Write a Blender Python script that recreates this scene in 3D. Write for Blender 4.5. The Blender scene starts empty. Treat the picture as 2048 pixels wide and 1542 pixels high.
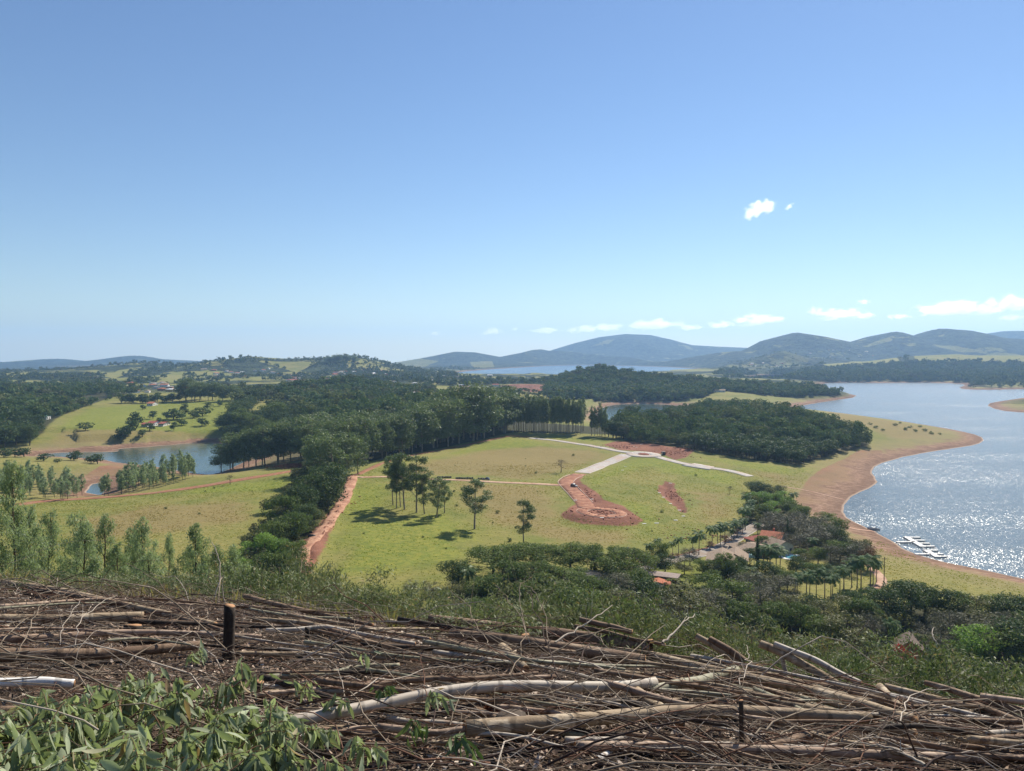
import bpy, math, random
import numpy as np
from mathutils import Vector, Matrix
random.seed(7)
RNG = np.random.default_rng(7)
S = bpy.context.scene
COL = S.collection
R = math.radians

# ---------------------------------------------------------------- camera, sky, sun, exposure
F = 1500.0                 # focal length in photo pixels (photo 2048 x 1542)
PITCH = R(2.25)
CAMZ = 85.0
cam_d = bpy.data.cameras.new('camera')
cam = bpy.data.objects.new('camera', cam_d)
COL.objects.link(cam)
cam_d.sensor_fit = 'HORIZONTAL'
cam_d.sensor_width = 36.0
cam_d.lens = 36.0 * F / 2048.0
cam_d.clip_start = 0.1
cam_d.clip_end = 90000.0
cam.location = (0, 0, CAMZ)
cam.rotation_euler = (R(90) - PITCH, 0, 0)
S.camera = cam

SUN_EL, SUN_AZ = R(42), R(31)
SUN_DIR = Vector((math.sin(SUN_AZ) * math.cos(SUN_EL), math.cos(SUN_AZ) * math.cos(SUN_EL), math.sin(SUN_EL)))
world = bpy.data.worlds.new('World')
S.world = world
world.use_nodes = True
nt = world.node_tree
nt.nodes.clear()
wo = nt.nodes.new('ShaderNodeOutputWorld')
bg = nt.nodes.new('ShaderNodeBackground')
sky = nt.nodes.new('ShaderNodeTexSky')
sky.sky_type = 'NISHITA'
sky.sun_disc = False
sky.sun_elevation = SUN_EL
sky.sun_rotation = SUN_AZ
sky.altitude = 800
sky.air_density = 1.15
sky.dust_density = 0.1
sky.ozone_density = 2.6
bg.inputs['Strength'].default_value = 0.073
tc = nt.nodes.new('ShaderNodeTexCoord'); sx = nt.nodes.new('ShaderNodeSeparateXYZ'); mx = nt.nodes.new('ShaderNodeMath'); mx.operation = 'MAXIMUM'; mx.inputs[1].default_value = 0.012; cx = nt.nodes.new('ShaderNodeCombineXYZ')
nt.links.new(tc.outputs['Generated'], sx.inputs[0]); nt.links.new(sx.outputs[0], cx.inputs[0]); nt.links.new(sx.outputs[1], cx.inputs[1]); nt.links.new(sx.outputs[2], mx.inputs[0]); nt.links.new(mx.outputs[0], cx.inputs[2]); nt.links.new(cx.outputs[0], sky.inputs[0])
hsv = nt.nodes.new('ShaderNodeHueSaturation'); hsv.inputs['Saturation'].default_value = 1.10; hsv.inputs['Hue'].default_value = 0.506; nt.links.new(sky.outputs[0], hsv.inputs['Color'])
nt.links.new(hsv.outputs[0], bg.inputs[0])
nt.links.new(bg.outputs[0], wo.inputs[0])

sun_d = bpy.data.lights.new('sun', 'SUN')
sun_d.energy = 5.0
sun_d.angle = R(0.5)
sun_d.color = (1.0, 0.93, 0.81)
sun = bpy.data.objects.new('sun', sun_d)
COL.objects.link(sun)
sun.location = (200, 300, 400)
sun.rotation_euler = SUN_DIR.to_track_quat('Z', 'Y').to_euler()

S.view_settings.view_transform = 'Standard'
S.view_settings.look = 'None'
S.view_settings.gamma = 1.0
S.view_settings.exposure = 0.60
S.view_settings.use_curve_mapping = False
S.cycles.max_bounces = 8
S.cycles.diffuse_bounces = 3
S.cycles.glossy_bounces = 3
S.cycles.transmission_bounces = 4
S.cycles.transparent_max_bounces = 6
S.cycles.volume_bounces = 2
S.cycles.sample_clamp_indirect = 4.0
S.cycles.caustics_reflective = False
S.cycles.caustics_refractive = False

# ---------------------------------------------------------------- object helpers
def tag(o, label=None, cat=None, group=None, kind=None):
    if label: o['label'] = label
    if cat: o['category'] = cat
    if group: o['group'] = group
    if kind: o['kind'] = kind
    return o

def empty(name, loc, rz=0.0, scale=None):
    o = bpy.data.objects.new(name, None)
    o.empty_display_size = 0.3
    COL.objects.link(o)
    o.location = loc
    o.rotation_euler = (0, 0, rz)
    if scale is not None: o.scale = scale
    return o

def mesh_np(name, verts, faces, mats=None, matidx=None, smooth=False, attrs=None):
    """verts (n,3); faces (m,k) array or list of such arrays"""
    me = bpy.data.meshes.new(name)
    verts = np.asarray(verts, dtype=np.float32)
    if not isinstance(faces, (list, tuple)): faces = [faces]
    faces = [np.asarray(f, dtype=np.int32) for f in faces if len(f)]
    loops = np.concatenate([f.ravel() for f in faces]) if faces else np.zeros(0, np.int32)
    tot = np.concatenate([np.full(len(f), f.shape[1], np.int32) for f in faces]) if faces else np.zeros(0, np.int32)
    start = np.concatenate([[0], np.cumsum(tot)[:-1]]).astype(np.int32) if len(tot) else tot
    me.vertices.add(len(verts)); me.vertices.foreach_set('co', verts.ravel())
    me.loops.add(len(loops)); me.loops.foreach_set('vertex_index', loops)
    me.polygons.add(len(tot)); me.polygons.foreach_set('loop_start', start); me.polygons.foreach_set('loop_total', tot)
    if matidx is not None: me.polygons.foreach_set('material_index', np.asarray(matidx, np.int32))
    if smooth: me.polygons.foreach_set('use_smooth', np.ones(len(tot), bool))
    for m in (mats or []): me.materials.append(m)
    for k, v in (attrs or {}).items():
        a = me.attributes.new(k, 'FLOAT', 'POINT'); a.data.foreach_set('value', np.asarray(v, np.float32))
    me.update()
    me.validate()
    return me

def link(name, me, parent=None, loc=None):
    o = bpy.data.objects.new(name, me)
    COL.objects.link(o)
    if parent is not None: o.parent = parent
    if loc is not None: o.location = loc
    return o

class MB:
    """collects verts and faces of simple shapes into one mesh"""
    def __init__(s): s.v = []; s.f = []
    def quad(s, a, b, c, d): n = len(s.v); s.v += [tuple(a), tuple(b), tuple(c), tuple(d)]; s.f.append((n, n+1, n+2, n+3))
    def poly(s, pts): n = len(s.v); s.v += [tuple(p) for p in pts]; s.f.append(tuple(range(n, n+len(pts))))
    def box(s, x0, x1, y0, y1, z0, z1):
        n = len(s.v)
        s.v += [(x0,y0,z0),(x1,y0,z0),(x1,y1,z0),(x0,y1,z0),(x0,y0,z1),(x1,y0,z1),(x1,y1,z1),(x0,y1,z1)]
        for f in ((0,3,2,1),(4,5,6,7),(0,1,5,4),(1,2,6,5),(2,3,7,6),(3,0,4,7)): s.f.append(tuple(n+i for i in f))
    def prism(s, pts, z0, z1):
        n = len(s.v); k = len(pts)
        s.v += [(p[0], p[1], z0) for p in pts] + [(p[0], p[1], z1) for p in pts]
        s.f.append(tuple(n+i for i in reversed(range(k)))); s.f.append(tuple(n+k+i for i in range(k)))
        for i in range(k): j = (i+1) % k; s.f.append((n+i, n+j, n+k+j, n+k+i))
    def tube(s, pts, rad, seg=8, cap=True):
        n0 = len(s.v); pts = [Vector(p) for p in pts]; m = len(pts)
        for i, p in enumerate(pts):
            t = (pts[min(i+1, m-1)] - pts[max(i-1, 0)]).normalized()
            a = t.cross(Vector((0,0,1)));
            if a.length < 1e-3: a = Vector((1,0,0))
            a.normalize(); b = t.cross(a)
            r = rad[i] if hasattr(rad, '__len__') else rad
            for k in range(seg):
                an = 2*math.pi*k/seg
                s.v.append(tuple(p + a*(r*math.cos(an)) + b*(r*math.sin(an))))
        for i in range(m-1):
            for k in range(seg):
                s.f.append((n0+i*seg+k, n0+i*seg+(k+1)%seg, n0+(i+1)*seg+(k+1)%seg, n0+(i+1)*seg+k))
        if cap:
            s.f.append(tuple(n0+k for k in reversed(range(seg)))); s.f.append(tuple(n0+(m-1)*seg+k for k in range(seg)))
    def build(s, name, mat, parent=None, loc=None, smooth=False, bevel=0):
        me = bpy.data.meshes.new(name); me.from_pydata(s.v, [], s.f); me.materials.append(mat)
        if smooth: me.polygons.foreach_set('use_smooth', np.ones(len(me.polygons), bool))
        me.update()
        o = link(name, me, parent, loc)
        if bevel:
            b = o.modifiers.new('bevel', 'BEVEL'); b.width = bevel; b.segments = 2
        return o

# ---------------------------------------------------------------- node helper
class NT:
    def __init__(s, name):
        s.m = bpy.data.materials.new(name); s.m.use_nodes = True
        s.t = s.m.node_tree; s.t.nodes.clear()
        s.out = s.n('ShaderNodeOutputMaterial')
    def n(s, typ, **kw):
        x = s.t.nodes.new(typ)
        for k, v in kw.items(): setattr(x, k, v)
        return x
    def l(s, a, b): s.t.links.new(a, b)
    def setin(s, node, key, v):
        if isinstance(v, bpy.types.NodeSocket): s.l(v, node.inputs[key])
        else: node.inputs[key].default_value = v
    def noise(s, vec, scale, detail=4, rough=0.55, dist=0.0, out=0):
        x = s.n('ShaderNodeTexNoise'); s.setin(x, 'Vector', vec); s.setin(x, 'Scale', scale); x.inputs['Detail'].default_value = detail
        x.inputs['Roughness'].default_value = rough; x.inputs['Distortion'].default_value = dist
        return x.outputs[out]
    def math(s, op, a, b=0.0, clamp=False):
        x = s.n('ShaderNodeMath', operation=op, use_clamp=clamp); s.setin(x, 0, a); s.setin(x, 1, b); return x.outputs[0]
    def step(s, v, a, b):
        x = s.n('ShaderNodeMapRange', interpolation_type='SMOOTHSTEP'); s.setin(x, 0, v); s.setin(x, 1, a); s.setin(x, 2, b); return x.outputs[0]
    def mix(s, f, a, b, mode='MIX'):
        x = s.n('ShaderNodeMix', data_type='RGBA', blend_type=mode); s.setin(x, 0, f)
        s.setin(x, 6, a if isinstance(a, bpy.types.NodeSocket) else (*a, 1)); s.setin(x, 7, b if isinstance(b, bpy.types.NodeSocket) else (*b, 1))
        return x.outputs[2]
    def attr(s, name):
        x = s.n('ShaderNodeAttribute', attribute_name=name); return x.outputs['Fac']
    def pos(s): return s.n('ShaderNodeNewGeometry').outputs['Position']
    def objco(s): return s.n('ShaderNodeTexCoord').outputs['Object']
    def mapping(s, vec, scale=(1,1,1), rot=(0,0,0)):
        x = s.n('ShaderNodeMapping'); s.setin(x, 'Vector', vec); x.inputs['Scale'].default_value = scale; x.inputs['Rotation'].default_value = rot; return x.outputs[0]
    def bump(s, h, strength=0.5, dist=0.1, normal=None):
        x = s.n('ShaderNodeBump'); s.setin(x, 'Height', h); s.setin(x, 'Strength', strength); s.setin(x, 'Distance', dist)
        if normal is not None: s.l(normal, x.inputs['Normal'])
        return x.outputs[0]
    def bsdf(s, color, rough=0.8, spec=0.3, normal=None, metal=0.0):
        x = s.n('ShaderNodeBsdfPrincipled')
        s.setin(x, 'Base Color', color if isinstance(color, bpy.types.NodeSocket) else (*color, 1)); s.setin(x, 'Roughness', rough)
        x.inputs['Specular IOR Level'].default_value = spec; x.inputs['Metallic'].default_value = metal
        if normal is not None: s.l(normal, x.inputs['Normal'])
        return x
    def done(s, sh): s.l(sh if isinstance(sh, bpy.types.NodeSocket) else sh.outputs[0], s.out.inputs[0]); return s.m

def simple_mat(name, col, rough=0.7, spec=0.3, var=0.15, scale=3.0, bump=0.0, metal=0.0):
    m = NT(name); p = m.objco()
    n = m.noise(p, scale, 5)
    c = m.mix(m.step(n, 0.3, 0.7), tuple(x*(1-var) for x in col), tuple(min(1, x*(1+var)) for x in col))
    nm = m.bump(m.noise(p, scale*6, 3), bump, 0.05) if bump else None
    return m.done(m.bsdf(c, rough, spec, nm, metal))

# ---------------------------------------------------------------- numeric helpers
def px_dir(px, py):
    u = (np.asarray(px, float) - 1024) / F; v = (771 - np.asarray(py, float)) / F
    return u, math.cos(PITCH) + v*math.sin(PITCH), -math.sin(PITCH) + v*math.cos(PITCH)

def on_plane(px, py, z=0.0):
    dx, dy, dz = px_dir(px, py); t = (z - CAMZ) / dz
    return dx*t, dy*t

def hashf(ix, iy, seed):
    n = (ix.astype(np.int64)*374761393 + iy.astype(np.int64)*668265263 + seed*1442695041) & 0x7fffffff
    n = (n ^ (n >> 13)) * 1274126177 & 0x7fffffff
    return ((n ^ (n >> 16)) & 0xffff) / 65535.0

def vnoise(x, y, seed=0):
    ix = np.floor(x); iy = np.floor(y); fx = x-ix; fy = y-iy
    fx = fx*fx*(3-2*fx); fy = fy*fy*(3-2*fy)
    a = hashf(ix, iy, seed); b = hashf(ix+1, iy, seed); c = hashf(ix, iy+1, seed); d = hashf(ix+1, iy+1, seed)
    return (a*(1-fx)+b*fx)*(1-fy) + (c*(1-fx)+d*fx)*fy - 0.5

def fbm(x, y, octv=4, seed=0):
    s = 0; a = 1.0
    for k in range(octv):
        s = s + a*vnoise(x*2**k + 17.3*k, y*2**k - 9.1*k, seed+k); a *= 0.5
    return s

def poly_sd(x, y, P, maxd=None):
    """signed distance, positive inside polygon P (n,2)"""
    P = np.asarray(P, float); n = len(P)
    d2 = np.full(x.shape, 1e18); inside = np.zeros(x.shape, bool)
    for i in range(n):
        ax, ay = P[i]; bx, by = P[(i+1) % n]
        ex, ey = bx-ax, by-ay; L = ex*ex+ey*ey + 1e-9
        t = np.clip(((x-ax)*ex + (y-ay)*ey)/L, 0, 1)
        d2 = np.minimum(d2, (x-ax-t*ex)**2 + (y-ay-t*ey)**2)
        c = (ay > y) != (by > y)
        if ey != 0: inside ^= c & (x < ex*(y-ay)/ey + ax)
    d = np.sqrt(d2)
    return np.where(inside, d, -d)

def line_dist(x, y, P):
    """distance to polyline and interpolated third column"""
    P = np.asarray(P, float); best = np.full(x.shape, 1e18); val = np.zeros(x.shape)
    for i in range(len(P)-1):
        ax, ay = P[i][:2]; bx, by = P[i+1][:2]; ex, ey = bx-ax, by-ay; L = ex*ex+ey*ey + 1e-9
        t = np.clip(((x-ax)*ex + (y-ay)*ey)/L, 0, 1)
        d = (x-ax-t*ex)**2 + (y-ay-t*ey)**2
        m = d < best; best = np.where(m, d, best)
        val = np.where(m, P[i][2]*(1-t)+P[i+1][2]*t, val)
    return np.sqrt(best), val

def smooth01(a, b, v):
    t = np.clip((v-a)/(b-a), 0, 1); return t*t*(3-2*t)
# ---------------------------------------------------------------- lake outlines, from the waterline seen in the photograph (plane z = 0)
def wpoly(pts): x, y = on_plane([p[0] for p in pts], [p[1] for p in pts], 0.0); return np.stack([x, y], 1)
def chaikin(P, n=1):
    for _ in range(n):
        Q = np.roll(P, -1, 0); P = np.stack([P*0.75+Q*0.25, P*0.25+Q*0.75], 1).reshape(-1, 2)
    return P
LAKE = chaikin(wpoly([(2700,1300),(2300,1204),(2048,1158),(1940,1135),(1868,1120),(1817,1104),(1779,1080),(1730,1054),(1696,1038),(1685,1022),(1690,1008),(1715,985),(1745,973),
  (1756,960),(1742,945),(1752,930),(1800,915),(1850,905),(1905,897),(1950,890),(1969,882),(1962,873),(1935,865),(1900,858),(1850,850),(1800,842),(1740,834),
  (1680,826),(1620,820),(1585,817),(1605,811),(1650,803),(1722,793),(1690,786),(1655,776),(1640,766),(1700,765),(1760,766),(1830,765),(1900,766),(1935,769),(1912,777),(1960,780),(2048,778),(2300,775),(2700,760)]), 1)
SPIT = chaikin(wpoly([(1970,808),(2010,801),(2060,794),(2200,785),(2600,775),(2600,860),(2200,834),(2060,826),(1995,821)]), 1)
LAKE2 = chaikin(wpoly([(1190,826),(1212,812),(1240,808),(1300,807),(1360,811),(1402,815),(1380,824),(1340,834),(1300,850),(1215,852)]), 1)
LAKE3 = chaikin(wpoly([(865,752),(900,746),(960,740),(1040,735),(1110,731),(1180,730),(1300,733),(1380,736),(1432,739),(1425,744),(1300,747),(1200,753),(1100,755),(950,757),(880,757)]), 1)
LAKE4 = wpoly([(1478,756),(1520,750),(1575,751),(1592,756),(1560,762),(1520,761)])
LAGOON = chaikin(wpoly([(60,912),(110,905),(170,904),(250,903),(215,899),(330,891),(400,884),(470,889),(520,905),(480,930),(430,950),(390,948),(340,938),(290,930),(240,926),(200,918),(130,914)]), 1)
POND = wpoly([(170,985),(185,968),(206,965),(214,975),(200,990)])
WATERS = [LAKE, LAKE2, LAKE3, LAKE4, LAGOON, POND]

def crest(pts, d):
    out = []
    for p in pts:
        D = p[2] if len(p) > 2 else d
        dx, dy, dz = px_dir(p[0], p[1]); t = D/dy
        out.append((dx*t, D, CAMZ + dz*t))
    return out
# hills: crest line (px, py of the ground crest, distance), half width in front and behind
HILLS = [
 (crest([(1085,775),(1120,760),(1160,745),(1205,737),(1260,748),(1330,755),(1400,762),(1500,769),(1600,777),(1670,787)], 1720), 190),
 (crest([(540,790),(580,778),(640,766),(700,764),(760,773),(820,786),(850,800)], 1330), 150),
 (crest([(-200,800),(-60,800),(60,806),(200,803),(330,799),(450,797),(560,790),(640,795)], 1180), 260),
 (crest([(130,750),(170,745),(220,734),(290,725),(340,729),(380,742)], 3300), 380),
 (crest([(340,740),(380,732),(420,724),(470,717),(500,713),(560,717),(640,717),(700,713),(720,714),(760,725),(820,736)], 3100), 420),
 (crest([(-400,726),(-50,725),(30,730),(80,721),(110,718),(140,724),(180,727),(230,718),(270,711),(300,718),(360,722),(400,726),(500,733)], 8200), 900),
 (crest([(-300,743),(0,741),(60,743),(110,738),(180,741),(240,739),(320,744)], 5500), 650),
 (crest([(740,724),(800,716),(860,707),(910,699),(950,702),(1000,713),(1040,706),(1080,696),(1110,698)], 7200), 700),
 (crest([(1090,705),(1110,698),(1150,686),(1200,674),(1250,668),(1300,670),(1340,679),(1380,690),(1430,693),(1500,696)], 9200), 900),
 (crest([(1250,738),(1300,724),(1360,707),(1400,696),(1440,686),(1480,683),(1510,685),(1560,703),(1600,715)], 4400), 430),
 (crest([(1490,702),(1530,680),(1590,665),(1640,673),(1700,685),(1740,673),(1790,663),(1830,675),(1880,657),(1930,661),(1990,675),(2060,680),(2200,672),(2500,680)], 5600), 650),
 (crest([(1900,690),(1960,669),(2010,662),(2100,661),(2300,665)], 8200), 700),
 (crest([(1540,742),(1650,729),(1750,722),(1830,712),(1900,709),(1960,711),(2060,711),(2200,706),(2500,705)], 3300), 420),
 (crest([(760,748),(900,748),(1000,742),(1060,738)], 2900), 60),
 (crest([(740,765),(850,768),(950,766),(1040,768),(1100,770)], 1900), 170),
 (crest([(1190,700),(1400,720),(900,726)], 12000), 900),
]

def hillside(x, y):
    """the felled slope under the photographer, then the drop to the valley"""
    u = np.clip(x/np.maximum(y, 2.0), -1.3, 1.3)
    ye = np.clip(11.0 - 4.5*u - 1.2*np.maximum(u-0.2, 0), 6.5, 15.0)
    s0 = 0.2; s1 = 0.45 + 0.17*smooth01(-0.28, 0.1, u)
    z = CAMZ - 1.8 - s0*y - 0.05*x
    zs = np.log1p(np.exp((y-ye)/1.2))*1.2
    z = z - (s1-s0)*zs
    return z

def g_far(x, y):
    d, zc = line_dist(x, y, HILLS[5][0]); return 1-np.exp(-(d/1400)**2)

def height(x, y):
    D = np.hypot(x, y)
    sdw = np.full(x.shape, -1e9)
    for W in WATERS:
        s = poly_sd(x, y, W)
        if W is LAKE: s = np.minimum(s, -poly_sd(x, y, SPIT))
        sdw = np.maximum(sdw, s)
    sd = -sdw
    sd = sd + 1.5*fbm(x/14, y/14, 3, 3) * smooth01(100, 400, D)
    land = 15*(1-np.exp(-np.maximum(sd, 0)/95.0))
    land = land + 3.0*fbm(x/130, y/130, 3, 11)*smooth01(10, 90, sd) + 0.35*fbm(x/16, y/16, 3, 5)*smooth01(3, 30, sd)
    h = land
    for C, w in HILLS:
        dd, zc = line_dist(x, y, C)
        nz = 1 + 0.35*fbm(x/(w*0.7), y/(w*0.7), 4, 23)
        g = zc*np.exp(-(dd*nz/w)**2)
        g = g*(1 + 0.12*fbm(x/(w*0.35), y/(w*0.35), 4, 31)*smooth01(0.1*w, 0.8*w, dd))
        k = 4.0 + 0.02*w
        m = np.maximum(h, g); h = m + k*np.log1p(np.exp(-np.abs(h-g)/k)) - k*0.69*np.exp(-np.abs(h-g)/k*2)*0
        h = np.where(g < 1.0, np.maximum(land, h*0+np.maximum(m, land)), h)
    h = np.minimum(h, 0.30*np.maximum(sd, 0) + 0.05)
    h = np.where(sd > 0, h, np.maximum(-6, 0.12*sd))
    h = h - 75*smooth01(4200, 9500, D)*smooth01(0.02, -0.18, x/np.maximum(y, 1.0))*(g_far(x, y))
    h = h - 130*smooth01(9600, 14000, D)*smooth01(0.02, -0.18, x/np.maximum(y, 1.0))
    hs = hillside(x, y)
    kk = 3.0
    a = np.maximum(h, hs); hh = a + kk*np.log1p(np.exp(-np.abs(h-hs)/kk))
    near = hs > h - 15
    z = np.where(near & (D < 600), hh, h)
    fg = 1 - smooth01(14, 40, D)
    z = z + fg*(0.12*fbm(x/2.3, y/2.3, 4, 41) + 0.035*fbm(x/0.35, y/0.35, 3, 47)) + smooth01(14, 60, D)*(1-smooth01(120, 250, D))*1.6*fbm(x/14, y/14, 3, 49)
    return z, sd

NA, NR = 760, 920
TH = np.linspace(R(-50), R(50), NA)
RR = np.exp(np.linspace(math.log(1.2), math.log(15500), NR))
gth, grr = np.meshgrid(TH, RR)          # rows: radius
GX = grr*np.sin(gth); GY = grr*np.cos(gth)
GZ, GSD = height(GX, GY)
LR0, LRS = math.log(1.2), (math.log(15500)-math.log(1.2))/(NR-1)

def ground_z(x, y, G=None):
    G = GZ if G is None else G
    x = np.asarray(x, float); y = np.asarray(y, float)
    a = (np.arctan2(x, y)-TH[0])/(TH[1]-TH[0]); r = (np.log(np.maximum(np.hypot(x, y), 1.3))-LR0)/LRS
    a = np.clip(a, 0, NA-1.001); r = np.clip(r, 0, NR-1.001)
    ia = a.astype(int); ir = r.astype(int); fa = a-ia; fr = r-ir
    return (G[ir, ia]*(1-fa)+G[ir, ia+1]*fa)*(1-fr) + (G[ir+1, ia]*(1-fa)+G[ir+1, ia+1]*fa)*fr

_T = np.exp(np.linspace(math.log(1.5), math.log(15000), 5200))
def hit(px, py, rmin=110.0):
    """the point of the ground seen at a photo pixel"""
    dx, dy, dz = px_dir(px, py); hl = math.hypot(dx, dy)
    t = _T[_T > rmin]/hl
    z = CAMZ + dz*t; g = np.maximum(ground_z(dx*t, dy*t), 0.0)
    k = np.nonzero(z <= g)[0]
    i = k[0] if len(k) else len(t)-1
    tt = t[i]
    if i > 0:
        a = z[i-1]-g[i-1]; b = g[i]-z[i]
        if a > 0: tt = t[i-1] + (t[i]-t[i-1])*a/(a+b+1e-9)
    x, y = dx*tt, dy*tt
    return float(x), float(y), float(ground_z(x, y))
def gpoly(pts, rmin=110.0): return np.array([hit(p[0], p[1], rmin)[:2] for p in pts])

# ground cover regions, outlined on the ground
REG = {
 'dirt': [
  [(1130,955),(1145,948),(1165,950),(1160,962),(1180,975),(1210,1000),(1245,1012),(1272,1030),(1272,1045),(1235,1052),(1180,1046),(1140,1034),(1134,1018),(1150,1010),(1148,995),(1128,975)],
  [(1205,890),(1232,882),(1260,884),(1290,886),(1330,893),(1380,896),(1388,903),(1372,915),(1350,920),(1325,908),(1290,903),(1240,900)],
  [(612,1160),(590,1128),(592,1105),(618,1070),(645,1040),(672,1010),(690,985),(697,950),(713,950),(706,985),(690,1015),(668,1050),(655,1085),(643,1110),(630,1135)],
  [(1330,962),(1350,966),(1352,985),(1372,1008),(1376,1028),(1362,1024),(1340,1000),(1316,984),(1316,972)],
  [(1425,1092),(1460,1078),(1490,1062),(1480,1075),(1450,1095),(1420,1103),(1380,1112),(1320,1125),(1280,1135),(1270,1125),(1340,1112)],
  [(1000,772),(1030,768),(1090,768),(1095,775),(1080,785),(1060,784),(1030,778)],
  [(1598,985),(1620,955),(1660,930),(1720,900),(1765,900),(1760,930),(1745,960),(1715,985),(1690,1005),(1690,1030),(1720,1045),(1690,1060),(1640,1042),(1600,1020),(1590,1000)],
  [(1500,1245),(1500,1255),(1420,1262),(1395,1256),(1420,1247)],
  [(230,928),(290,930),(268,945),(215,950),(190,962),(160,975),(140,968),(180,945)],
 ],
 'lush': [
  [(85,888),(170,818),(300,806),(470,802),(455,870),(300,880)],
  [(700,962),(730,950),(790,925),(870,912),(950,890),(1010,872),(1070,880),(1120,893),(1000,897),(900,912),(830,922),(760,945)],
  [(690,985),(720,960),(790,970),(770,1010),(760,1050),(700,1100),(660,1140),(640,1160),(640,1110),(680,1050)],
  [(1165,960),(1220,930),(1265,915),(1330,918),(1400,935),(1370,945),(1300,935),(1230,955),(1190,985),(1170,975)],
  [(1180,985),(1300,1010),(1330,1040),(1300,1070),(1270,1045),(1240,1010)],
  [(1050,870),(1090,866),(1200,880),(1190,884),(1100,878)],
  [(530,960),(600,950),(590,975),(480,985),(350,990),(400,975)],
  [(690,1050),(900,1020),(960,1060),(950,1110),(850,1140),(700,1150),(650,1160)],
  [(1380,910),(1470,920),(1580,935),(1640,930),(1620,960),(1500,940)],
  [(1300,925),(1400,930),(1480,955),(1470,975),(1380,955),(1320,945)],
  [(560,800),(610,795),(680,800),(660,808),(570,806)],
  [(1330,1140),(1400,1120),(1420,1150),(1340,1175)],
 ],
 'dry': [
  [(760,945),(850,920),(960,900),(1080,890),(1200,900),(1230,910),(1140,945),(1050,962),(930,952),(830,950)],
  [(900,960),(1100,975),(1130,1010),(1140,1050),(1250,1060),(1290,1090),(1150,1100),(980,1050),(920,1010)],
  [(1370,980),(1480,985),(1480,1030),(1420,1060),(1390,1040)],
  [(1500,940),(1590,950),(1600,970),(1540,965)],
  [(1640,820),(1800,845),(1900,862),(1880,880),(1780,880),(1740,860),(1660,835)],
  [(120,1040),(300,1010),(500,1000),(520,1040),(330,1070),(150,1090)],
  [(400,880),(80,895),(110,860),(460,862)],
 ],
 'field': [
  [(1812,713),(1900,709),(2048,711),(2300,709),(2300,727),(2048,727),(1900,728),(1830,724)],[(1645,729),(1700,723),(1760,718),(1800,722),(1740,729),(1660,735)],[(10,762),(68,762),(68,767),(10,767)],
  [(205,752),(235,741),(262,737),(255,749),(230,757)],[(300,764),(345,753),(362,749),(360,764),(320,768)],[(505,720),(560,723),(640,723),(610,738),(590,744),(560,735)],
  [(775,725),(850,719),(880,722),(860,728),(790,731)],[(940,724),(985,722),(990,734),(950,736)],[(1410,795),(1430,783),(1500,786),(1560,794),(1620,801),(1640,806),(1430,812)],
  [(560,792),(600,791),(680,794),(670,803),(560,802)],[(760,815),(780,806),(850,798),(850,815)],[(1155,775),(1195,768),(1200,780),(1150,790)],[(860,770),(930,772),(960,785),(880,790)],[(270,787),(390,785),(400,793),(270,795)],
  [(1700,690),(1740,687),(1780,674),(1790,682),(1740,693)],[(1865,687),(1905,691),(1960,703),(1930,705),(1880,696)],[(730,768),(800,766),(805,772),(740,774)],[(640,752),(680,750),(690,756),(650,758)]],
 'wood': [
  [(1235,858),(1260,842),(1310,832),(1360,826),(1420,822),(1480,824),(1560,832),(1600,840),(1660,856),(1700,870),(1740,886),(1735,893),(1700,902),(1660,912),(1620,924),(1598,932),(1560,926),(1500,920),(1440,910),(1400,902),(1340,893),(1300,888),(1250,884)],
  [(430,945),(600,922),(730,925),(830,906),(960,880),(1026,864),(1180,868),(1235,870),(1240,860),(1150,850),(1000,835),(820,850),(700,870),(560,890),(440,925)],
  [(1100,800),(1085,780),(1120,762),(1160,747),(1205,740),(1260,750),(1330,757),(1400,764),(1500,771),(1600,779),(1680,788),(1680,794),(1600,795),(1520,790),(1440,782),(1410,795),(1360,802),(1300,803),(1200,802)],
  [(560,790),(580,780),(640,768),(700,766),(760,775),(820,790),(815,800),(720,805),(700,830),(600,830),(590,812)],
  [(1260,1140),(960,1165),(900,1185),(900,1250),(2100,1380),(2100,1235),(1800,1205),(1750,1235),(1640,1225),(1560,1200),(1330,1200)],
  [(-200,780),(240,775),(255,788),(200,803),(130,828),(92,858),(60,884),(-200,900)],
  [(1500,985),(1560,1000),(1640,1050),(1740,1100),(1740,1130),(1600,1120),(1520,1060),(1440,1080),(1480,1040)],
  [(690,960),(700,930),(620,925),(600,950),(560,1000),(490,1100),(480,1180),(590,1180),(610,1090)],
 ],
}
ATT = {}
flat_x, flat_y = GX.ravel(), GY.ravel()
REGW = {}
for k, L in REG.items():
    acc = np.full(flat_x.shape, -60.0); REGW[k] = []
    for pts in L:
        P = gpoly(pts); REGW[k].append(P)
        pad = 60; m = (flat_x > P[:,0].min()-pad) & (flat_x < P[:,0].max()+pad) & (flat_y > P[:,1].min()-pad) & (flat_y < P[:,1].max()+pad)
        sdp = poly_sd(flat_x[m], flat_y[m], P)
        acc[m] = np.maximum(acc[m], np.clip(sdp, -60, 60))
    ATT[k] = acc
ATT['shore'] = np.clip(GSD.ravel(), -60, 400)
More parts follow.
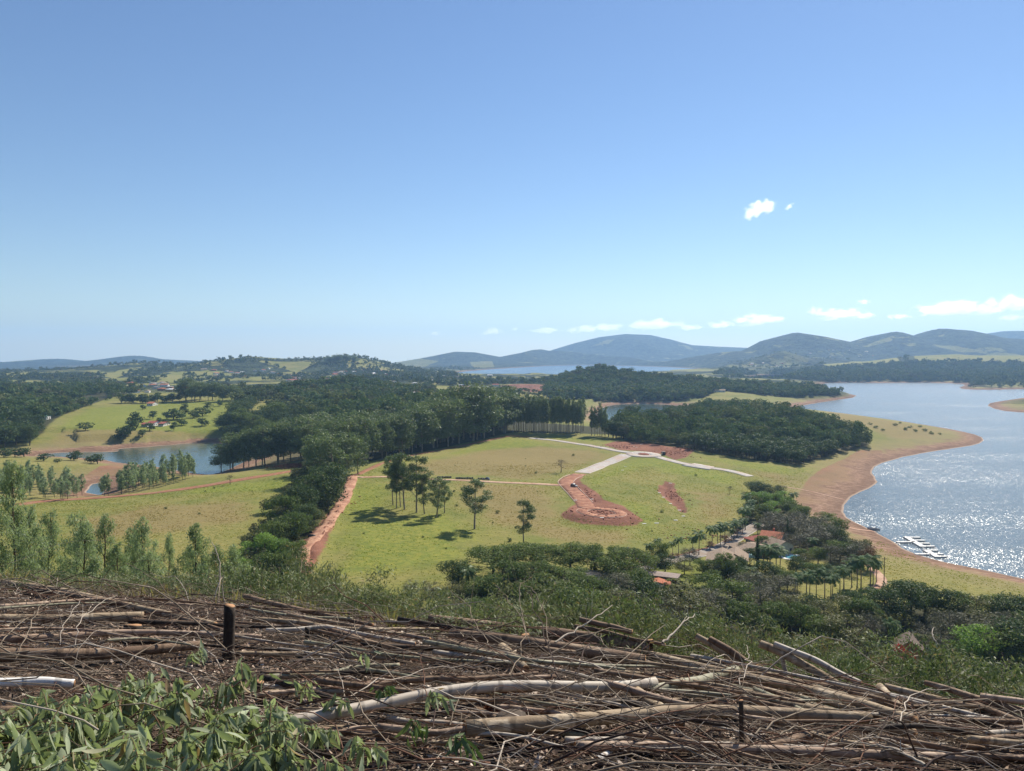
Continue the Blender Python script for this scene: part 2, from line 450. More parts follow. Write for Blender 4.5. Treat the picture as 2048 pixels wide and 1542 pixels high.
# earthworks: the raised turning circle at the end of the dirt spur and the spoil bank along the trench
def bump_ground(cx, cy, rx, ry, h, edge=0.35):
    global GZ
    q = np.hypot((GX-cx)/rx, (GY-cy)/ry)
    GZ += h*(1-smooth01(1-edge, 1+edge*0.2, q))
_, _, tcz = hit(1203, 1026); tcz += 2.2
tcx, tcy = (float(q) for q in on_plane(1203, 1027, tcz))
bump_ground(tcx, tcy, 18.5, 18.5, 2.4, 0.28)
ATT['dirt'] = np.maximum(ATT['dirt'], np.clip(18.5-np.hypot(flat_x-tcx, flat_y-tcy), -60, 60))
def ridge_ground(pts, w, h):
    global GZ
    P = [(*hit(a, b)[:2], 0) for a, b in pts]
    m = GY < 700
    d, _ = line_dist(GX, GY, P)
    GZ += np.where(m, h*np.exp(-(d/w)**2)*(0.75+0.8*fbm(GX/3.0, GY/5.0, 3, 77)), 0)
ridge_ground([(612,1140),(640,1085),(672,1035),(694,990),(704,955)], 3.2, 2.4)
ridge_ground([(1250,887),(1300,890),(1340,900),(1385,903)], 6, 1.6)
ridge_ground([(1330,966),(1335,990),(1365,1020)], 3, -1.6)

idx = np.arange(NA*NR).reshape(NR, NA)
quads = np.stack([idx[:-1,:-1].ravel(), idx[:-1,1:].ravel(), idx[1:,1:].ravel(), idx[1:,:-1].ravel()], 1)

# ground material
def ground_material():
    m = NT('ground'); p = m.pos()
    sep = m.n('ShaderNodeSeparateXYZ'); m.l(p, sep.inputs[0]); z = sep.outputs[2]
    sp2 = m.n('ShaderNodeVectorMath', operation='LENGTH')
    xy = m.n('ShaderNodeCombineXYZ'); m.l(sep.outputs[0], xy.inputs[0]); m.l(sep.outputs[1], xy.inputs[1]); m.l(xy.outputs[0], sp2.inputs[0]); dist = sp2.outputs['Value']
    big = m.noise(p, 0.012, 5, 0.6); mid = m.noise(p, 0.06, 6, 0.62); sm = m.noise(p, 0.45, 5, 0.65); fine = m.noise(p, 1.8, 4, 0.7)
    strk = m.noise(m.mapping(p, (0.25, 1.1, 0.3), (0, 0, 0.35)), 0.9, 5, 0.7)
    nz = m.math('SUBTRACT', mid, 0.5); nf = m.math('SUBTRACT', sm, 0.5)
    def mask(name, lo, hi, amp=8.0, ampf=2.5):
        v = m.math('ADD', m.attr(name), m.math('MULTIPLY', nz, amp)); v = m.math('ADD', v, m.math('MULTIPLY', nf, ampf)); return m.step(v, lo, hi)
    grass = m.mix(m.step(mid, 0.35, 0.65), (0.145, 0.165, 0.036), (0.225, 0.205, 0.058))
    grass = m.mix(m.step(big, 0.42, 0.62), grass, m.mix(m.step(sm, 0.3, 0.7), (0.19, 0.185, 0.05), (0.28, 0.235, 0.08)))
    lush = m.mix(m.step(sm, 0.35, 0.65), (0.135, 0.18, 0.028), (0.24, 0.24, 0.038))
    grass = m.mix(m.math('MULTIPLY', mask('lush', -3, 9, 30, 8), 0.75), grass, lush)
    dry = m.mix(m.step(strk, 0.35, 0.65), (0.20, 0.145, 0.06), (0.30, 0.22, 0.10))
    grass = m.mix(m.math('MULTIPLY', mask('dry', -4, 14, 30, 8), 0.75), grass, dry)
    # tufts: darker streaks and paler flecks mixed into the grass colour
    grass = m.mix(m.step(strk, 0.50, 0.66), grass, m.mix(0.5, grass, (0.07, 0.085, 0.02)))
    grass = m.mix(m.math('MULTIPLY', m.step(fine, 0.55, 0.75), 0.35), grass, (0.36, 0.31, 0.13))
    # the mosaic of pasture and woodland on the far hills
    fpat = m.noise(p, 0.0042, 7, 0.6)
    far = m.step(dist, 1150, 1900)
    hedge = m.mix(m.step(m.noise(p, 0.02, 6, 0.75), 0.40, 0.60), (0.014, 0.022, 0.010), (0.062, 0.080, 0.030))
    farwood = m.math('MULTIPLY', far, m.step(fpat, 0.47, 0.50))
    vfar = m.step(dist, 3600, 5000)
    farwood = m.math('MAXIMUM', farwood, m.math('MULTIPLY', vfar, m.step(fpat, 0.36, 0.40)))
    nofield = m.math('SUBTRACT', 1.0, mask('field', -3, 3, 12, 2)); farwood = m.math('MULTIPLY', farwood, nofield)
    col = m.mix(farwood, grass, hedge)
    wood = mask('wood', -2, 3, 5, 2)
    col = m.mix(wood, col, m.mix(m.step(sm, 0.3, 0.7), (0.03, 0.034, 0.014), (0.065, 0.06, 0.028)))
    # bare soil
    soil = m.mix(m.step(mid, 0.3, 0.7), (0.155, 0.065, 0.042), (0.27, 0.122, 0.078))
    soil = m.mix(m.math('MULTIPLY', m.step(strk, 0.5, 0.7), 0.5), soil, (0.40, 0.20, 0.125))
    col = m.mix(mask('dirt', -0.8, 0.8, 4, 3), col, soil)
    # drawdown belt: height above the water decides where grass has not taken
    zz = m.math('ADD', z, m.math('MULTIPLY', nz, 5.0))
    bank = m.mix(m.step(m.math('ADD', m.math('MULTIPLY', strk, 0.6), m.math('MULTIPLY', mid, 0.4)), 0.38, 0.62), (0.17, 0.095, 0.058), (0.27, 0.16, 0.10))
    lines = m.n('ShaderNodeTexWave', wave_type='BANDS', bands_direction='Z'); m.setin(lines, 'Vector', p); lines.inputs['Scale'].default_value = 0.9; lines.inputs['Distortion'].default_value = 6.0; lines.inputs['Detail'].default_value = 3
    bank = m.mix(m.math('MULTIPLY', lines.outputs[1], m.math('MULTIPLY', m.step(mid, 0.4, 0.7), 0.45)), bank, (0.36, 0.25, 0.17))
    er = m.noise(m.mapping(p, (0.10, 0.55, 1.5), (0, 0, -0.6)), 1.0, 6, 0.7); bank = m.mix(m.math('MULTIPLY', m.step(er, 0.47, 0.60), 0.75), bank, (0.37, 0.235, 0.155)); bank = m.mix(m.math('MULTIPLY', m.step(er, 0.47, 0.36), 0.7), bank, (0.115, 0.062, 0.04))
    bank = m.mix(m.math('MULTIPLY', m.step(z, 1.8, 0.5), 0.45), bank, (0.13, 0.072, 0.046))
    bank = m.mix(m.step(z, 0.22, 0.10), bank, (0.36, 0.26, 0.19))
    notwood = m.math('SUBTRACT', 1.0, wood)
    land_ok = m.math('MULTIPLY', m.step(dist, 120, 240), m.math('MULTIPLY', m.step(z, -12, -7), m.step(dist, 8300, 7300))); bk = m.math('MULTIPLY', m.step(zz, 3.4, 1.8), land_ok)
    col = m.mix(m.math('MULTIPLY', m.step(zz, 7.0, 3.2), m.math('MULTIPLY', 0.55, land_ok)), col, (0.26, 0.20, 0.10))
    col = m.mix(bk, col, bank)
    # felled slope: dark litter-covered earth
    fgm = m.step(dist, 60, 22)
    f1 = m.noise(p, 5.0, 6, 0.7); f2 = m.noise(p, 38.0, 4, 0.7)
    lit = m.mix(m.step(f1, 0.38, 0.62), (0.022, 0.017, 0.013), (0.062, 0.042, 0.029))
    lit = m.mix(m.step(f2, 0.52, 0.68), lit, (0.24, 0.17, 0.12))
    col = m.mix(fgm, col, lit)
    slope = m.math('MULTIPLY', m.step(dist, 30, 60), m.step(dist, 260, 190))
    slope = m.math('MULTIPLY', slope, m.step(z, 16, 24))
    col = m.mix(slope, col, m.mix(m.step(mid, 0.35, 0.65), (0.06, 0.075, 0.022), (0.13, 0.12, 0.045)))
    # relief
    hb = m.math('ADD', m.math('MULTIPLY', strk, 1.0), m.math('MULTIPLY', sm, 0.7))
    b = m.bump(hb, 0.8, 0.55)
    b = m.bump(m.math('MULTIPLY', m.noise(p, 0.07, 4, 0.7), farwood), 1.0, 14.0, b)
    b = m.bump(m.math('MULTIPLY', m.noise(p, 0.016, 5, 0.75), vfar), 1.0, 60.0, b)
    b = m.bump(m.math('ADD', m.math('MULTIPLY', f1, fgm), m.math('MULTIPLY', m.math('MULTIPLY', f2, fgm), 0.25)), 0.6, 0.12, b)
    return m.done(m.bsdf(col, 0.95, 0.1, b))

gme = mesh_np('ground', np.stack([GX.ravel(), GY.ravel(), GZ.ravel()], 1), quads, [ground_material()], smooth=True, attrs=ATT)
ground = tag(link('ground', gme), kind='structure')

# ---------------------------------------------------------------- water
def water_material(name, base, tint, k_big, k_small, rough):
    m = NT(name); p = m.pos()
    def slopes(vec, scale, detail, amp):
        n = m.noise(vec, scale, detail, 0.6, 0.2, out=1); a = m.n('ShaderNodeVectorMath', operation='SUBTRACT'); m.l(n, a.inputs[0]); a.inputs[1].default_value = (0.5, 0.5, 0.5)
        b = m.n('ShaderNodeVectorMath', operation='SCALE'); m.l(a.outputs[0], b.inputs[0]); m.setin(b, 'Scale', amp); return b.outputs[0]
    gust = m.step(m.noise(m.mapping(p, (0.3, 1, 1), (0, 0, 0.2)), 0.012, 5, 0.65), 0.35, 0.65)
    amp = m.math('ADD', 0.75, m.math('MULTIPLY', gust, 0.4))
    s1 = slopes(m.mapping(p, (1, 0.6, 1), (0, 0, 0.6)), 0.42, 3, m.math('MULTIPLY', amp, k_big)); s2 = slopes(p, 1.9, 3, m.math('MULTIPLY', amp, k_small))
    ad = m.n('ShaderNodeVectorMath', operation='ADD'); m.l(s1, ad.inputs[0]); m.l(s2, ad.inputs[1])
    fl = m.n('ShaderNodeVectorMath', operation='MULTIPLY'); m.l(ad.outputs[0], fl.inputs[0]); fl.inputs[1].default_value = (1, 1, 0)
    up = m.n('ShaderNodeVectorMath', operation='ADD'); m.l(fl.outputs[0], up.inputs[0]); up.inputs[1].default_value = (0, 0, 1)
    nn = m.n('ShaderNodeVectorMath', operation='NORMALIZE'); m.l(up.outputs[0], nn.inputs[0])
    c = m.mix(m.step(m.noise(p, 0.02, 3), 0.35, 0.65), base, tint)
    s = m.bsdf(c, rough, 0.5, nn.outputs[0]); s.inputs['IOR'].default_value = 1.333
    return m.done(s)
MW = water_material('lake_water', (0.045, 0.070, 0.085), (0.055, 0.082, 0.095), 0.30, 1.25, 0.22)
MW2 = water_material('still_water', (0.045, 0.075, 0.062), (0.06, 0.088, 0.068), 0.10, 0.30, 0.12)
def water_sheet(name, W, mat, z=0.0, grow=6.0):
    c = W.mean(0)
    x0, x1, y0, y1 = W[:,0].min()-grow, W[:,0].max()+grow, W[:,1].min()-grow, W[:,1].max()+grow
    nx = max(2, min(60, int((x1-x0)/60))); ny = max(2, min(60, int((y1-y0)/60)))
    gx, gy = np.meshgrid(np.linspace(x0, x1, nx), np.linspace(y0, y1, ny))
    i = np.arange(nx*ny).reshape(ny, nx)
    q = np.stack([i[:-1,:-1].ravel(), i[:-1,1:].ravel(), i[1:,1:].ravel(), i[1:,:-1].ravel()], 1)
    return tag(link(name, mesh_np(name, np.stack([gx.ravel(), gy.ravel(), np.full(gx.size, z)], 1), q, [mat])), kind='structure')
W_all = np.concatenate([LAKE, LAKE4])
water_sheet('lake_water', W_all, MW, 0.0)
water_sheet('far_lake_water', LAKE3, MW, 0.0)
water_sheet('inlet_water', LAKE2, MW2, 0.004)
water_sheet('lagoon_water', np.concatenate([LAGOON, POND]), MW2, 0.008)

# ---------------------------------------------------------------- haze
hz = MB(); hz.box(-15800, 15800, -60, 15900, -240, 640)
hm = NT('haze'); pv = hm.n('ShaderNodeVolumePrincipled')
pv.inputs['Color'].default_value = (0.38, 0.63, 1.0, 1); pv.inputs['Density'].default_value = 0.000072; pv.inputs['Anisotropy'].default_value = 0.3
hm.l(pv.outputs[0], hm.out.inputs['Volume'])
tag(hz.build('haze', hm.m), kind='stuff')
# ---------------------------------------------------------------- foliage and bark materials
def leaf_material(name, ca, cb, trans=0.35, rough=0.55, spec=0.22, per='object', scale=0.35):
    m = NT(name); p = m.objco()
    oi = m.n('ShaderNodeObjectInfo')
    rnd = m.attr('tint') if per == 'tint' else oi.outputs['Random']
    n = m.noise(p, scale, 3, 0.6)
    li = m.attr('leafrnd')
    f = m.math('ADD', m.math('MULTIPLY', rnd, 0.45), m.math('MULTIPLY', m.step(n, 0.3, 0.7), 0.25)); f = m.math('ADD', f, m.math('MULTIPLY', li, 0.35))
    c = m.mix(f, ca, cb)
    c = m.mix(m.math('MULTIPLY', m.step(li, 0.93, 0.99), 0.5), c, (0.30, 0.24, 0.09))
    if per == 'tint':
        c = m.mix(m.math('MULTIPLY', m.step(rnd, 0.72, 0.98), 0.75), c, (0.15, 0.155, 0.062)); c = m.mix(m.math('MULTIPLY', m.step(rnd, 0.16, 0.02), 0.7), c, (0.125, 0.115, 0.08))
    b = m.bsdf(c, 0.8 if per == 'tint' else rough, 0.06 if per == 'tint' or 'dark' in name or 'mid' in name else spec*0.7)
    t = m.n('ShaderNodeBsdfTranslucent'); m.l(m.mix(0.5, c, m.mix(1.0, c, (1.35, 1.5, 0.55), 'MULTIPLY')), t.inputs[0])
    ms = m.n('ShaderNodeMixShader'); ms.inputs[0].default_value = trans
    m.l(b.outputs[0], ms.inputs[1]); m.l(t.outputs[0], ms.inputs[2])
    return m.done(ms.outputs[0])

def bark_material(name, ca, cb, scale=2.0):
    m = NT(name); p = m.objco()
    n = m.noise(m.mapping(p, (scale, scale, scale*0.25)), 1.5, 5, 0.65)
    c = m.mix(m.step(n, 0.35, 0.65), ca, cb)
    return m.done(m.bsdf(c, 0.9, 0.15, m.bump(n, 0.6, 0.05)))

ML = {
 'euc':   leaf_material('leaves_eucalyptus', (0.069, 0.107, 0.049), (0.190, 0.237, 0.098), 0.28),
 'dark':  leaf_material('leaves_dark', (0.039, 0.070, 0.029), (0.102, 0.140, 0.052), 0.22),
 'mid':   leaf_material('leaves_mid', (0.060, 0.103, 0.030), (0.167, 0.204, 0.064), 0.30),
 'lime':  leaf_material('leaves_lime', (0.095, 0.176, 0.038), (0.230, 0.338, 0.074), 0.35),
 'young': leaf_material('leaves_young', (0.150, 0.202, 0.105), (0.351, 0.412, 0.255), 0.38, scale=0.8),
 'palm':  leaf_material('leaves_palm', (0.064, 0.113, 0.036), (0.151, 0.212, 0.069), 0.25, 0.55, 0.25),
 'grey':  leaf_material('twigs_grey', (0.085, 0.082, 0.046), (0.17, 0.165, 0.095), 0.05),
 'olive': leaf_material('leaves_olive', (0.088, 0.097, 0.038), (0.196, 0.189, 0.084), 0.28),
 'tintdark': leaf_material('leaves_forest', (0.043, 0.076, 0.032), (0.128, 0.178, 0.062), 0.22, per='tint'),
 'tintfar': leaf_material('leaves_far_wood', (0.043, 0.072, 0.033), (0.140, 0.173, 0.070), 0.20, per='tint'),
 'tintmid': leaf_material('leaves_thicket', (0.050, 0.069, 0.027), (0.168, 0.168, 0.078), 0.28, per='tint'),
 'flower': leaf_material('leaves_red', (0.300, 0.030, 0.030), (0.500, 0.070, 0.050), 0.25),
 'rust': leaf_material('leaves_rust', (0.160, 0.085, 0.045), (0.240, 0.120, 0.055), 0.2),
}
MBK = {
 'pale': bark_material('bark_pale', (0.16, 0.125, 0.09), (0.33, 0.28, 0.21)),
 'dark': bark_material('bark_dark', (0.05, 0.038, 0.028), (0.12, 0.09, 0.065)),
 'palm': bark_material('bark_palm', (0.13, 0.11, 0.085), (0.24, 0.21, 0.165), 3.0),
 'grey': bark_material('bark_grey', (0.12, 0.10, 0.08), (0.25, 0.22, 0.17)),
}

# ---------------------------------------------------------------- tree shapes
def norm(v): return v/np.maximum(np.linalg.norm(v, axis=-1, keepdims=True), 1e-9)
def leaf_quads(rng, clumps, n, size, aspect=1.6, shell=0.55, up=0.5, droop=0.0):
    """clumps (k,6): centre and radii. returns verts (4n,3), faces (n,4), leaf random (4n)"""
    C = np.asarray(clumps, float); w = (C[:,3]*C[:,4]*C[:,5])**0.62; w /= w.sum()
    ci = rng.choice(len(C), n, p=w)
    d = norm(rng.normal(size=(n,3)))
    rad = shell + (1.08-shell)*rng.random(n)**0.7
    c = C[ci,:3] + d*C[ci,3:6]*rad[:,None]
    nrm = norm(d*0.7 + rng.normal(size=(n,3))*0.75 + np.array([0,0,up]))
    a = norm(np.cross(nrm, rng.normal(size=(n,3)))); 
    if droop: a = norm(a*(1-droop) + np.array([0,0,-1.0])*droop*2)
    b = norm(np.cross(nrm, a))
    s = size*(0.6+0.8*rng.random(n))[:,None]
    a = a*s; b = b*s/aspect
    V = np.stack([c-a, c-b*0.8+a*0.1, c+a, c+b*0.8+a*0.1], 1).reshape(-1,3)
    Fq = np.arange(4*n).reshape(n,4)
    return V, Fq, np.repeat(rng.random(n), 4)

def tube_np(paths, seg=5):
    """paths: list of (pts (m,3), radii (m))"""
    V = []; Fs = []; o = 0
    an = np.arange(seg)*2*np.pi/seg
    for P, rr in paths:
        P = np.asarray(P, float); rr = np.asarray(rr, float); m = len(P)
        t = norm(np.gradient(P, axis=0)); ref = np.where(np.abs(t[:, 2:3]) > 0.9, np.array([[1.0,0,0]]), np.array([[0,0,1.0]]))
        a = norm(np.cross(t, ref)); b = np.cross(t, a)
        ring = P[:,None,:] + rr[:,None,None]*(a[:,None,:]*np.cos(an)[None,:,None] + b[:,None,:]*np.sin(an)[None,:,None])
        V.append(ring.reshape(-1,3))
        i = np.arange(m-1)[:,None]*seg; k = np.arange(seg)[None,:]; k2 = (k+1) % seg
        Fs.append(np.stack([o+i+k, o+i+k2, o+i+seg+k2, o+i+seg+k], 2).reshape(-1,4))
        o += m*seg
    return np.concatenate(V), np.concatenate(Fs)

def limb(rng, a, b, r0, r1, sag=0.12, n=4):
    a = np.asarray(a, float); b = np.asarray(b, float); t = np.linspace(0, 1, n)[:,None]
    L = np.linalg.norm(b-a); P = a*(1-t)+b*t + np.sin(t*np.pi)*rng.normal(size=3)*L*sag*0.5
    P[:,2] += -np.sin(t[:,0]*np.pi)*L*sag*0.3
    return P, np.linspace(r0, r1, n)

PROTO = {}
def proto(kind, seed, leafmat, barkmat, H, trunk_r, base, clump_fn, nleaf, lsize, aspect=1.6, lean=0.03, limbs=True, shell=0.5, up=0.5, droop=0.0, twigs=0, trunks=1):
    rng = np.random.default_rng(seed)
    paths = []; clumps = []
    for k in range(trunks):
        off = np.array([rng.normal()*0.25, rng.normal()*0.25, 0.0])*(trunks > 1)
        t = np.linspace(0, 1, 8)
        tp = np.stack([off[0]+np.cumsum(rng.normal(size=8))*lean*H*0.12 + lean*H*t*rng.normal(), off[1]+np.cumsum(rng.normal(size=8))*lean*H*0.12, t*H*0.93], 1); tp[0] = off
        paths.append((tp, trunk_r*(1-0.85*t)+0.02*min(1, H/10)))
        cl = clump_fn(rng, H)
        for c in cl:
            zf = np.clip(c[2]/H - 0.13*(0.5+rng.random()), base, 0.9)
            s = np.array([np.interp(zf*H, tp[:,2], tp[:,i]) for i in range(3)])
            c = np.array(c, float); c[:2] += s[:2]*0.8
            if limbs:
                P, rr = limb(rng, s, c[:3], trunk_r*0.33*(1-zf*0.6), trunk_r*0.09); paths.append((P, rr))
                for q in range(twigs):
                    e = c[:3] + rng.normal(size=3)*c[3:6]*0.8
                    paths.append(limb(rng, P[2], e, trunk_r*0.12, trunk_r*0.03))
            clumps.append(c)
    tv, tf = tube_np(paths)
    lv, lf, lr = leaf_quads(rng, clumps, nleaf, lsize, aspect, shell, up, droop)
    W = np.abs(lv[:,:2]).max()
    trunk = mesh_np(kind+'_trunk', tv, tf, [barkmat], smooth=True)
    crown = mesh_np(kind+'_crown', lv, lf, [leafmat], attrs={'leafrnd': lr})
    both = mesh_np(kind, np.concatenate([tv, lv]), [np.concatenate([tf, lf+len(tv)])], [barkmat, leafmat],
                   matidx=np.concatenate([np.zeros(len(tf)), np.ones(len(lf))]), attrs={'leafrnd': np.concatenate([np.zeros(len(tv)), lr])})
    PROTO.setdefault(kind, []).append(dict(trunk=trunk, crown=crown, both=both, H=H, W=W, lv=lv, lf=lf, lr=lr, tv=tv, tf=tf))

def cl_open(rng, H, n=17, spread=0.17, r=0.085, z0=0.36):
    out = []
    for i in range(n):
        z = z0 + (0.95-z0)*rng.random()**0.8; a = rng.random()*2*np.pi
        d = H*spread*(0.35+0.65*rng.random())*(1.1-0.55*abs(z-0.62)/0.4)
        q = r*H*(0.65+0.6*rng.random()); out.append((d*np.cos(a), d*np.sin(a), z*H, q*1.15, q*1.15, q*0.8))
    out.append((0, 0, 0.93*H, r*H*1.1, r*H*1.1, r*H)); return out
def cl_dome(rng, H, n=34, spread=0.32, r=0.11, z0=0.22, top=0.95, flat=0.75):
    out = []
    for i in range(n):
        u = rng.random(); z = z0 + (top-z0)*u; a = rng.random()*2*np.pi
        prof = np.sqrt(max(0.05, 1-((u-0.35)/0.70)**2)) if u > 0.35 else 0.72+0.8*u*0.35/0.35*0.35
        d = H*spread*prof*(0.45+0.55*rng.random()); q = r*H*(0.6+0.8*rng.random())
        out.append((d*np.cos(a), d*np.sin(a), z*H, q*1.15, q*1.15, q*flat))
    return out
def cl_slim(rng, H, n=20, spread=0.06, r=0.045, z0=0.33):
    out = []
    for i in range(n):
        u = (i+rng.random())/n; z = z0+(0.97-z0)*u; a = rng.random()*2*np.pi; prof = 0.5+0.9*math.sin(math.pi*min(1, u*0.85+0.15))
        d = H*spread*prof*rng.random(); q = r*H*(0.6+0.7*rng.random())*prof**0.5
        out.append((d*np.cos(a), d*np.sin(a), z*H, q, q, q*1.3))
    return out
def cl_cone(rng, H, n=40, spread=0.15, r=0.05, z0=0.25):
    out = []
    for i in range(n):
        u = (i+rng.random())/n; z = z0+(0.98-z0)*u; a = rng.random()*2*np.pi; prof = math.sin(math.pi*(0.24+0.70*u))**0.8
        d = H*spread*prof*(0.3+0.7*rng.random()); q = r*H*(0.5+0.8*rng.random())*(0.5+0.5*prof)
        out.append((d*np.cos(a), d*np.sin(a), z*H, q, q, q*1.35))
    return out
def cl_umbrella(rng, H, n=36, spread=0.75, r=0.13):
    out = []
    for i in range(n):
        a = rng.random()*2*np.pi; u = math.sqrt(rng.random()); d = H*spread*u; z = H*(0.86-0.33*u*u + 0.06*rng.normal())
        q = r*H*(0.7+0.6*rng.random()); out.append((d*np.cos(a), d*np.sin(a), z, q*1.3, q*1.3, q*0.6))
    return out
def cl_column(rng, H, n=16):
    return [(rng.normal()*0.02*H, rng.normal()*0.02*H, H*(0.1+0.85*i/n), H*0.085*math.sin(math.pi*(0.2+0.75*i/n)), H*0.085*math.sin(math.pi*(0.2+0.75*i/n)), H*0.07) for i in range(n)]

for s in range(3):
    proto('field_eucalyptus', 100+s, ML['euc'], MBK['pale'], 22, 0.30, 0.25, lambda r, H: cl_open(r, H, 24, 0.20, 0.066, 0.30), 4200, 0.30, 1.9, shell=0.35, droop=0.15, twigs=2)
    proto('big_eucalyptus', 110+s, ML['euc'], MBK['pale'], 28, 0.45, 0.16, lambda r, H: cl_dome(r, H, 40, 0.27, 0.095, 0.24), 4200, 0.52, 1.7)
    proto('row_eucalyptus', 120+s, ML['euc'], MBK['pale'], 30, 0.24, 0.25, lambda r, H: cl_slim(r, H), 1500, 0.46, 1.8, lean=0.02)
    proto('young_eucalyptus', 130+s, ML['young'], MBK['dark'], 10, 0.07, 0.12, lambda r, H: cl_cone(r, H, 46, 0.125, 0.042, 0.38), 5200, 0.10, 3.2, shell=0.2, droop=0.35, twigs=1, lean=0.04)
    proto('plantation_eucalyptus', 140+s, ML['young'], MBK['dark'], 10, 0.07, 0.12, lambda r, H: cl_cone(r, H, 26, 0.13, 0.07, 0.25), 900, 0.26, 2.0, shell=0.2, droop=0.2)
    proto('broadleaf_tree', 150+s, ML['mid'], MBK['dark'], 9, 0.26, 0.15, lambda r, H: cl_dome(r, H, 34, 0.55, 0.15, 0.30), 4200, 0.23, 1.6)
    proto('dark_tree', 160+s, ML['dark'], MBK['dark'], 9, 0.28, 0.12, lambda r, H: cl_dome(r, H, 30, 0.50, 0.17, 0.25), 3800, 0.23, 1.6)
    proto('umbrella_tree', 170+s, ML['mid'], MBK['dark'], 8, 0.28, 0.12, lambda r, H: cl_umbrella(r, H), 6500, 0.17, 1.7, twigs=1)
    proto('lime_tree', 180+s, ML['lime'], MBK['dark'], 8, 0.22, 0.05, lambda r, H: cl_dome(r, H, 30, 0.45, 0.15, 0.12), 4200, 0.20, 1.6)
    proto('olive_tree', 190+s, ML['olive'], MBK['dark'], 8, 0.22, 0.15, lambda r, H: cl_dome(r, H, 28, 0.55, 0.14, 0.3), 3200, 0.20, 1.8)
    proto('leafless_tree', 200+s, ML['grey'], MBK['grey'], 8, 0.22, 0.15, lambda r, H: cl_dome(r, H, 30, 0.55, 0.15, 0.3), 2400, 0.42, 11.0, shell=0.1, twigs=3)
    proto('small_tree', 210+s, ML['dark'], MBK['dark'], 7, 0.24, 0.12, lambda r, H: cl_dome(r, H, 12, 0.48, 0.22, 0.35), 420, 0.55, 1.4)
    proto('shrub', 220+s, ML['mid'], MBK['dark'], 2.5, 0.07, 0.02, lambda r, H: cl_dome(r, H, 14, 0.55, 0.22, 0.1), 1300, 0.12, 1.8)
    proto('forest_tree', 230+s, ML['dark'], MBK['dark'], 11, 0.22, 0.15, lambda r, H: cl_dome(r, H, 12, 0.30, 0.15, 0.42, 0.93), 520, 0.46, 1.4, shell=0.7)
proto('cypress', 240, ML['dark'], MBK['dark'], 12, 0.2, 0.05, cl_column, 2600, 0.24, 1.8)
proto('bare_tree', 250, ML['grey'], MBK['dark'], 7, 0.2, 0.25, lambda r, H: cl_dome(r, H, 18, 0.5, 0.14, 0.45), 260, 0.4, 14.0, shell=0.1, twigs=5)
proto('rust_tree', 251, ML['rust'], MBK['grey'], 7, 0.2, 0.25, lambda r, H: cl_dome(r, H, 18, 0.5, 0.14, 0.4), 1500, 0.24, 3.0, shell=0.1, twigs=2)
proto('red_shrub', 252, ML['flower'], MBK['dark'], 2.5, 0.07, 0.02, lambda r, H: cl_dome(r, H, 14, 0.7, 0.2, 0.15), 1600, 0.12, 1.6)

def palm_proto(kind, seed, H=9.5, fl=3.7, nf=20, trunk_r=0.17):
    rng = np.random.default_rng(seed)
    t = np.linspace(0, 1, 7); bend = rng.normal()*0.25
    tp = np.stack([bend*t*t, rng.normal()*0.15*t, t*H], 1)
    tv, tf = tube_np([(tp, trunk_r*np.array([1.35, 1.05, 1.0, 0.95, 0.85, 0.7, 0.55])), (np.array([tp[-1], tp[-1]+[0,0,0.9]]), [trunk_r*0.55, 0.04])], 7)
    V = []; Fq = []; Rn = []; o = 0; top = tp[-1]+np.array([0,0,0.1])
    for i in range(nf):
        a = i*2.399+rng.random()*0.5; el = 1.15 - 1.5*(i/nf) + rng.normal()*0.1
        n = 9; s = np.linspace(0, 1, n); L = fl*(0.85+0.3*rng.random())
        ang = el - s*1.6*(0.8+0.3*rng.random())
        rr = np.cumsum(np.cos(ang))*L/n; zz = np.cumsum(np.sin(ang))*L/n
        P = np.stack([np.cos(a)*rr, np.sin(a)*rr, zz], 1)+top
        T = norm(np.gradient(P, axis=0)); side = np.array([-np.sin(a), np.cos(a), 0]); N = np.cross(T, side)
        nl = 15
        for k in range(nl):
            u = 0.1+0.88*k/nl; p = np.array([np.interp(u, s, P[:,j]) for j in range(3)]); tt = norm(np.array([np.interp(u, s, T[:,j]) for j in range(3)]))
            ll = L*0.27*math.sin(math.pi*(0.12+0.8*u))+0.15; w = L*0.036
            for sg in (-1, 1):
                dirv = norm(side*sg*0.8+tt*0.55-np.array([0,0,0.45+0.25*rng.random()]))
                V += [p-tt*w, p+tt*w, p+dirv*ll+tt*w*0.2, p+dirv*ll*0.99-tt*w*0.2]; Fq.append((o, o+1, o+2, o+3)); o += 4; Rn += [rng.random()*0.7]*4
        for k in range(n-1):
            V += [P[k]-side*0.03, P[k]+side*0.03, P[k+1]+side*0.02, P[k+1]-side*0.02]; Fq.append((o, o+1, o+2, o+3)); o += 4; Rn += [0.5]*4
    lv = np.array(V); lf = np.array(Fq); lr = np.array(Rn)
    PROTO.setdefault(kind, []).append(dict(trunk=mesh_np(kind+'_trunk', tv, tf, [MBK['palm']], smooth=True), crown=mesh_np(kind+'_crown', lv, lf, [ML['palm']], attrs={'leafrnd': lr}),
        both=None, H=H+fl*0.45, W=fl, lv=lv, lf=lf, lr=lr, tv=tv, tf=tf))
for s in range(4): palm_proto('palm_tree', 300+s)
for s in range(2): palm_proto('coconut_palm', 310+s, 7.0, 4.2, 20, 0.17)

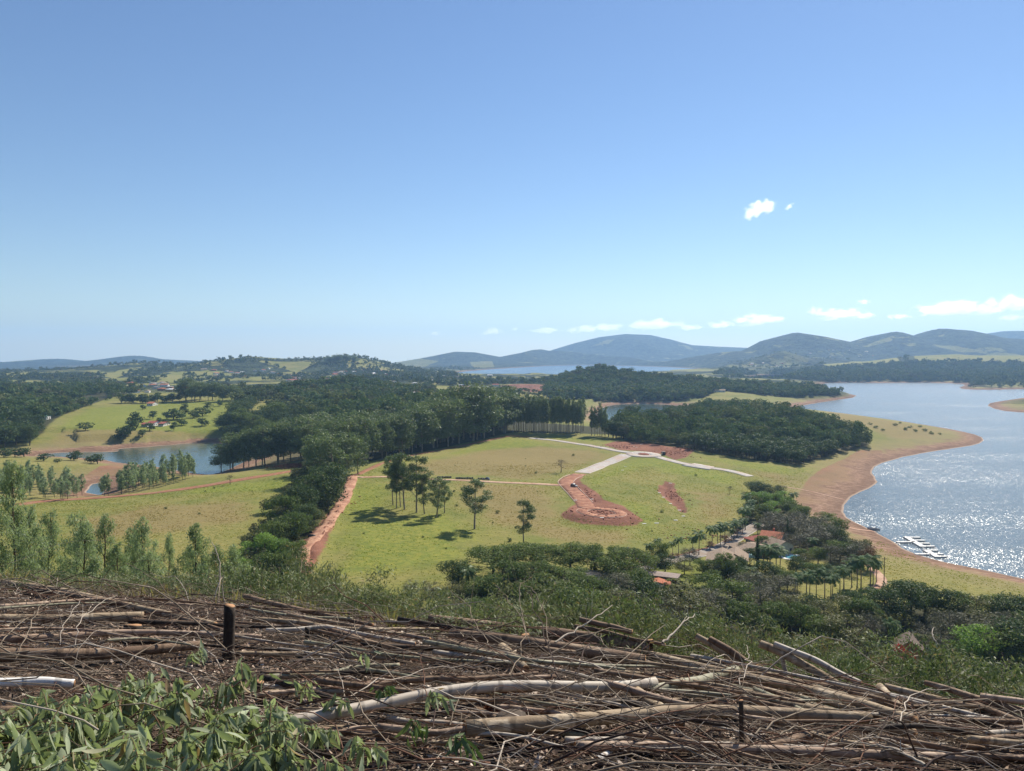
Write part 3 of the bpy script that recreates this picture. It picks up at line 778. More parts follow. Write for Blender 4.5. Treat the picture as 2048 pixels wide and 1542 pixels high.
ORD = 'first second third fourth fifth sixth seventh eighth ninth tenth eleventh twelfth thirteenth fourteenth fifteenth sixteenth seventeenth eighteenth nineteenth twentieth'.split()
TENS = {20: 'twenty', 30: 'thirty', 40: 'forty', 50: 'fifty', 60: 'sixty', 70: 'seventy', 80: 'eighty', 90: 'ninety'}
def ordinal(i):
    n = i+1
    if n <= 20: return ORD[n-1]
    if n >= 100: return 'hundred-and-' + ordinal(n-101) if n > 100 else 'hundredth'
    t, o = n//10*10, n % 10
    return TENS[t] + '-' + ORD[o-1] if o else TENS[t][:-1]+'ieth'
PARTNAME = {'palm_tree': ('trunk', 'fronds'), 'coconut_palm': ('trunk', 'fronds'), 'shrub': ('stem', 'foliage'), 'red_shrub': ('stem', 'foliage')}
tree_rng = np.random.default_rng(99)
def place_tree(kind, x, y, h, w=1.0, name=None, label=None, cat='tree', group=None, small=False, z=None):
    P = PROTO[kind][tree_rng.integers(len(PROTO[kind]))]
    s = h/P['H']; zz = float(ground_z(x, y)) - 0.05 if z is None else z
    name = name or kind; rz = tree_rng.random()*6.28
    if small and P['both']:
        o = link(name, P['both']); o.location = (x, y, zz); o.rotation_euler = (0, 0, rz); o.scale = (s*w, s*w, s)
    else:
        o = empty(name, (x, y, zz), rz, (s*w, s*w, s)); tn, cn = PARTNAME.get(kind, ('trunk', 'crown'))
        link(tn, P['trunk'], o); link(cn, P['crown'], o)
    return tag(o, label, cat, group)

def tree_px(kind, px, py, hp, w=1.0, **k):
    x, y, z = hit(px, py); depth = y/px_dir(px, py)[1]
    return place_tree(kind, x, y, hp*depth/F, w, **k)

def order_labels(objs, look, where, key=None):
    objs = sorted(objs, key=key or (lambda o: o.location.x/o.location.y))
    for i, o in enumerate(objs): o['label'] = f"{look}, {ordinal(i)} from the left {where}"

def tree_row(kinds, path, n, look, where, group, cat='tree', jit=(6, 2), hv=0.15, w=1.0, small=False, depth_rows=1, row_gap=10.0, name=None, lab=True, wv=0.15):
    P = np.array(path, float); seg = np.r_[0, np.cumsum(np.hypot(np.diff(P[:,0]), np.diff(P[:,1])))]
    objs = []
    for r in range(depth_rows):
        for i in range(n):
            t = (i+0.5+tree_rng.normal()*0.25)/n*seg[-1]
            px, py, hp = (np.interp(t, seg, P[:,j]) for j in range(3))
            px += tree_rng.normal()*jit[0]*0.5; py += tree_rng.normal()*jit[1]*0.5
            x, y, z = hit(px, py); hp *= 1 + tree_rng.normal()*hv*0.6
            h = hp*y/px_dir(px, py)[1]/F
            y2 = y + r*row_gap*(1+0.2*tree_rng.normal()); x2 = x + r*row_gap*0.5*tree_rng.normal()
            k = kinds[tree_rng.integers(len(kinds))]
            objs.append(place_tree(k, x2, y2, h, w*(1+wv*tree_rng.normal()), name=name, cat=cat, group=group, small=small))
    if lab: order_labels(objs, look, where)
    return objs

def sample_poly(P, spacing, rng, maxn=100000):
    P = np.asarray(P); x0, y0 = P.min(0); x1, y1 = P.max(0)
    nx, ny = max(1, int((x1-x0)/spacing)), max(1, int((y1-y0)/spacing))
    gx, gy = np.meshgrid(np.arange(nx+1)*spacing+x0, np.arange(ny+1)*spacing+y0)
    gx = gx + (rng.random(gx.shape)-0.5)*spacing*0.85 + (np.arange(gx.shape[0]) % 2)[:,None]*spacing*0.5; gy = gy + (rng.random(gy.shape)-0.5)*spacing*0.85
    m = poly_sd(gx, gy, P) > 0
    return gx[m], gy[m]

def tree_patch(kinds, poly, n, hp, look, where, group, cat='tree', small=False, w=1.0, name=None, seed=1, hv=0.2, lab=True, avoid=None):
    rng = np.random.default_rng(seed); P = gpoly(poly)
    area = 0.5*abs(np.dot(P[:,0], np.roll(P[:,1], 1))-np.dot(P[:,1], np.roll(P[:,0], 1)))
    x, y = sample_poly(P, math.sqrt(area/max(n, 1)), rng); objs = []
    for a, b in zip(x, y):
        if ground_z(a, b) < 0.8: continue
        if avoid and any(poly_sd(np.array([a]), np.array([b]), Q)[0] > 0 for Q in avoid): continue
        h = hp*(1+rng.normal()*hv)*b/F
        k = kinds[rng.integers(len(kinds))]
        objs.append(place_tree(k, a, b, max(1, h), w*(1+0.15*rng.normal()), name=name, cat=cat, group=group, small=small))
    if lab: order_labels(objs, look, where)
    return objs

def mass(name, xs, ys, hs, kinds, mat, label, cat='forest', wv=1.0, group=None):
    rng = np.random.default_rng(len(xs))
    Vs = []; Fs = []; Ts = []; Ls = []; o = 0; zs = ground_z(xs, ys)
    sel = rng.integers(0, sum(len(PROTO[k]) for k in kinds), len(xs)); protos = [p for k in kinds for p in PROTO[k]]
    for pi, P in enumerate(protos):
        m = sel == pi; k = int(m.sum())
        if not k: continue
        V = P['lv']; a = rng.random(k)*6.283; big = 0.62+0.95*rng.random(k)**2.2; s = hs[m]/P['H']*big; w = s*wv*(0.75+0.55*rng.random(k)); ca, sa = np.cos(a)*w, np.sin(a)*w
        X = V[None,:,0]*ca[:,None]-V[None,:,1]*sa[:,None]+xs[m][:,None]; Y = V[None,:,0]*sa[:,None]+V[None,:,1]*ca[:,None]+ys[m][:,None]
        Z = V[None,:,2]*s[:,None]+zs[m][:,None]
        Vs.append(np.stack([X, Y, Z], 2).reshape(-1,3)); n = len(V)
        Fs.append((P['lf'][None]+(np.arange(k)*n)[:,None,None]+o).reshape(-1, P['lf'].shape[1])); o += n*k
        Ts.append(np.repeat(rng.random(k), n)); Ls.append(np.tile(P['lr'], k))
    if not Vs: return None
    me = mesh_np(name, np.concatenate(Vs), np.concatenate(Fs), [mat], attrs={'tint': np.concatenate(Ts), 'leafrnd': np.concatenate(Ls)})
    return tag(link(name, me), label, cat, group, 'stuff')

# low detail shapes used only inside the far woods
def lowproto(kind, seed, H, W, n, size, z0=0.35):
    rng = np.random.default_rng(seed)
    cl = [(W*0.5*math.sqrt(rng.random())*math.cos(a), W*0.5*math.sqrt(rng.random())*math.sin(a), H*(z0+(0.85-z0)*rng.random()), W*0.3, W*0.3, H*0.17) for a in rng.random(6)*6.28]
    lv, lf, lr = leaf_quads(rng, cl, n, size, 1.25, 0.8, 0.35)
    PROTO.setdefault(kind, []).append(dict(H=H, W=W, lv=lv, lf=lf, lr=lr, both=None))
for s in range(4):
    lowproto('far_tree', 400+s, 10, 8, 75, 1.45)
    lowproto('mid_tree', 410+s, 10, 8, 200, 0.82)
    lowproto('near_forest', 420+s, 11, 7.5, 430, 0.52)
# ---------------------------------------------------------------- trees in the field
EG = 'tall open eucalyptus trees standing in the pasture'
for px, py, hp, w, lab in [(786,1010,98,0.75,'leftmost tall eucalyptus of the clump in the pasture'),(793,1017,104,0.6,'thin eucalyptus just right of the leftmost one in the pasture clump'),
    (801,1014,92,0.7,'eucalyptus with slim crown behind the clump in the pasture'),(809,1019,112,0.95,'tallest eucalyptus of the clump in the pasture'),
    (833,1025,112,0.95,'tall eucalyptus with bare lower trunk, middle of the pasture clump'),(849,1028,80,0.9,'shorter eucalyptus right of the middle of the pasture clump'),
    (873,1035,80,1.15,'bushy short eucalyptus at the right end of the pasture clump'),(889,1026,66,0.9,'lowest crowned eucalyptus behind the right end of the pasture clump'),
    (949,1058,98,1.25,'lone eucalyptus with wide open crown casting an oval shadow'),(1047,1089,88,0.95,'sparse lone eucalyptus standing right of the wide crowned one')]:
    tree_px('field_eucalyptus', px, py, hp*1.04, w*1.2, name='eucalyptus_tree', label=lab, group=EG)
tree_px('bare_tree', 1122, 945, 27, 1.2, label='small leafless tree alone in the dry upper pasture', name='bare_tree')
tree_px('bare_tree', 1460, 988, 16, 1.0, label='tiny bare tree at the right edge of the yellow pasture', name='bare_tree')
tree_px('bare_tree', 460, 969, 20, 1.2, label='pale leafless sapling beside the long red dirt road', name='bare_tree')
tree_px('bare_tree', 1018, 1010, 14, 1.0, label='twiggy sapling left of the sparse lone eucalyptus', name='bare_tree') if False else None
# ---------------------------------------------------------------- the big dark windbreak
tree_row(['big_eucalyptus'], [(436,944,56),(480,936,72),(540,929,80),(605,920,86)], 13, 'dark eucalyptus with visible trunk', 'along the left end of the windbreak', 'windbreak eucalyptus trees above the lagoon', w=1.15, name='eucalyptus_tree')
tree_row(['big_eucalyptus'], [(610,922,86),(700,926,88),(760,918,84),(830,905,82),(900,890,94),(960,878,98),(1022,864,84)], 27, 'big dense eucalyptus', 'in the front of the long dark windbreak', 'big eucalyptus trees of the long windbreak', w=1.2, hv=0.14, name='eucalyptus_tree')
tree_row(['big_eucalyptus'], [(610,912,90),(700,915,86),(760,907,84),(830,896,92),(900,881,98),(960,871,100),(1022,858,86)], 24, 'big dense eucalyptus', 'in the back row of the long dark windbreak', 'back row eucalyptus trees of the long windbreak', w=1.25, hv=0.16, name='eucalyptus_tree')
tree_row(['row_eucalyptus'], [(1026,863,66),(1080,865,68),(1166,868,68)], 34, 'slender pale trunked eucalyptus', 'in the front of the straight row', 'slender eucalyptus trees in the straight row', jit=(1.5,1), w=1.0, hv=0.1, name='eucalyptus_tree')
tree_row(['row_eucalyptus'], [(1026,859,66),(1080,861,68),(1170,864,68)], 26, 'slender eucalyptus', 'behind the front of the straight row', 'slender eucalyptus trees behind the straight row', jit=(2,1.5), w=1.05, hv=0.12, name='eucalyptus_tree')
tree_row(['row_eucalyptus'], [(1180,871,58),(1214,872,60)], 10, 'slender eucalyptus', 'in the short row after the gap', 'short row of slender eucalyptus trees after the gap', jit=(2,1.5), w=1.1, name='eucalyptus_tree')
tree_row(['dark_tree'], [(1215,874,30),(1250,878,30)], 6, 'low dark tree', 'between the slender row and the red earth', 'low dark trees by the red earth', w=1.0)
# ---------------------------------------------------------------- trees along the trench
for px, py, hp, w, k, lab in [(668,972,108,1.25,'big_eucalyptus','tallest broad eucalyptus at the head of the red trench'),(640,965,100,1.2,'big_eucalyptus','broad eucalyptus left of the tallest at the trench head'),
    (693,958,92,1.1,'big_eucalyptus','broad eucalyptus right of the tallest at the trench head'),(716,948,84,1.0,'big_eucalyptus','eucalyptus where the dirt track meets the windbreak'),(640,945,92,1.1,'big_eucalyptus','eucalyptus behind the trench head beside the dirt road'),
    (655,1018,86,1.0,'dark_tree','dark round tree right beside the upper trench'),(628,1028,80,1.0,'dark_tree','large dark round tree left of the upper trench'),(600,1048,74,1.05,'dark_tree','dark round tree halfway down the trench'),
    (572,1062,70,1.0,'broadleaf_tree','leafy tree on the field side halfway down the trench'),(612,1068,58,1.0,'dark_tree','low dark tree touching the middle of the trench'),
    (585,1092,64,1.1,'broadleaf_tree','wide leafy tree left of the lower trench'),(550,1100,60,1.0,'broadleaf_tree','leafy tree at the left edge of the trench thicket'),
    (530,1128,62,1.0,'lime_tree','bright green tree left of the trench bottom'),(560,1130,56,1.1,'lime_tree','bright green bushy tree beside the trench bottom'),(500,1130,50,1.0,'lime_tree','bright green tree nearest the open field'),
    (590,1135,56,1.0,'broadleaf_tree','leafy tree at the foot of the trench'),(565,1165,60,1.1,'broadleaf_tree','low leafy tree below the bright green ones'),(520,1165,58,1.1,'broadleaf_tree','leafy tree above the felled slope left of the trench'),
    (480,1160,50,1.1,'lime_tree','bright shrubby tree above the felled slope'),(597,1172,50,1.1,'dark_tree','dark low tree at the very foot of the trench')]:
    tree_px(k, px, py, hp, w, label=lab, group='trees crowded along the red trench', name={'big_eucalyptus':'eucalyptus_tree','lime_tree':'broadleaf_tree','dark_tree':'broadleaf_tree'}.get(k,k))
# ---------------------------------------------------------------- young plantations left
tree_patch(['plantation_eucalyptus'], [(-40,960),(60,955),(110,968),(172,984),(165,1000),(90,1000),(-40,1003)], 60, 40, 'young eucalyptus', 'in the plantation below the left bay', 'young eucalyptus plantation below the left bay', w=1.2, seed=3, hv=0.12, name='young_eucalyptus')
tree_patch(['plantation_eucalyptus'], [(198,986),(262,965),(330,948),(388,945),(386,960),(330,972),(260,988),(205,992)], 62, 38, 'young eucalyptus', 'in the plantation beside the lagoon', 'young eucalyptus plantation beside the lagoon', w=1.2, seed=4, hv=0.15, name='young_eucalyptus')
# ---------------------------------------------------------------- near young eucalyptus on the slope below the felled ground
def slope_tree(px, pytop, pybase, depth, w, lab, kind='young_eucalyptus', grp='young eucalyptus trees growing below the felled slope', name=None):
    dx, dy, dz = px_dir(px, pytop); ztop = CAMZ + dz*depth/dy; x = dx*depth/dy
    z = float(ground_z(x, depth)); return place_tree(kind, x, depth, ztop-z, w, label=lab, group=grp, name=name or kind)
for i, (px, top, D, w) in enumerate([(30,922,62,0.95),(52,1010,66,0.9),(84,1020,72,1.0),(132,1022,78,1.05),(160,1045,64,1.2),(212,1030,76,1.0),(240,1080,70,1.0),(284,1030,74,0.95),(262,1052,80,1.0),
      (333,1068,84,0.7),(394,1042,78,0.95),(378,1090,86,1.0),(-18,980,60,1.0),(306,1098,62,1.2),(432,1092,60,1.1),(470,1088,58,1.1),(455,1120,52,1.2),(410,1125,55,1.3)]):
    slope_tree(px, top, 0, D, w*0.95, '')
_sl = [o for o in COL.objects if o.get('group') == 'young eucalyptus trees growing below the felled slope']
order_labels(_sl, 'young grey-green eucalyptus with thin stem', 'above the felled slope')
# ---------------------------------------------------------------- left side scattered trees
for px, py, hp, w, lab in [(88,922,14,1.7,'flat topped small tree on the left bay shore'),(148,921,18,1.5,'round dark tree at the lagoon edge'),(195,928,19,1.3,'dark tree on the red point of the lagoon'),(182,926,13,1.8,'low bush beside the dark tree on the red point'),
    (115,926,8,1.6,'little scrubby tree right of the flat topped one'),(8,915,18,1.5,'dark bush at the far left of the bay'),(30,914,16,1.6,'second dark bush at the left of the bay'),(48,914,17,1.6,'third dark bush at the left of the bay'),
    (171,861,15,1.7,'lone round tree in the middle of the left pasture'),(273,856,30,1.1,'tall dark tree at the top of the pasture hedge'),(262,868,26,1.1,'bushy tree in the middle of the pasture hedge'),(250,876,22,1.1,'bushy tree low in the pasture hedge'),(240,880,18,1.2,'lowest bushy tree of the pasture hedge'),
    (347,839,20,2.0,'wide dome tree behind the red roofed farmhouse'),(334,839,14,1.5,'small tree left of the wide dome tree'),(285,874,14,1.3,'small tree in front of the farmhouse, lower'),(299,862,15,1.3,'small tree in front of the farmhouse, upper'),(363,851,13,1.6,'dark bush right of the farmhouse'),
    (404,852,15,1.6,'dark tree at the right edge of the farm garden'),(388,836,13,1.7,'dark tree on the pasture track above the farm garden'),(405,832,16,2.0,'wide tree by the pasture track'),(416,818,11,1.3,'round dark tree high on the pasture'),
    (285,819,9,1.3,'small tree on the fence line of the left pasture'),(369,823,16,1.0,'thin tree in the upper pasture'),(306,838,15,1.2,'purplish tree behind the farmhouse roof'),(348,861,16,0.9,'thin pale tree in front of the farm garden'),(438,812,12,1.0,'upright tree at the upper pasture edge'),
    (318,845,9,1.3,'small garden tree left by the farmhouse'),(332,848,10,1.2,'garden tree right by the farmhouse'),(372,828,10,1.3,'small tree below the thin one in the upper pasture')]:
    tree_px('small_tree', px, py, hp, w, label=lab, group='scattered trees on the left pastures and shore', small=True, name='broadleaf_tree')
tree_px('palm_tree', 580, 806, 16, 1.4, label='lone palm on the far bright green meadow', name='palm_tree')
tree_row(['big_eucalyptus'], [(362,802,36),(385,803,44),(410,800,38),(440,802,34),(478,800,26)], 14, 'dark eucalyptus', 'in the clump above the left pasture', 'dark eucalyptus clump above the left pasture', w=1.35, small=True, name='eucalyptus_tree')
tree_row(['small_tree'], [(240,806,16),(300,806,15),(360,802,14)], 16, 'dark hedge tree', 'along the top of the left pasture', 'hedge trees along the top of the left pasture', w=1.3, small=True, name='broadleaf_tree')
tree_row(['dark_tree'], [(455,872,34),(468,850,36),(478,835,30),(500,818,26)], 12, 'rounded dark tree', 'at the right edge of the left pasture', 'trees at the right edge of the left pasture', w=1.05, small=True, name='broadleaf_tree')
tree_patch(['dark_tree','broadleaf_tree'], [(450,885),(470,852),(560,838),(640,842),(700,850),(640,872),(560,885),(500,900)], 60, 30, 'dark tree', 'in the wood behind the windbreak', 'trees of the wood behind the windbreak', w=1.1, small=True, seed=8, name='broadleaf_tree')
tree_patch(['dark_tree','small_tree'], [(-60,862),(40,855),(82,868),(84,888),(10,897),(-60,900)], 30, 34, 'dark tree', 'in the wood by the left bay', 'trees of the wood by the left bay', w=1.15, small=True, seed=9, name='broadleaf_tree')

tree_row(['row_eucalyptus','big_eucalyptus'], [(650,726,12),(680,724,16),(712,725,13)], 22, 'tiny dark eucalyptus', 'on the skyline of the wooded left ridge', 'eucalyptus trees on the skyline of the left ridge', jit=(3,1), w=1.2, small=True, name='eucalyptus_tree')
# ---------------------------------------------------------------- garden and valley floor below
ORCH = [(905,1176,44,1.0,'dark_tree'),(938,1180,40,1.1,'coconut_palm'),(985,1162,58,1.25,'umbrella_tree'),(1030,1152,56,1.2,'umbrella_tree'),(1085,1146,50,1.2,'umbrella_tree'),(1140,1150,54,1.2,'umbrella_tree'),(1190,1155,52,1.1,'umbrella_tree'),(1228,1160,56,1.2,'umbrella_tree'),(1268,1162,56,1.0,'umbrella_tree'),
  (1010,1190,52,1.1,'broadleaf_tree'),(1070,1188,56,1.1,'umbrella_tree'),(1130,1205,58,1.25,'umbrella_tree'),(1175,1218,54,1.1,'umbrella_tree'),(1230,1215,58,1.15,'leafless_tree'),(1275,1200,50,1.0,'broadleaf_tree'),(1180,1250,60,1.1,'broadleaf_tree'),
  (1240,1255,60,1.1,'olive_tree'),(1300,1262,64,1.1,'leafless_tree'),(1290,1225,54,1.0,'dark_tree'),(1110,1240,56,1.1,'broadleaf_tree'),(1050,1225,50,1.1,'broadleaf_tree'),(960,1205,44,1.1,'broadleaf_tree'),(910,1205,34,1.1,'olive_tree'),(858,1195,30,1.1,'leafless_tree'),(820,1185,22,1.1,'leafless_tree'),
  (1330,1235,50,1.1,'olive_tree'),(1360,1215,48,1.2,'leafless_tree'),(1375,1262,62,1.2,'olive_tree'),(1420,1250,60,1.2,'leafless_tree'),(1418,1205,46,1.1,'broadleaf_tree'),(1465,1235,60,1.1,'broadleaf_tree'),(1500,1205,50,1.1,'leafless_tree'),(1520,1235,60,1.2,'leafless_tree'),(1560,1215,54,1.1,'leafless_tree'),(1475,1265,50,1.0,'broadleaf_tree'),
  (1340,1285,60,1.1,'leafless_tree'),(1540,1262,50,1.0,'broadleaf_tree'),(1580,1250,50,1.0,'olive_tree'),(1535,1290,44,0.9,'dark_tree'),(1552,1300,40,0.5,'lime_tree'),(1600,1270,50,0.9,'broadleaf_tree'),(1620,1245,46,1.0,'dark_tree'),(1645,1265,50,1.0,'olive_tree'),
  (1680,1250,50,1.0,'olive_tree'),(1700,1240,46,0.9,'dark_tree'),(1720,1262,52,1.0,'broadleaf_tree'),(1738,1225,40,1.0,'broadleaf_tree'),(1770,1248,56,1.0,'dark_tree'),(1800,1238,60,1.1,'dark_tree'),(1822,1225,50,1.1,'dark_tree'),(1850,1232,50,1.0,'broadleaf_tree'),(1880,1240,50,1.1,'dark_tree'),(1915,1245,48,1.1,'broadleaf_tree'),
  (1950,1252,50,1.1,'olive_tree'),(1985,1255,52,1.1,'broadleaf_tree'),(2020,1262,56,1.1,'dark_tree'),(2060,1270,60,1.1,'dark_tree'),(1690,1305,62,1.1,'olive_tree'),(1650,1295,50,1.0,'broadleaf_tree'),(1740,1290,52,0.9,'leafless_tree'),
  (1880,1320,60,0.9,'leafless_tree'),(1900,1285,52,1.0,'leafless_tree'),(1940,1330,70,1.0,'lime_tree'),(1975,1310,60,1.1,'leafless_tree'),(2000,1330,64,1.1,'broadleaf_tree'),(2040,1330,70,1.1,'dark_tree'),(1850,1290,40,1.0,'leafless_tree'),(1960,1285,50,1.0,'olive_tree'),
  (1780,1290,44,0.8,'coconut_palm'),(1735,1260,50,0.8,'coconut_palm'),(2010,1295,58,1.0,'leafless_tree'),(2080,1310,70,1.0,'broadleaf_tree'),(1270,1290,56,1.1,'broadleaf_tree'),(1400,1298,54,1.0,'broadleaf_tree'),(1460,1295,44,1.0,'leafless_tree'),(1180,1290,56,1.1,'umbrella_tree'),(1060,1270,50,1.1,'broadleaf_tree'),(960,1250,44,1.1,'broadleaf_tree')]
LOOK = {'umbrella_tree': ('broadleaf_tree','spreading green tree with flat crown'), 'broadleaf_tree': ('broadleaf_tree','green leafy tree'), 'dark_tree': ('broadleaf_tree','dark green dense tree'), 'olive_tree': ('broadleaf_tree','olive yellowish tree'),
        'leafless_tree': ('leafless_tree','grey nearly leafless tree'), 'lime_tree': ('broadleaf_tree','bright yellow-green tree'), 'coconut_palm': ('palm_tree','drooping coconut palm')}
_g = {}
for px, py, hp, w, k in ORCH:
    o = tree_px(k, px, py, hp*1.22, w*1.12, name=LOOK[k][0], group=LOOK[k][1]+'s of the lower valley', cat='palm' if 'palm' in k else 'tree'); _g.setdefault(k, []).append(o)
for k, L in _g.items(): order_labels(L, LOOK[k][1], 'in the belt below the villas')
# garden round the villas
GARD = [(1503,985,18,1.2,'dark_tree'),(1515,992,24,1.2,'dark_tree'),(1532,995,22,1.2,'dark_tree'),(1560,992,18,1.1,'dark_tree'),(1510,1010,24,1.1,'lime_tree'),(1530,1012,26,1.2,'lime_tree'),(1550,1015,26,1.2,'lime_tree'),(1570,1012,26,1.1,'lime_tree'),(1540,1035,28,1.1,'lime_tree'),
  (1520,1040,28,1.0,'broadleaf_tree'),(1585,1035,28,1.1,'broadleaf_tree'),(1600,1045,30,1.0,'broadleaf_tree'),(1545,1062,34,1.2,'leafless_tree'),(1565,1075,38,1.2,'leafless_tree'),(1530,1070,30,1.1,'leafless_tree'),(1575,1085,44,0.5,'cypress'),(1590,1062,34,1.1,'leafless_tree'),
  (1610,1072,38,1.2,'leafless_tree'),(1635,1080,40,1.2,'leafless_tree'),(1625,1100,44,1.2,'leafless_tree'),(1655,1095,44,1.2,'leafless_tree'),(1645,1060,30,1.1,'broadleaf_tree'),(1665,1078,36,1.1,'broadleaf_tree'),(1672,1098,36,1.0,'dark_tree'),(1600,1105,34,1.1,'leafless_tree'),
  (1680,1120,34,1.0,'broadleaf_tree'),(1700,1128,34,1.0,'dark_tree'),(1720,1135,46,1.0,'leafless_tree'),(1735,1140,38,1.0,'rust_tree'),(1660,1130,36,1.0,'leafless_tree'),(1636,1128,30,1.0,'broadleaf_tree'),(1700,1150,30,1.0,'leafless_tree'),(1612,1135,24,1.0,'olive_tree'),
  (1592,1150,30,0.9,'dark_tree'),(1318,1125,36,0.9,'broadleaf_tree'),(1330,1148,34,0.9,'dark_tree'),(1310,1142,30,0.9,'leafless_tree'),(1369,1148,26,1.1,'olive_tree'),(1380,1130,30,1.0,'leafless_tree'),(1450,1160,44,0.8,'broadleaf_tree'),(1465,1168,40,0.7,'dark_tree'),(1515,1140,60,0.6,'cypress'),
  (1530,1165,34,1.0,'dark_tree'),(1560,1165,28,1.0,'broadleaf_tree'),(1575,1180,32,1.0,'broadleaf_tree'),(1490,1175,30,1.0,'broadleaf_tree'),(1425,1172,26,1.0,'broadleaf_tree'),(1540,1190,34,1.0,'olive_tree'),(1500,1190,30,1.0,'dark_tree'),(1290,1135,26,1.0,'rust_tree'),(1268,1128,26,1.0,'rust_tree'),
  (1350,1125,16,1.2,'rust_tree'),(1420,1100,14,1.4,'rust_tree'),(1450,1090,16,1.4,'rust_tree'),(1475,1075,14,1.2,'rust_tree'),(1630,1160,30,1.0,'broadleaf_tree'),(1655,1160,26,1.0,'dark_tree'),(1590,1180,30,1.0,'leafless_tree'),(1408,1150,28,1.0,'broadleaf_tree'),(1500,1128,26,0.9,'dark_tree'),(1524,1102,26,0.9,'broadleaf_tree'),(1486,1106,18,1.0,'olive_tree'),(1572,1100,34,1.0,'leafless_tree'),(1535,1122,24,0.9,'dark_tree'),(1600,1128,26,1.0,'broadleaf_tree'),(1480,1150,30,0.9,'dark_tree'),(1428,1158,26,1.0,'olive_tree')]
LOOK.update({'cypress': ('cypress','tall narrow dark cypress'), 'rust_tree': ('broadleaf_tree','low rusty brown tree')})
_g = {}
for px, py, hp, w, k in GARD:
    o = tree_px(k, px, py, hp*1.18, w*1.15, name=LOOK[k][0], group=LOOK[k][1]+'s around the villas'); _g.setdefault(k, []).append(o)
for k, L in _g.items(): order_labels(L, LOOK[k][1], 'in the gardens around the villas')
PAL = [(1298,1119,32),(1316,1112,26),(1344,1113,30),(1358,1113,36),(1388,1108,30),(1399,1110,40),(1425,1097,36),(1436,1092,34),(1444,1090,38),(1453,1087,36),(1462,1083,36),(1471,1080,34),(1480,1074,36),(1472,1070,32),(1484,1066,34),(1493,1060,36),(1488,1052,34),(1497,1046,32),(1500,1036,34),(1490,1036,28),(1506,1028,30),(1498,1022,26),(1586,1016,32),(1240,1122,26),(1222,1122,24),(1255,1120,24)]
L = [tree_px('palm_tree', a+tree_rng.normal()*2.5, b+tree_rng.normal()*1.5, h*1.1*(1+0.14*tree_rng.normal()), 1.15, group='royal palms along the drive and field edge', cat='palm') for a, b, h in PAL]; order_labels(L, 'royal palm with feathery crown', 'along the drive and field edge')
PAL = [(1596,1202,56),(1610,1203,48),(1628,1199,56),(1644,1198,56),(1658,1199,56),(1666,1192,50),(1675,1188,54),(1690,1186,56),(1703,1183,56),(1712,1180,52),(1726,1175,58),(1737,1172,58),(1747,1167,54),(1620,1192,50),(1684,1178,50),(1755,1163,48)]
L = [tree_px('palm_tree', a+tree_rng.normal()*3, b+tree_rng.normal()*3.5, h*1.02*(1+0.13*tree_rng.normal()), 1.1, group='royal palms lining the lawn by the curved path', cat='palm') for a, b, h in PAL]; order_labels(L, 'tall royal palm', 'in the line before the curved path')
PAL = [(1527,1140,50),(1540,1148,62),(1552,1150,54),(1560,1140,46),(1500,1168,36),(1480,1165,34),(1510,1175,30),(1625,1110,36),(1515,1070,26),(1545,1094,22),(1490,1140,20),(1610,1150,26)]
L = [tree_px('palm_tree', a, b, h, 1.3, group='garden palms beside the villas', cat='palm') for a, b, h in PAL]; order_labels(L, 'dark garden palm', 'standing among the villas')

# ---------------------------------------------------------------- woods
frng = np.random.default_rng(5)
def wood_points(poly, spacing, hmin, rng=frng, raw=None):
    P = gpoly(poly) if raw is None else raw
    x, y = sample_poly(P, spacing, rng)
    m = ground_z(x, y) > hmin
    return x[m], y[m]
# peninsula wood: the trees that show largest are objects, the rest one mass
x, y = wood_points(REG['wood'][0], 6.2, 3.0)
k = np.argsort(y + 0.0*x); front = k[:150]; rest = k[150:]
L = []
for i in front: L.append(place_tree('forest_tree', x[i], y[i], 11.5*(0.8+0.4*frng.random()), 1.15, cat='tree', group='dark trees on the near edge of the peninsula wood', small=True))
order_labels(L, 'dark rounded tree', 'on the near edge of the peninsula wood')
mass('peninsula_forest', x[rest], y[rest], 11.5*(0.75+0.5*frng.random(len(rest))), ['near_forest'], ML['tintdark'], 'dense dark wood covering the near peninsula')
x, y = wood_points(REG['wood'][2], 7.2, 2.0)
mass('headland_forest', x, y, 12*(0.75+0.5*frng.random(len(x))), ['mid_tree'], ML['tintdark'], 'dark wooded ridge between the two arms of the lake')
x, y = wood_points(REG['wood'][3], 6.6, 2.0)
mass('hill_forest', x, y, 11.5*(0.75+0.5*frng.random(len(x))), ['mid_tree'], ML['tintdark'], 'dense wood on the rounded hill left of centre')
x, y = wood_points([(610,842),(680,832),(780,822),(900,822),(1010,838),(1030,856),(960,868),(860,880),(760,890),(660,895),(600,880)], 8.5, 2.0)
mass('windbreak_forest', x, y, 17*(0.75+0.5*frng.random(len(x))), ['near_forest'], ML['tintdark'], 'wood filling the ground behind the long windbreak')
x, y = wood_points([(-300,782),(100,778),(240,775),(260,788),(200,806),(130,830),(95,858),(60,876),(0,892),(-300,900)], 9.5, 1.5)
keep = vn = vnoise(x/60, y/60, 91) > -0.16
mass('valley_woodland', x[keep], y[keep], 11*(0.7+0.6*frng.random(keep.sum())), ['mid_tree'], ML['tintdark'], 'patchy dark woodland in the valley at the far left')
# right shore wood
x, y = wood_points([(1425,752),(1450,742),(1560,738),(1650,738),(1800,728),(2048,728),(2400,728),(2400,765),(2048,762),(1980,766),(1900,762),(1800,763),(1650,764),(1600,760),(1500,752)], 11, 1.2)
mass('far_shore_forest', x, y, 13*(0.7+0.6*frng.random(len(x))), ['far_tree'], ML['tintfar'], 'long belt of dark wood along the far right shore')
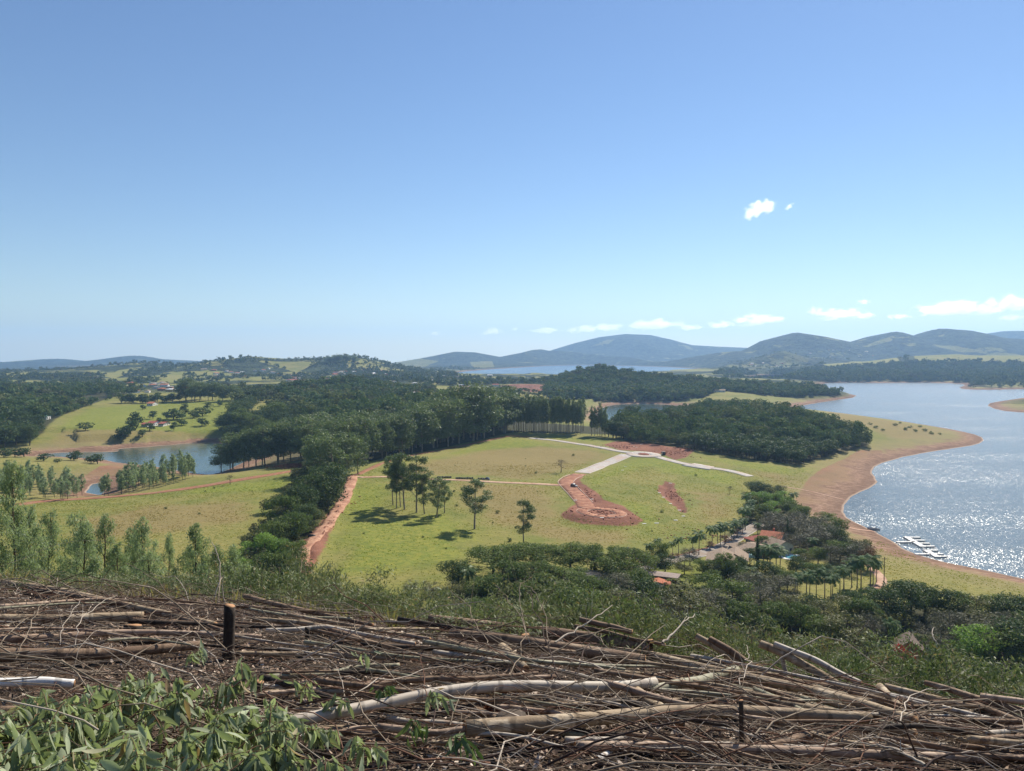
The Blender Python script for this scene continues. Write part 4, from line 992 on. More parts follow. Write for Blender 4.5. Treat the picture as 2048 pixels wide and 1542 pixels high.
# scattered trees and hedges of the middle distance and the settled hills
def scatter(n, d0, d1, a0, a1, thr, seed, sc, name, label, h=9, grow=1.0, off=0.0):
    rng = np.random.default_rng(seed)
    d = d0*(d1/d0)**rng.random(n); a = R(a0)+(R(a1)-R(a0))*rng.random(n); x = d*np.sin(a); y = d*np.cos(a)
    m = (ground_z(x, y) > 2.5) & (fbm(x/sc, y/sc, 4, seed) > thr)
    for k in ('wood', 'dirt', 'lush', 'field'):
        for P in REGW[k]:
            if m.any():
                mm = (x > P[:,0].min()) & (x < P[:,0].max()) & (y > P[:,1].min()) & (y < P[:,1].max()) & m
                if mm.any(): t = np.zeros(len(x), bool); t[mm] = poly_sd(x[mm], y[mm], P) > 0; m &= ~t
    for P in CLEAR:
        m &= ~(poly_sd(x, y, P) > 0)
    mass(name, x[m], y[m], h*(0.6+0.8*rng.random(m.sum()))*grow, ['far_tree'] if d0 > 1400 else ['mid_tree'], ML['tintfar'], label, 'trees')
CLEAR = [gpoly(q) for q in ([(70,890),(130,850),(170,815),(290,800),(470,800),(452,880),(300,895),(150,900)], [(-100,905),(270,925),(300,1100),(-100,1180)], [(600,870),(1035,830),(1600,900),(1600,1200),(400,1200),(400,960)], [(1410,790),(1430,782),(1500,785),(1720,795),(1700,830),(1600,815),(1430,812)],
   [(1580,815),(1980,850),(1980,900),(1700,960),(1740,900)], [(560,792),(680,792),(680,803),(560,803)], [(740,806),(790,800),(850,795),(850,815),(740,812)], [(860,742),(1440,728),(1440,768),(1240,760),(1000,762)], [(1810,708),(2200,700),(2200,728),(1900,727),(1820,722)], [(1700,900),(2300,1000),(2300,1260),(1750,1230),(1650,1050)], [(280,782),(400,776),(400,792),(250,800)])]
scatter(6500, 900, 1500, -48, 12, 0.10, 61, 90, 'valley_tree_scatter', 'scattered trees and hedges of the middle valley', 9)
scatter(9000, 1500, 2900, -48, 8, 0.08, 62, 150, 'settled_valley_trees', 'trees between the houses of the settled valley', 9, 1.1)
scatter(11000, 2600, 4800, -48, 6, 0.06, 63, 260, 'far_hill_woods', 'woods scattered over the far left hills', 9, 1.0)
scatter(9000, 2000, 5200, 8, 48, 0.0, 64, 260, 'far_right_woods', 'woods scattered over the far right hills', 9, 1.0)

# thicket under the trees of the lower valley
x, y = wood_points([(1262,1150),(1150,1160),(1000,1172),(905,1190),(900,1250),(2100,1330),(2100,1262),(1800,1240),(1750,1238),(1640,1222),(1560,1200),(1500,1185),(1420,1180),(1370,1212),(1340,1195)], 4.6, 2.0)
kp = (vnoise(x/14, y/14, 17) > -0.12)
for Q in [gpoly([(1340,1170),(1420,1165),(1430,1190),(1380,1205),(1345,1200)]), gpoly([(1460,1250),(1640,1262),(1640,1305),(1440,1290)]), gpoly([(1620,1180),(1780,1150),(1800,1235),(1640,1235)])]: kp &= ~(poly_sd(x, y, Q) > 0)
mass('valley_thicket', x[kp], y[kp], 4.2*(0.5+0.8*frng.random(kp.sum())), ['near_forest'], ML['tintmid'], 'low mixed thicket between the trees of the lower valley', 'thicket', 1.5)
x, y = wood_points([(1500,985),(1560,1000),(1640,1050),(1740,1100),(1735,1128),(1640,1110),(1580,1095),(1520,1060),(1500,1030)], 4.5, 1.0)
mass('garden_thicket', x, y, 3.6*(0.5+0.8*frng.random(len(x))), ['near_forest'], ML['tintmid'], 'low mixed thicket behind the villas', 'thicket', 1.5)
x, y = wood_points(REG['wood'][7], 4.5, 1.0)
mass('trench_thicket', x, y, 5*(0.5+0.8*frng.random(len(x))), ['near_forest'], ML['tintmid'], 'undergrowth below the trees along the red trench', 'thicket', 1.4)
L = [tree_px('shrub', a, b, h, 1.6, small=True, group='low bushes on the dry lake point', cat='shrub') for a, b, h in [(1447,862,5),(1458,866,6),(1490,858,6),(1505,866,7),(1512,860,5),(1520,868,6),(1540,864,6),(1552,868,6),(1468,870,5),(1530,857,5),(1570,866,4),(1500,850,4)]]
for k_, o in enumerate(L): o.location = (*on_plane([1740,1752,1790,1812,1820,1830,1850,1862,1765,1840,1880,1800][k_], [862,868,862,868,864,870,868,872,872,861,872,856][k_], 3.0), 0); o.location.z = float(ground_z(o.location.x, o.location.y))-0.05
order_labels(L, 'low scrubby bush', 'on the dry point of the lake')
fw = np.random.default_rng(71); L = []
for P_ in ([(720,980),(1120,985),(1130,1080),(700,1140)], [(830,930),(1180,905),(1120,955),(860,950)], [(1290,930),(1480,955),(1470,1060),(1290,1080)], [(60,1030),(520,960),(500,1080),(300,1130),(100,1130)]):
    G_ = gpoly(P_); xx, yy = sample_poly(G_, 26, fw)
    for a, b in zip(xx, yy):
        if fw.random() < 0.45: L.append(place_tree('shrub', a, b, 0.6+1.0*fw.random()**2, 1.3, name='weed_clump', cat='weed clump', group='weedy clumps scattered over the pastures', small=True))
order_labels(L, 'small dark weedy clump', 'in the open pastures')
# ---------------------------------------------------------------- roads
def road_mat(name, ca, cb, sc=0.5, dust=None):
    m = NT(name); p = m.pos(); n = m.noise(p, sc, 5, 0.65); n2 = m.noise(m.mapping(p, (1, 1, 1)), 0.12, 4); c = m.mix(m.step(n, 0.35, 0.65), ca, cb)
    if dust: c = m.mix(m.math('MULTIPLY', m.step(n2, 0.45, 0.65), 0.7), c, dust)
    return m.done(m.bsdf(c, 0.92, 0.15, m.bump(n, 0.5, 0.12)))
MCONC = road_mat('concrete_road', (0.38, 0.34, 0.30), (0.48, 0.44, 0.40), 0.6, (0.42, 0.30, 0.23))
MDRIVE = road_mat('drive_cobbles', (0.25, 0.215, 0.18), (0.35, 0.305, 0.26), 0.9, (0.24, 0.17, 0.12))
MKERB = road_mat('kerb_concrete', (0.50, 0.45, 0.40), (0.62, 0.57, 0.52), 0.8)
MKERB2 = road_mat('kerb_dusty', (0.42, 0.27, 0.20), (0.56, 0.42, 0.34), 0.8)
MDIRT = road_mat('red_dirt_road', (0.22, 0.092, 0.05), (0.34, 0.16, 0.09), 0.4, (0.25, 0.155, 0.085))
MTAN = road_mat('tan_dirt_road', (0.38, 0.24, 0.16), (0.50, 0.33, 0.23), 0.5, (0.30, 0.14, 0.09))
MSPUR = road_mat('raw_earth_road', (0.26, 0.105, 0.06), (0.42, 0.215, 0.13), 0.35, (0.19, 0.08, 0.05))
MRED = road_mat('red_earth', (0.17, 0.06, 0.038), (0.29, 0.115, 0.07), 0.5)
ROADCLEAR = []
def wpath(pts, step=2.5, rmin=110.0):
    P = np.array([hit(a, b, rmin)[:2] for a, b in pts]); seg = np.r_[0, np.cumsum(np.hypot(*np.diff(P, axis=0).T))]; n = max(8, int(seg[-1]/step)); t = np.linspace(0, seg[-1], n)
    Q = np.stack([np.interp(t, seg, P[:,0]), np.interp(t, seg, P[:,1])], 1)
    for _ in range(max(2, int(6/step*3))): Q[1:-1] = (Q[:-2]+2*Q[1:-1]+Q[2:])/4
    return Q
def ribbon(name, Q, w, mat, lift=0.12, m=5, off=0.0, wvar=0.0, thick=0.25, closed=False):
    T = np.gradient(Q, axis=0)
    if closed: T = (np.roll(Q, -1, 0)-np.roll(Q, 1, 0))
    T /= np.linalg.norm(T, axis=1, keepdims=True); N = np.stack([T[:,1], -T[:,0]], 1)
    w = np.broadcast_to(np.asarray(w, float), (len(Q),))*(1+wvar*np.array([vnoise(np.array([i*0.13]), np.array([3.3]), 6)[0] for i in range(len(Q))]))
    s = np.linspace(-0.5, 0.5, m); P = Q[:,None,:]+N[:,None,:]*(w[:,None]*s[None]+off)[:,:,None]
    z = ground_z(P[:,:,0].ravel(), P[:,:,1].ravel()).reshape(P.shape[:2]); zt = z*0.4+z.max(1, keepdims=True)*0.6+lift
    top = np.concatenate([P, zt[:,:,None]], 2)
    L = np.concatenate([P[:,:1], (z[:,:1]-thick)[:,:,None]], 2); Rr = np.concatenate([P[:,-1:], (z[:,-1:]-thick)[:,:,None]], 2)
    A = np.concatenate([L, top, Rr], 1); k = m+2; n = len(Q); i = np.arange(n*k).reshape(n, k)
    if closed: i = np.concatenate([i, i[:1]])
    F_ = np.stack([i[:-1,:-1].ravel(), i[:-1,1:].ravel(), i[1:,1:].ravel(), i[1:,:-1].ravel()], 1)
    return tag(link(name, mesh_np(name, A.reshape(-1,3), [F_], [mat])), kind='structure')
def road(name, pts, w, mat, kerb=0, lift=0.12, wvar=0.0, step=2.5):
    Q = wpath(pts, step); ribbon(name, Q, w, mat, lift, wvar=wvar); ROADCLEAR.append((np.c_[Q, np.zeros(len(Q))], w/2+0.4))
    if kerb:
        for sg in (-1, 1): ribbon('kerb', Q, kerb, MKERB, lift+0.14, 3, sg*(w/2+kerb/2))
    return Q
road('concrete_road', [(1256,909),(1232,919),(1205,929),(1182,939),(1164,946)], 9.5, MCONC, 0.3)
road('concrete_road', [(1316,914),(1340,921),(1362,927),(1385,930),(1405,934),(1440,938),(1470,944),(1500,953)], np.float64(6.5), MCONC, 0.25)
road('concrete_road', [(1376,929),(1392,932),(1408,935),(1424,937)], 15, MCONC, 0, 0.17)
road('concrete_road', [(1268,906),(1240,903),(1215,898),(1190,893),(1150,887),(1110,881),(1060,876)], 6.0, MCONC, 0.25)
road('red_dirt_road', [(30,1010),(75,1004),(200,996),(330,984),(450,965),(530,952),(612,938)], 8.5, MDIRT, 0, 0.10, 0.5)
road('tan_track', [(706,951),(760,953),(870,959),(1000,965),(1080,968),(1126,971)], 5.0, MTAN, 0, 0.10, 0.4)
road('dirt_track', [(712,950),(762,927),(850,906),(950,886),(1022,871),(1060,874)], 4.2, MDIRT, 0, 0.10, 0.5)
road('dirt_spur', [(1160,948),(1142,955),(1130,963),(1140,976),(1158,994),(1168,1005),(1176,1014),(1184,1019)], np.float64(8.2), MSPUR, 0, 0.12, 0.3)
MTRENCH = road_mat('trench_spoil', (0.34, 0.165, 0.10), (0.52, 0.31, 0.205), 0.7, (0.27, 0.12, 0.075))
road('trench_spoil', [(603,1158),(600,1135),(604,1108),(632,1074),(660,1040),(684,1004),(698,972),(706,952)], 5.2, MTRENCH, 0, 0.15, 0.6, 1.5)
for off in (-4.5, 4.5):
    Q = wpath([(1160,948),(1140,955),(1130,964),(1140,976),(1158,994),(1168,1005)], 1.5); ribbon('kerb', Q[4:], 0.3, MKERB2, 0.3, 3, off)
road('driveway', [(1262,1140),(1300,1133),(1345,1121),(1400,1110),(1440,1096),(1472,1078),(1502,1058),(1530,1042)], 5.0, MDRIVE, 0.15, step=2)
road('driveway', [(1440,1096),(1470,1098),(1485,1094)], 4.5, MDRIVE, 0, 0.16, step=2)
road('curved_path', [(1736,1130),(1748,1140),(1762,1154),(1766,1166),(1755,1175),(1735,1180)], 3.2, MTAN, 0, 0.1, 0.3, 1.5)
road('shore_track', [(1600,1030),(1650,1043),(1700,1058),(1750,1063)], 3.0, MTAN, 0, 0.08, 0.4)
road('shore_track', [(1560,972),(1600,978),(1650,990),(1690,1000)], 1.6, MTAN, 0, 0.08, 0.4)
def ring(name, px, py, r0, r1, mat, lift, n=64, xy=None):
    x, y = xy or hit(px, py)[:2]; a = np.arange(n)*2*math.pi/n; rm = (r0+r1)/2
    return ribbon(name, np.stack([x+rm*np.cos(a), y+rm*np.sin(a)], 1), r1-r0, mat, lift, 4, closed=True)
ring('concrete_road', 1287, 909, 4.8, 13.0, MCONC, 0.20)
ring('kerb', 1287, 909, 4.5, 4.8, MKERB, 0.30)
x, y, z = hit(1287, 909)
mb = MB(); n = 28
for k in range(n):
    a, b = 2*math.pi*k/n, 2*math.pi*(k+1)/n
    mb.quad((2.6*math.cos(a), 2.6*math.sin(a), 0.75), (4.5*math.cos(a), 4.5*math.sin(a), 0.1), (4.5*math.cos(b), 4.5*math.sin(b), 0.1), (2.6*math.cos(b), 2.6*math.sin(b), 0.75))
mb.poly([(2.6*math.cos(2*math.pi*k/n), 2.6*math.sin(2*math.pi*k/n), 0.75) for k in range(n)])
tag(mb.build('traffic_island', MRED, None, (x, y, z+0.1)), 'round red earth island in the middle of the concrete roundabout', 'traffic island')
ring('dirt_spur', 0, 0, 6.4, 11.2, MSPUR, 0.10, xy=(tcx, tcy))
ring('kerb', 0, 0, 6.2, 6.4, MKERB2, 0.2, xy=(tcx, tcy))
ring('kerb', 0, 0, 11.2, 11.4, MKERB2, 0.2, xy=(tcx, tcy))

# clods and spoil left by the diggers
def clods(name, n, centre, sx, sy, seed, label, smax=0.32):
    rng = np.random.default_rng(seed); V = []; Fq = []; o = 0; c8 = np.array([(-1,-1,-1),(1,-1,-1),(1,1,-1),(-1,1,-1),(-1,-1,1),(1,-1,1),(1,1,1),(-1,1,1)], float); ff = np.array([(0,3,2,1),(4,5,6,7),(0,1,5,4),(1,2,6,5),(2,3,7,6),(3,0,4,7)])
    x = centre[0]+rng.normal(size=n)*sx; y = centre[1]+rng.normal(size=n)*sy; z = ground_z(x, y); s = 0.06+smax*rng.random(n)**4
    for i in range(n):
        a = rng.random()*6.28; R_ = np.array([[math.cos(a), -math.sin(a), 0], [math.sin(a), math.cos(a), 0], [0, 0, 1]]); V.append((c8*(0.6+0.6*rng.random((8,3)))*s[i]*[1.3, 1, 0.7]) @ R_.T+[x[i], y[i], z[i]+s[i]*0.3]); Fq.append(ff+8*i)
    tag(link(name, mesh_np(name, np.concatenate(V), [np.concatenate(Fq)], [MRED])), label, 'soil clods', None, 'stuff')
clods('soil_clods', 420, (tcx, tcy), 8, 8, 3, 'red soil clods over the turning circle')
for k_, (a_, b_, sx_, sy_, n_) in enumerate([(1172,990,3,9,260),(1240,893,10,8,400),(1345,905,10,9,500),(1346,990,3,10,300),(655,1045,1.6,26,260),(1462,1082,14,10,500)]):
    x, y, z = hit(a_, b_); clods('soil_clods', n_, (x, y), sx_, sy_, 10+k_, ['red soil clods beside the raw spur road','red soil clods left of the roundabout','red soil clods on the bank right of the roundabout','soil clods in the curved scar in the pasture','soil clods along the trench','rusty rubble below the palms of the drive'][k_])
# ---------------------------------------------------------------- houses
def tile_mat(name, ca, cb, sc=9.0):
    m = NT(name); p = m.objco(); w = m.n('ShaderNodeTexWave', wave_type='BANDS', bands_direction='X'); m.l(p, w.inputs[0]); w.inputs['Scale'].default_value = 1.6; w.inputs['Distortion'].default_value = 0.4
    n = m.noise(p, 1.2, 5, 0.7); c = m.mix(m.step(n, 0.3, 0.7), ca, cb); c = m.mix(m.math('MULTIPLY', w.outputs[1], 0.25), c, tuple(q*0.5 for q in ca))
    return m.done(m.bsdf(c, 0.85, 0.2, m.bump(w.outputs[1], 0.6, 0.06)))
ROOF = {'orange': tile_mat('roof_tiles_orange', (0.36, 0.11, 0.055), (0.52, 0.19, 0.10)), 'tan': tile_mat('roof_tiles_tan', (0.24, 0.17, 0.12), (0.37, 0.275, 0.195)), 'red': tile_mat('roof_tiles_red', (0.28, 0.07, 0.05), (0.40, 0.13, 0.09)),
        'brown': tile_mat('roof_sheet_brown', (0.26, 0.20, 0.17), (0.36, 0.29, 0.25)), 'teal': simple_mat('roof_sheet_teal', (0.22, 0.44, 0.43), 0.4, 0.4, 0.1), 'green': simple_mat('roof_sheet_green', (0.16, 0.36, 0.30), 0.5, 0.3, 0.1), 'white': simple_mat('roof_white', (0.7, 0.69, 0.66), 0.6), 'grey': tile_mat('roof_tiles_grey', (0.22, 0.19, 0.165), (0.33, 0.29, 0.25)), 'umber': tile_mat('roof_tiles_umber', (0.12, 0.088, 0.068), (0.20, 0.15, 0.115))}
WALL = {'cream': simple_mat('wall_cream', (0.55, 0.47, 0.32), 0.9, 0.1, 0.12, 0.8), 'white': simple_mat('wall_white', (0.72, 0.70, 0.66), 0.9, 0.1, 0.1, 0.8), 'brick': simple_mat('wall_brick', (0.36, 0.17, 0.10), 0.9, 0.1, 0.2, 3), 'grey': simple_mat('wall_grey', (0.24, 0.21, 0.18), 0.9, 0.1, 0.2, 1.0), 'dark': simple_mat('wall_dark', (0.06, 0.05, 0.045), 0.9, 0.1, 0.2), 'yellow': simple_mat('wall_yellow', (0.55, 0.38, 0.16), 0.9, 0.1, 0.12)}
MGLASS = simple_mat('window_glass', (0.03, 0.04, 0.05), 0.08, 0.6, 0.1)
MFRAME = simple_mat('window_frame', (0.45, 0.42, 0.38), 0.6)
MWOOD = simple_mat('door_wood', (0.15, 0.08, 0.045), 0.7, 0.2, 0.25, 6)
def gable(mb, w, d, h, rise, over, t=0.15):
    """roof with its ridge along y"""
    x = w/2+over; y = d/2+over; z0 = h-over*rise/(w/2)
    for sg in (-1, 1):
        a = (sg*x, -y, z0); b = (sg*x, y, z0); c = (0, y, h+rise); e = (0, -y, h+rise)
        up = lambda p: (p[0], p[1], p[2]+t)
        A = [a, b, c, e] if sg > 0 else [b, a, e, c]
        n = len(mb.v); mb.v += A + [up(p) for p in A]
        for f in ((3,2,1,0),(4,5,6,7),(0,1,5,4),(1,2,6,5),(2,3,7,6),(3,0,4,7)): mb.f.append(tuple(n+i for i in f))
def hip(mb, w, d, h, rise, over, t=0.15):
    x = w/2+over; y = d/2+over; r = max(0.0, y-x)
    b = [(-x,-y,h),(x,-y,h),(x,y,h),(-x,y,h)]; T = [(0,-r,h+rise),(0,r,h+rise)]
    mb.poly([b[0],b[1],T[0]]); mb.poly([b[1],b[2],T[1],T[0]]); mb.poly([b[2],b[3],T[1]]); mb.poly([b[3],b[0],T[0],T[1]])
    mb.prism([(p[0],p[1]) for p in b], h-t, h-0.004)
def house(px, py, w, d, h, rot, roof, wall, label, rise=1.6, over=0.6, style='gable', wins=3, group=None, cat='house', name='house', simple=False, chim=False, porch=None):
    x, y, z = hit(px, py); z = min(z, *[float(ground_z(x+a, y+b)) for a in (-w/2, w/2) for b in (-d/2, d/2)])
    root = empty(name, (x, y, z), rot); top = h+0.5
    mb = MB(); mb.box(-w/2, w/2, -d/2, d/2, -0.6, top)
    if style == 'gable':
        for sg in (-1, 1): mb.poly([(-w/2, sg*(d/2), top), (w/2, sg*(d/2), top), (0, sg*(d/2), top+rise)] if sg > 0 else [(w/2, sg*(d/2), top), (-w/2, sg*(d/2), top), (0, sg*(d/2), top+rise)])
    mb.build('wall', WALL[wall], root)
    rb = MB(); (gable if style == 'gable' else hip)(rb, w, d, top+0.02, rise, over); rf = rb.build('roof', ROOF[roof], root)
    if chim: c = MB(); c.box(w*0.2, w*0.2+0.7, -0.35, 0.35, top, top+rise+0.9); c.build('chimney', WALL['brick'], rf)
    if not simple:
        for side in (-1, 1):
            for i in range(wins):
                cy = -d/2+d*(i+0.5)/wins; fr_ = MB(); xx = side*(w/2+0.03); fr_.box(min(xx, xx-side*0.08), max(xx, xx-side*0.08), cy-0.75, cy+0.75, 1.2, 2.5); f = fr_.build('window', MFRAME, root)
                g = MB(); x2 = side*(w/2+0.05); g.box(min(x2, x2-side*0.03), max(x2, x2-side*0.03), cy-0.62, cy+0.62, 1.32, 2.38); g.build('pane', MGLASS, f)
        nw = max(1, int(w/3.2))
        for i in range(nw):
            cx = -w/2+w*(i+0.5)/nw
            if i == nw//2: q = MB(); q.box(cx-0.5, cx+0.5, -d/2-0.05, -d/2+0.02, 0.1, 2.3); q.build('door', MWOOD, root); continue
            fr_ = MB(); fr_.box(cx-0.7, cx+0.7, -d/2-0.05, -d/2+0.03, 1.2, 2.5); f = fr_.build('window', MFRAME, root); g = MB(); g.box(cx-0.58, cx+0.58, -d/2-0.07, -d/2-0.04, 1.32, 2.38); g.build('pane', MGLASS, f)
    if porch:
        pw = MB(); pw.box(-w/2, w/2, -d/2-porch-over, -d/2-over-0.01, top-0.45, top-0.3); pw.build('porch_roof', ROOF[roof], root)
        for i in range(4): c = MB(); cx = -w/2+0.3+(w-0.6)*i/3; c.box(cx-0.12, cx+0.12, -d/2-porch-over+0.2, -d/2-porch-over+0.44, -0.6, top-0.45); c.build('post', WALL[wall], root)
    return tag(root, label, cat, group)
VG = None
house(1443,1140,9.5,13,4.2,R(-18),'tan','cream','cream walled villa with tan gabled roof facing the lawn',2.0,0.5)
house(1470,1132,8,10,3.6,R(-18),'tan','cream','second tan gabled wing just behind the cream villa',2.0,0.6)
house(1497,1106,12,8,2.8,R(10),'tan','yellow','low villa with long tan hipped roof and porch posts',1.5,1.2,'hip',porch=2.5)
house(1514,1090,7.5,5,2.6,R(20),'red','cream','small house with dull red hipped roof by the drive',1.3,0.8,'hip')
house(1545,1086,11,7.5,2.8,R(60),'orange','white','villa with bright orange tiled roof at the back',2.0,0.8,chim=True)
house(1550,1104,11,9,3.2,R(30),'tan','cream','villa with pale tan gabled roof in front of the orange one',2.0,0.8)
house(1317,1165,12.5,4.5,2.8,R(-24),'brown','dark','long dark shed with flat brown roof',0.25,0.4,'hip',cat='shed',name='shed')
house(1316,1180,7,4,2.0,R(-14),'orange','white','small hut with orange roof below the long shed',0.9,0.4,cat='hut',name='hut')
house(1287,1180,3,3,2.0,R(20),'orange','brick','tiny orange roofed hut half hidden under trees',0.7,0.3,cat='hut',name='hut')
house(1180,1172,9,6,2.6,R(0),'grey','white','white walled house mostly hidden under the spreading trees',1.2,0.5)
house(1818,1316,5.4,6.5,3.0,R(-24),'umber','brick','grey gabled house behind the red flowering bush',2.0,0.45)
tree_px('red_shrub', 1802, 1330, 40, 0.8, label='bush covered in red flowers before the grey gabled house', cat='shrub', name='flowering_shrub')
house(308,851,13,7,3.0,R(90)*0+R(85),'red','white','red roofed farmhouse in the left pasture',1.8,0.8)
house(329,851,14,5,2.6,R(85),'red','white','long low red roofed wing right of the farmhouse',1.2,0.8)
house(293,853,9,6,2.6,R(85),'red','white','small red roofed outbuilding left of the farmhouse',1.2,0.6)
house(305,811,13,8,3.0,R(85),'orange','white','small white house with orange roof at the top of the left pasture',1.6,0.6)
house(78,838,7,22,3.0,R(85),'green','white','long low building with green roof in the left woods',0.8,0.4)
house(614,824,8,24,3.0,R(85),'orange','brick','long orange roofed house below the wooded hill',1.6,0.8)
house(653,760,14,20,3.4,R(70),'orange','white','orange roofed house on the wooded hill top',2.2,0.9)
house(1438,784,10,22,3.4,R(80),'tan','white','tan roofed house on the meadow of the headland',1.8,0.9)
house(1150,790,9,16,3.2,R(80),'tan','white','small house on the bright meadow left of the headland wood',1.6,0.8)
house(980,752,10,16,3.0,R(80),'white','white','small white house near the near shore of the far lake',1.4,0.6)
vr = np.random.default_rng(404); vill = []
VZ = [((152,374),(766,787),46),((400,610),(738,760),26),((560,600),(762,770),7),((660,800),(742,752),20),((0,90),(800,850),3),((780,1000),(750,790),18),((600,700),(745,752),8),((1480,1580),(724,735),8),((1620,1760),(700,716),8)]
for (xa, xb), (ya, yb), n in VZ:
    for i in range(n):
        px = xa+(xb-xa)*vr.random(); py = ya+(yb-ya)*vr.random(); D = hit(px, py)
        if D[2] < 2.5: continue
        s = (0.8+0.7*vr.random()*(1.25 if D[1] > 2000 else 1.0))*(0.65 if D[1] < 1300 else 1.0); rf = ['orange','orange','tan','red','white','grey','tan'][vr.integers(7)]
        o = house(px, py, 8.5*s, 13*s, 3.2*s, vr.random()*3.14, rf, ['white','white','cream','yellow','brick'][vr.integers(5)], '', 1.6, 0.6, 'hip' if vr.random() < 0.4 else 'gable', group='small houses of the distant settlement', simple=True)
        vill.append((o, rf))
for rf in ('orange','tan','red','white','grey'): order_labels([o for o, q in vill if q == rf], f'small distant house with {rf} roof', 'across the valley settlement')

# teal pavilion, pool
x, y, z = hit(1490, 1127); root = empty('pavilion', (x, y, z), R(-8)); q = MB(); q.box(-3.1, 3.1, -2.6, 2.6, 2.9, 3.05); q.build('roof', ROOF['teal'], root)
for sx in (-1, 1):
    for sy in (-1, 1): q = MB(); q.box(sx*2.8-0.1, sx*2.8+0.1, sy*2.3-0.1, sy*2.3+0.1, -0.5, 2.9); q.build('post', WALL['white'], root)
tag(root, 'open pavilion with flat teal roof beside the cream villa', 'pavilion')
x, y, z = hit(1587, 1116); zz = max(float(ground_z(x+a, y+b)) for a in (-5,5) for b in (-4,4)); root = empty('swimming_pool', (x, y, zz), R(12))
q = MB(); q.prism([(5.2*math.cos(t*0.35)*(1+0.12*math.sin(3*t*0.35)), 4.6*math.sin(t*0.35)) for t in range(18)], -0.8, 0.15); q.build('deck', ROOF['white'], root)
q = MB(); q.prism([(3.6*math.cos(t*0.35)*(1+0.12*math.sin(3*t*0.35)), 2.9*math.sin(t*0.35)) for t in range(18)], 0.154, 0.16); q.build('pool_water', simple_mat('pool_water', (0.10, 0.33, 0.45), 0.08, 0.6, 0.1), root)
tag(root, 'kidney shaped swimming pool with white deck in the villa garden', 'pool')
# masonry wall across the small lawn
Q = wpath([(1343,1163),(1352,1175),(1364,1188),(1374,1200)], 1.0); P3 = [(a, b, float(ground_z(a, b))+0.5) for a, b in Q]
q = MB()
for a, b in zip(P3[:-1], P3[1:]): q.quad((a[0]-0.15, a[1], a[2]-1.2), (b[0]-0.15, b[1], b[2]-1.2), (b[0]-0.15, b[1], b[2]+0.6), (a[0]-0.15, a[1], a[2]+0.6)); q.quad((a[0]+0.15, a[1], a[2]-1.2), (a[0]+0.15, a[1], a[2]+0.6), (b[0]+0.15, b[1], b[2]+0.6), (b[0]+0.15, b[1], b[2]-1.2)); q.quad((a[0]-0.15, a[1], a[2]+0.6), (b[0]-0.15, b[1], b[2]+0.6), (b[0]+0.15, b[1], b[2]+0.6), (a[0]+0.15, a[1], a[2]+0.6))
tag(q.build('garden_wall', WALL['dark']), 'low dark wall running down the little lawn by the shed', 'wall')

# ---------------------------------------------------------------- vehicles, boat, docks
MPAINT = {'black': simple_mat('car_paint_black', (0.018, 0.018, 0.028), 0.25, 0.6, 0.05), 'blue': simple_mat('car_paint_blue', (0.02, 0.025, 0.09), 0.25, 0.6, 0.05), 'white': simple_mat('car_paint_white', (0.6, 0.6, 0.58), 0.3, 0.5, 0.05)}
MRUB = simple_mat('rubber', (0.02, 0.02, 0.02), 0.9); MMET = simple_mat('metal_rim', (0.4, 0.4, 0.4), 0.35, 0.5, 0.1, metal=1.0); MLAMP = simple_mat('lamp_glass', (0.7, 0.7, 0.65), 0.1, 0.6)
def car(px, py, rot, paint, label, L=4.4, W=1.8, H=1.6):
    x, y, z = hit(px, py); root = empty('car', (x, y, z+0.2), rot); prof = [(-L/2,0.35),(-L/2,0.85),(-L*0.42,0.98),(L*0.18,1.0),(L*0.44,0.85),(L/2,0.6),(L/2,0.35)]
    def ext(pr, hw, name, mat, par, taper=1.0):
        m = MB(); n = len(pr); m.v += [(a, -hw, b) for a, b in pr]+[(a, hw, b) for a, b in pr]; m.f.append(tuple(range(n))); m.f.append(tuple(reversed(range(n, 2*n))))
        for i in range(n): j = (i+1) % n; m.f.append((i, n+i, n+j, j))
        return m.build(name, mat, par, bevel=0.06)
    ext(prof, W/2, 'body', MPAINT[paint], root); ext([(-L*0.40,0.97),(-L*0.33,H-0.06),(L*0.02,H-0.06),(L*0.20,0.99)], W/2-0.12, 'windows', MGLASS, root); ext([(-L*0.335,H-0.06),(-L*0.32,H),(L*0.0,H),(L*0.03,H-0.06)], W/2-0.10, 'roof', MPAINT[paint], root)
    for sx in (-0.31, 0.31):
        for sy in (-1, 1):
            t = MB(); t.tube([(sx*L, sy*(W/2-0.2), 0.33), (sx*L, sy*(W/2+0.02), 0.33)], 0.33, 16); w = t.build('wheel', MRUB, root); t = MB(); t.tube([(sx*L, sy*(W/2+0.02), 0.33), (sx*L, sy*(W/2+0.035), 0.33)], 0.2, 12); t.build('rim', MMET, w)
    for sy in (-1, 1): t = MB(); t.box(L/2-0.02, L/2+0.02, sy*0.65-0.2, sy*0.65+0.2, 0.62, 0.78); t.build('headlight', MLAMP, root)
    return tag(root, label, 'car')
car(1148,974,R(-50),'black','black car parked at the mouth of the red dirt spur')
car(972,961,R(170),'blue','dark blue car parked beside the tan track')
car(1468,1100,R(35),'white','white van parked on the villa driveway',5.2,2.0,2.3)
MDARKSTACK = simple_mat('dark_plastic', (0.022, 0.022, 0.026), 0.6, 0.3, 0.3)
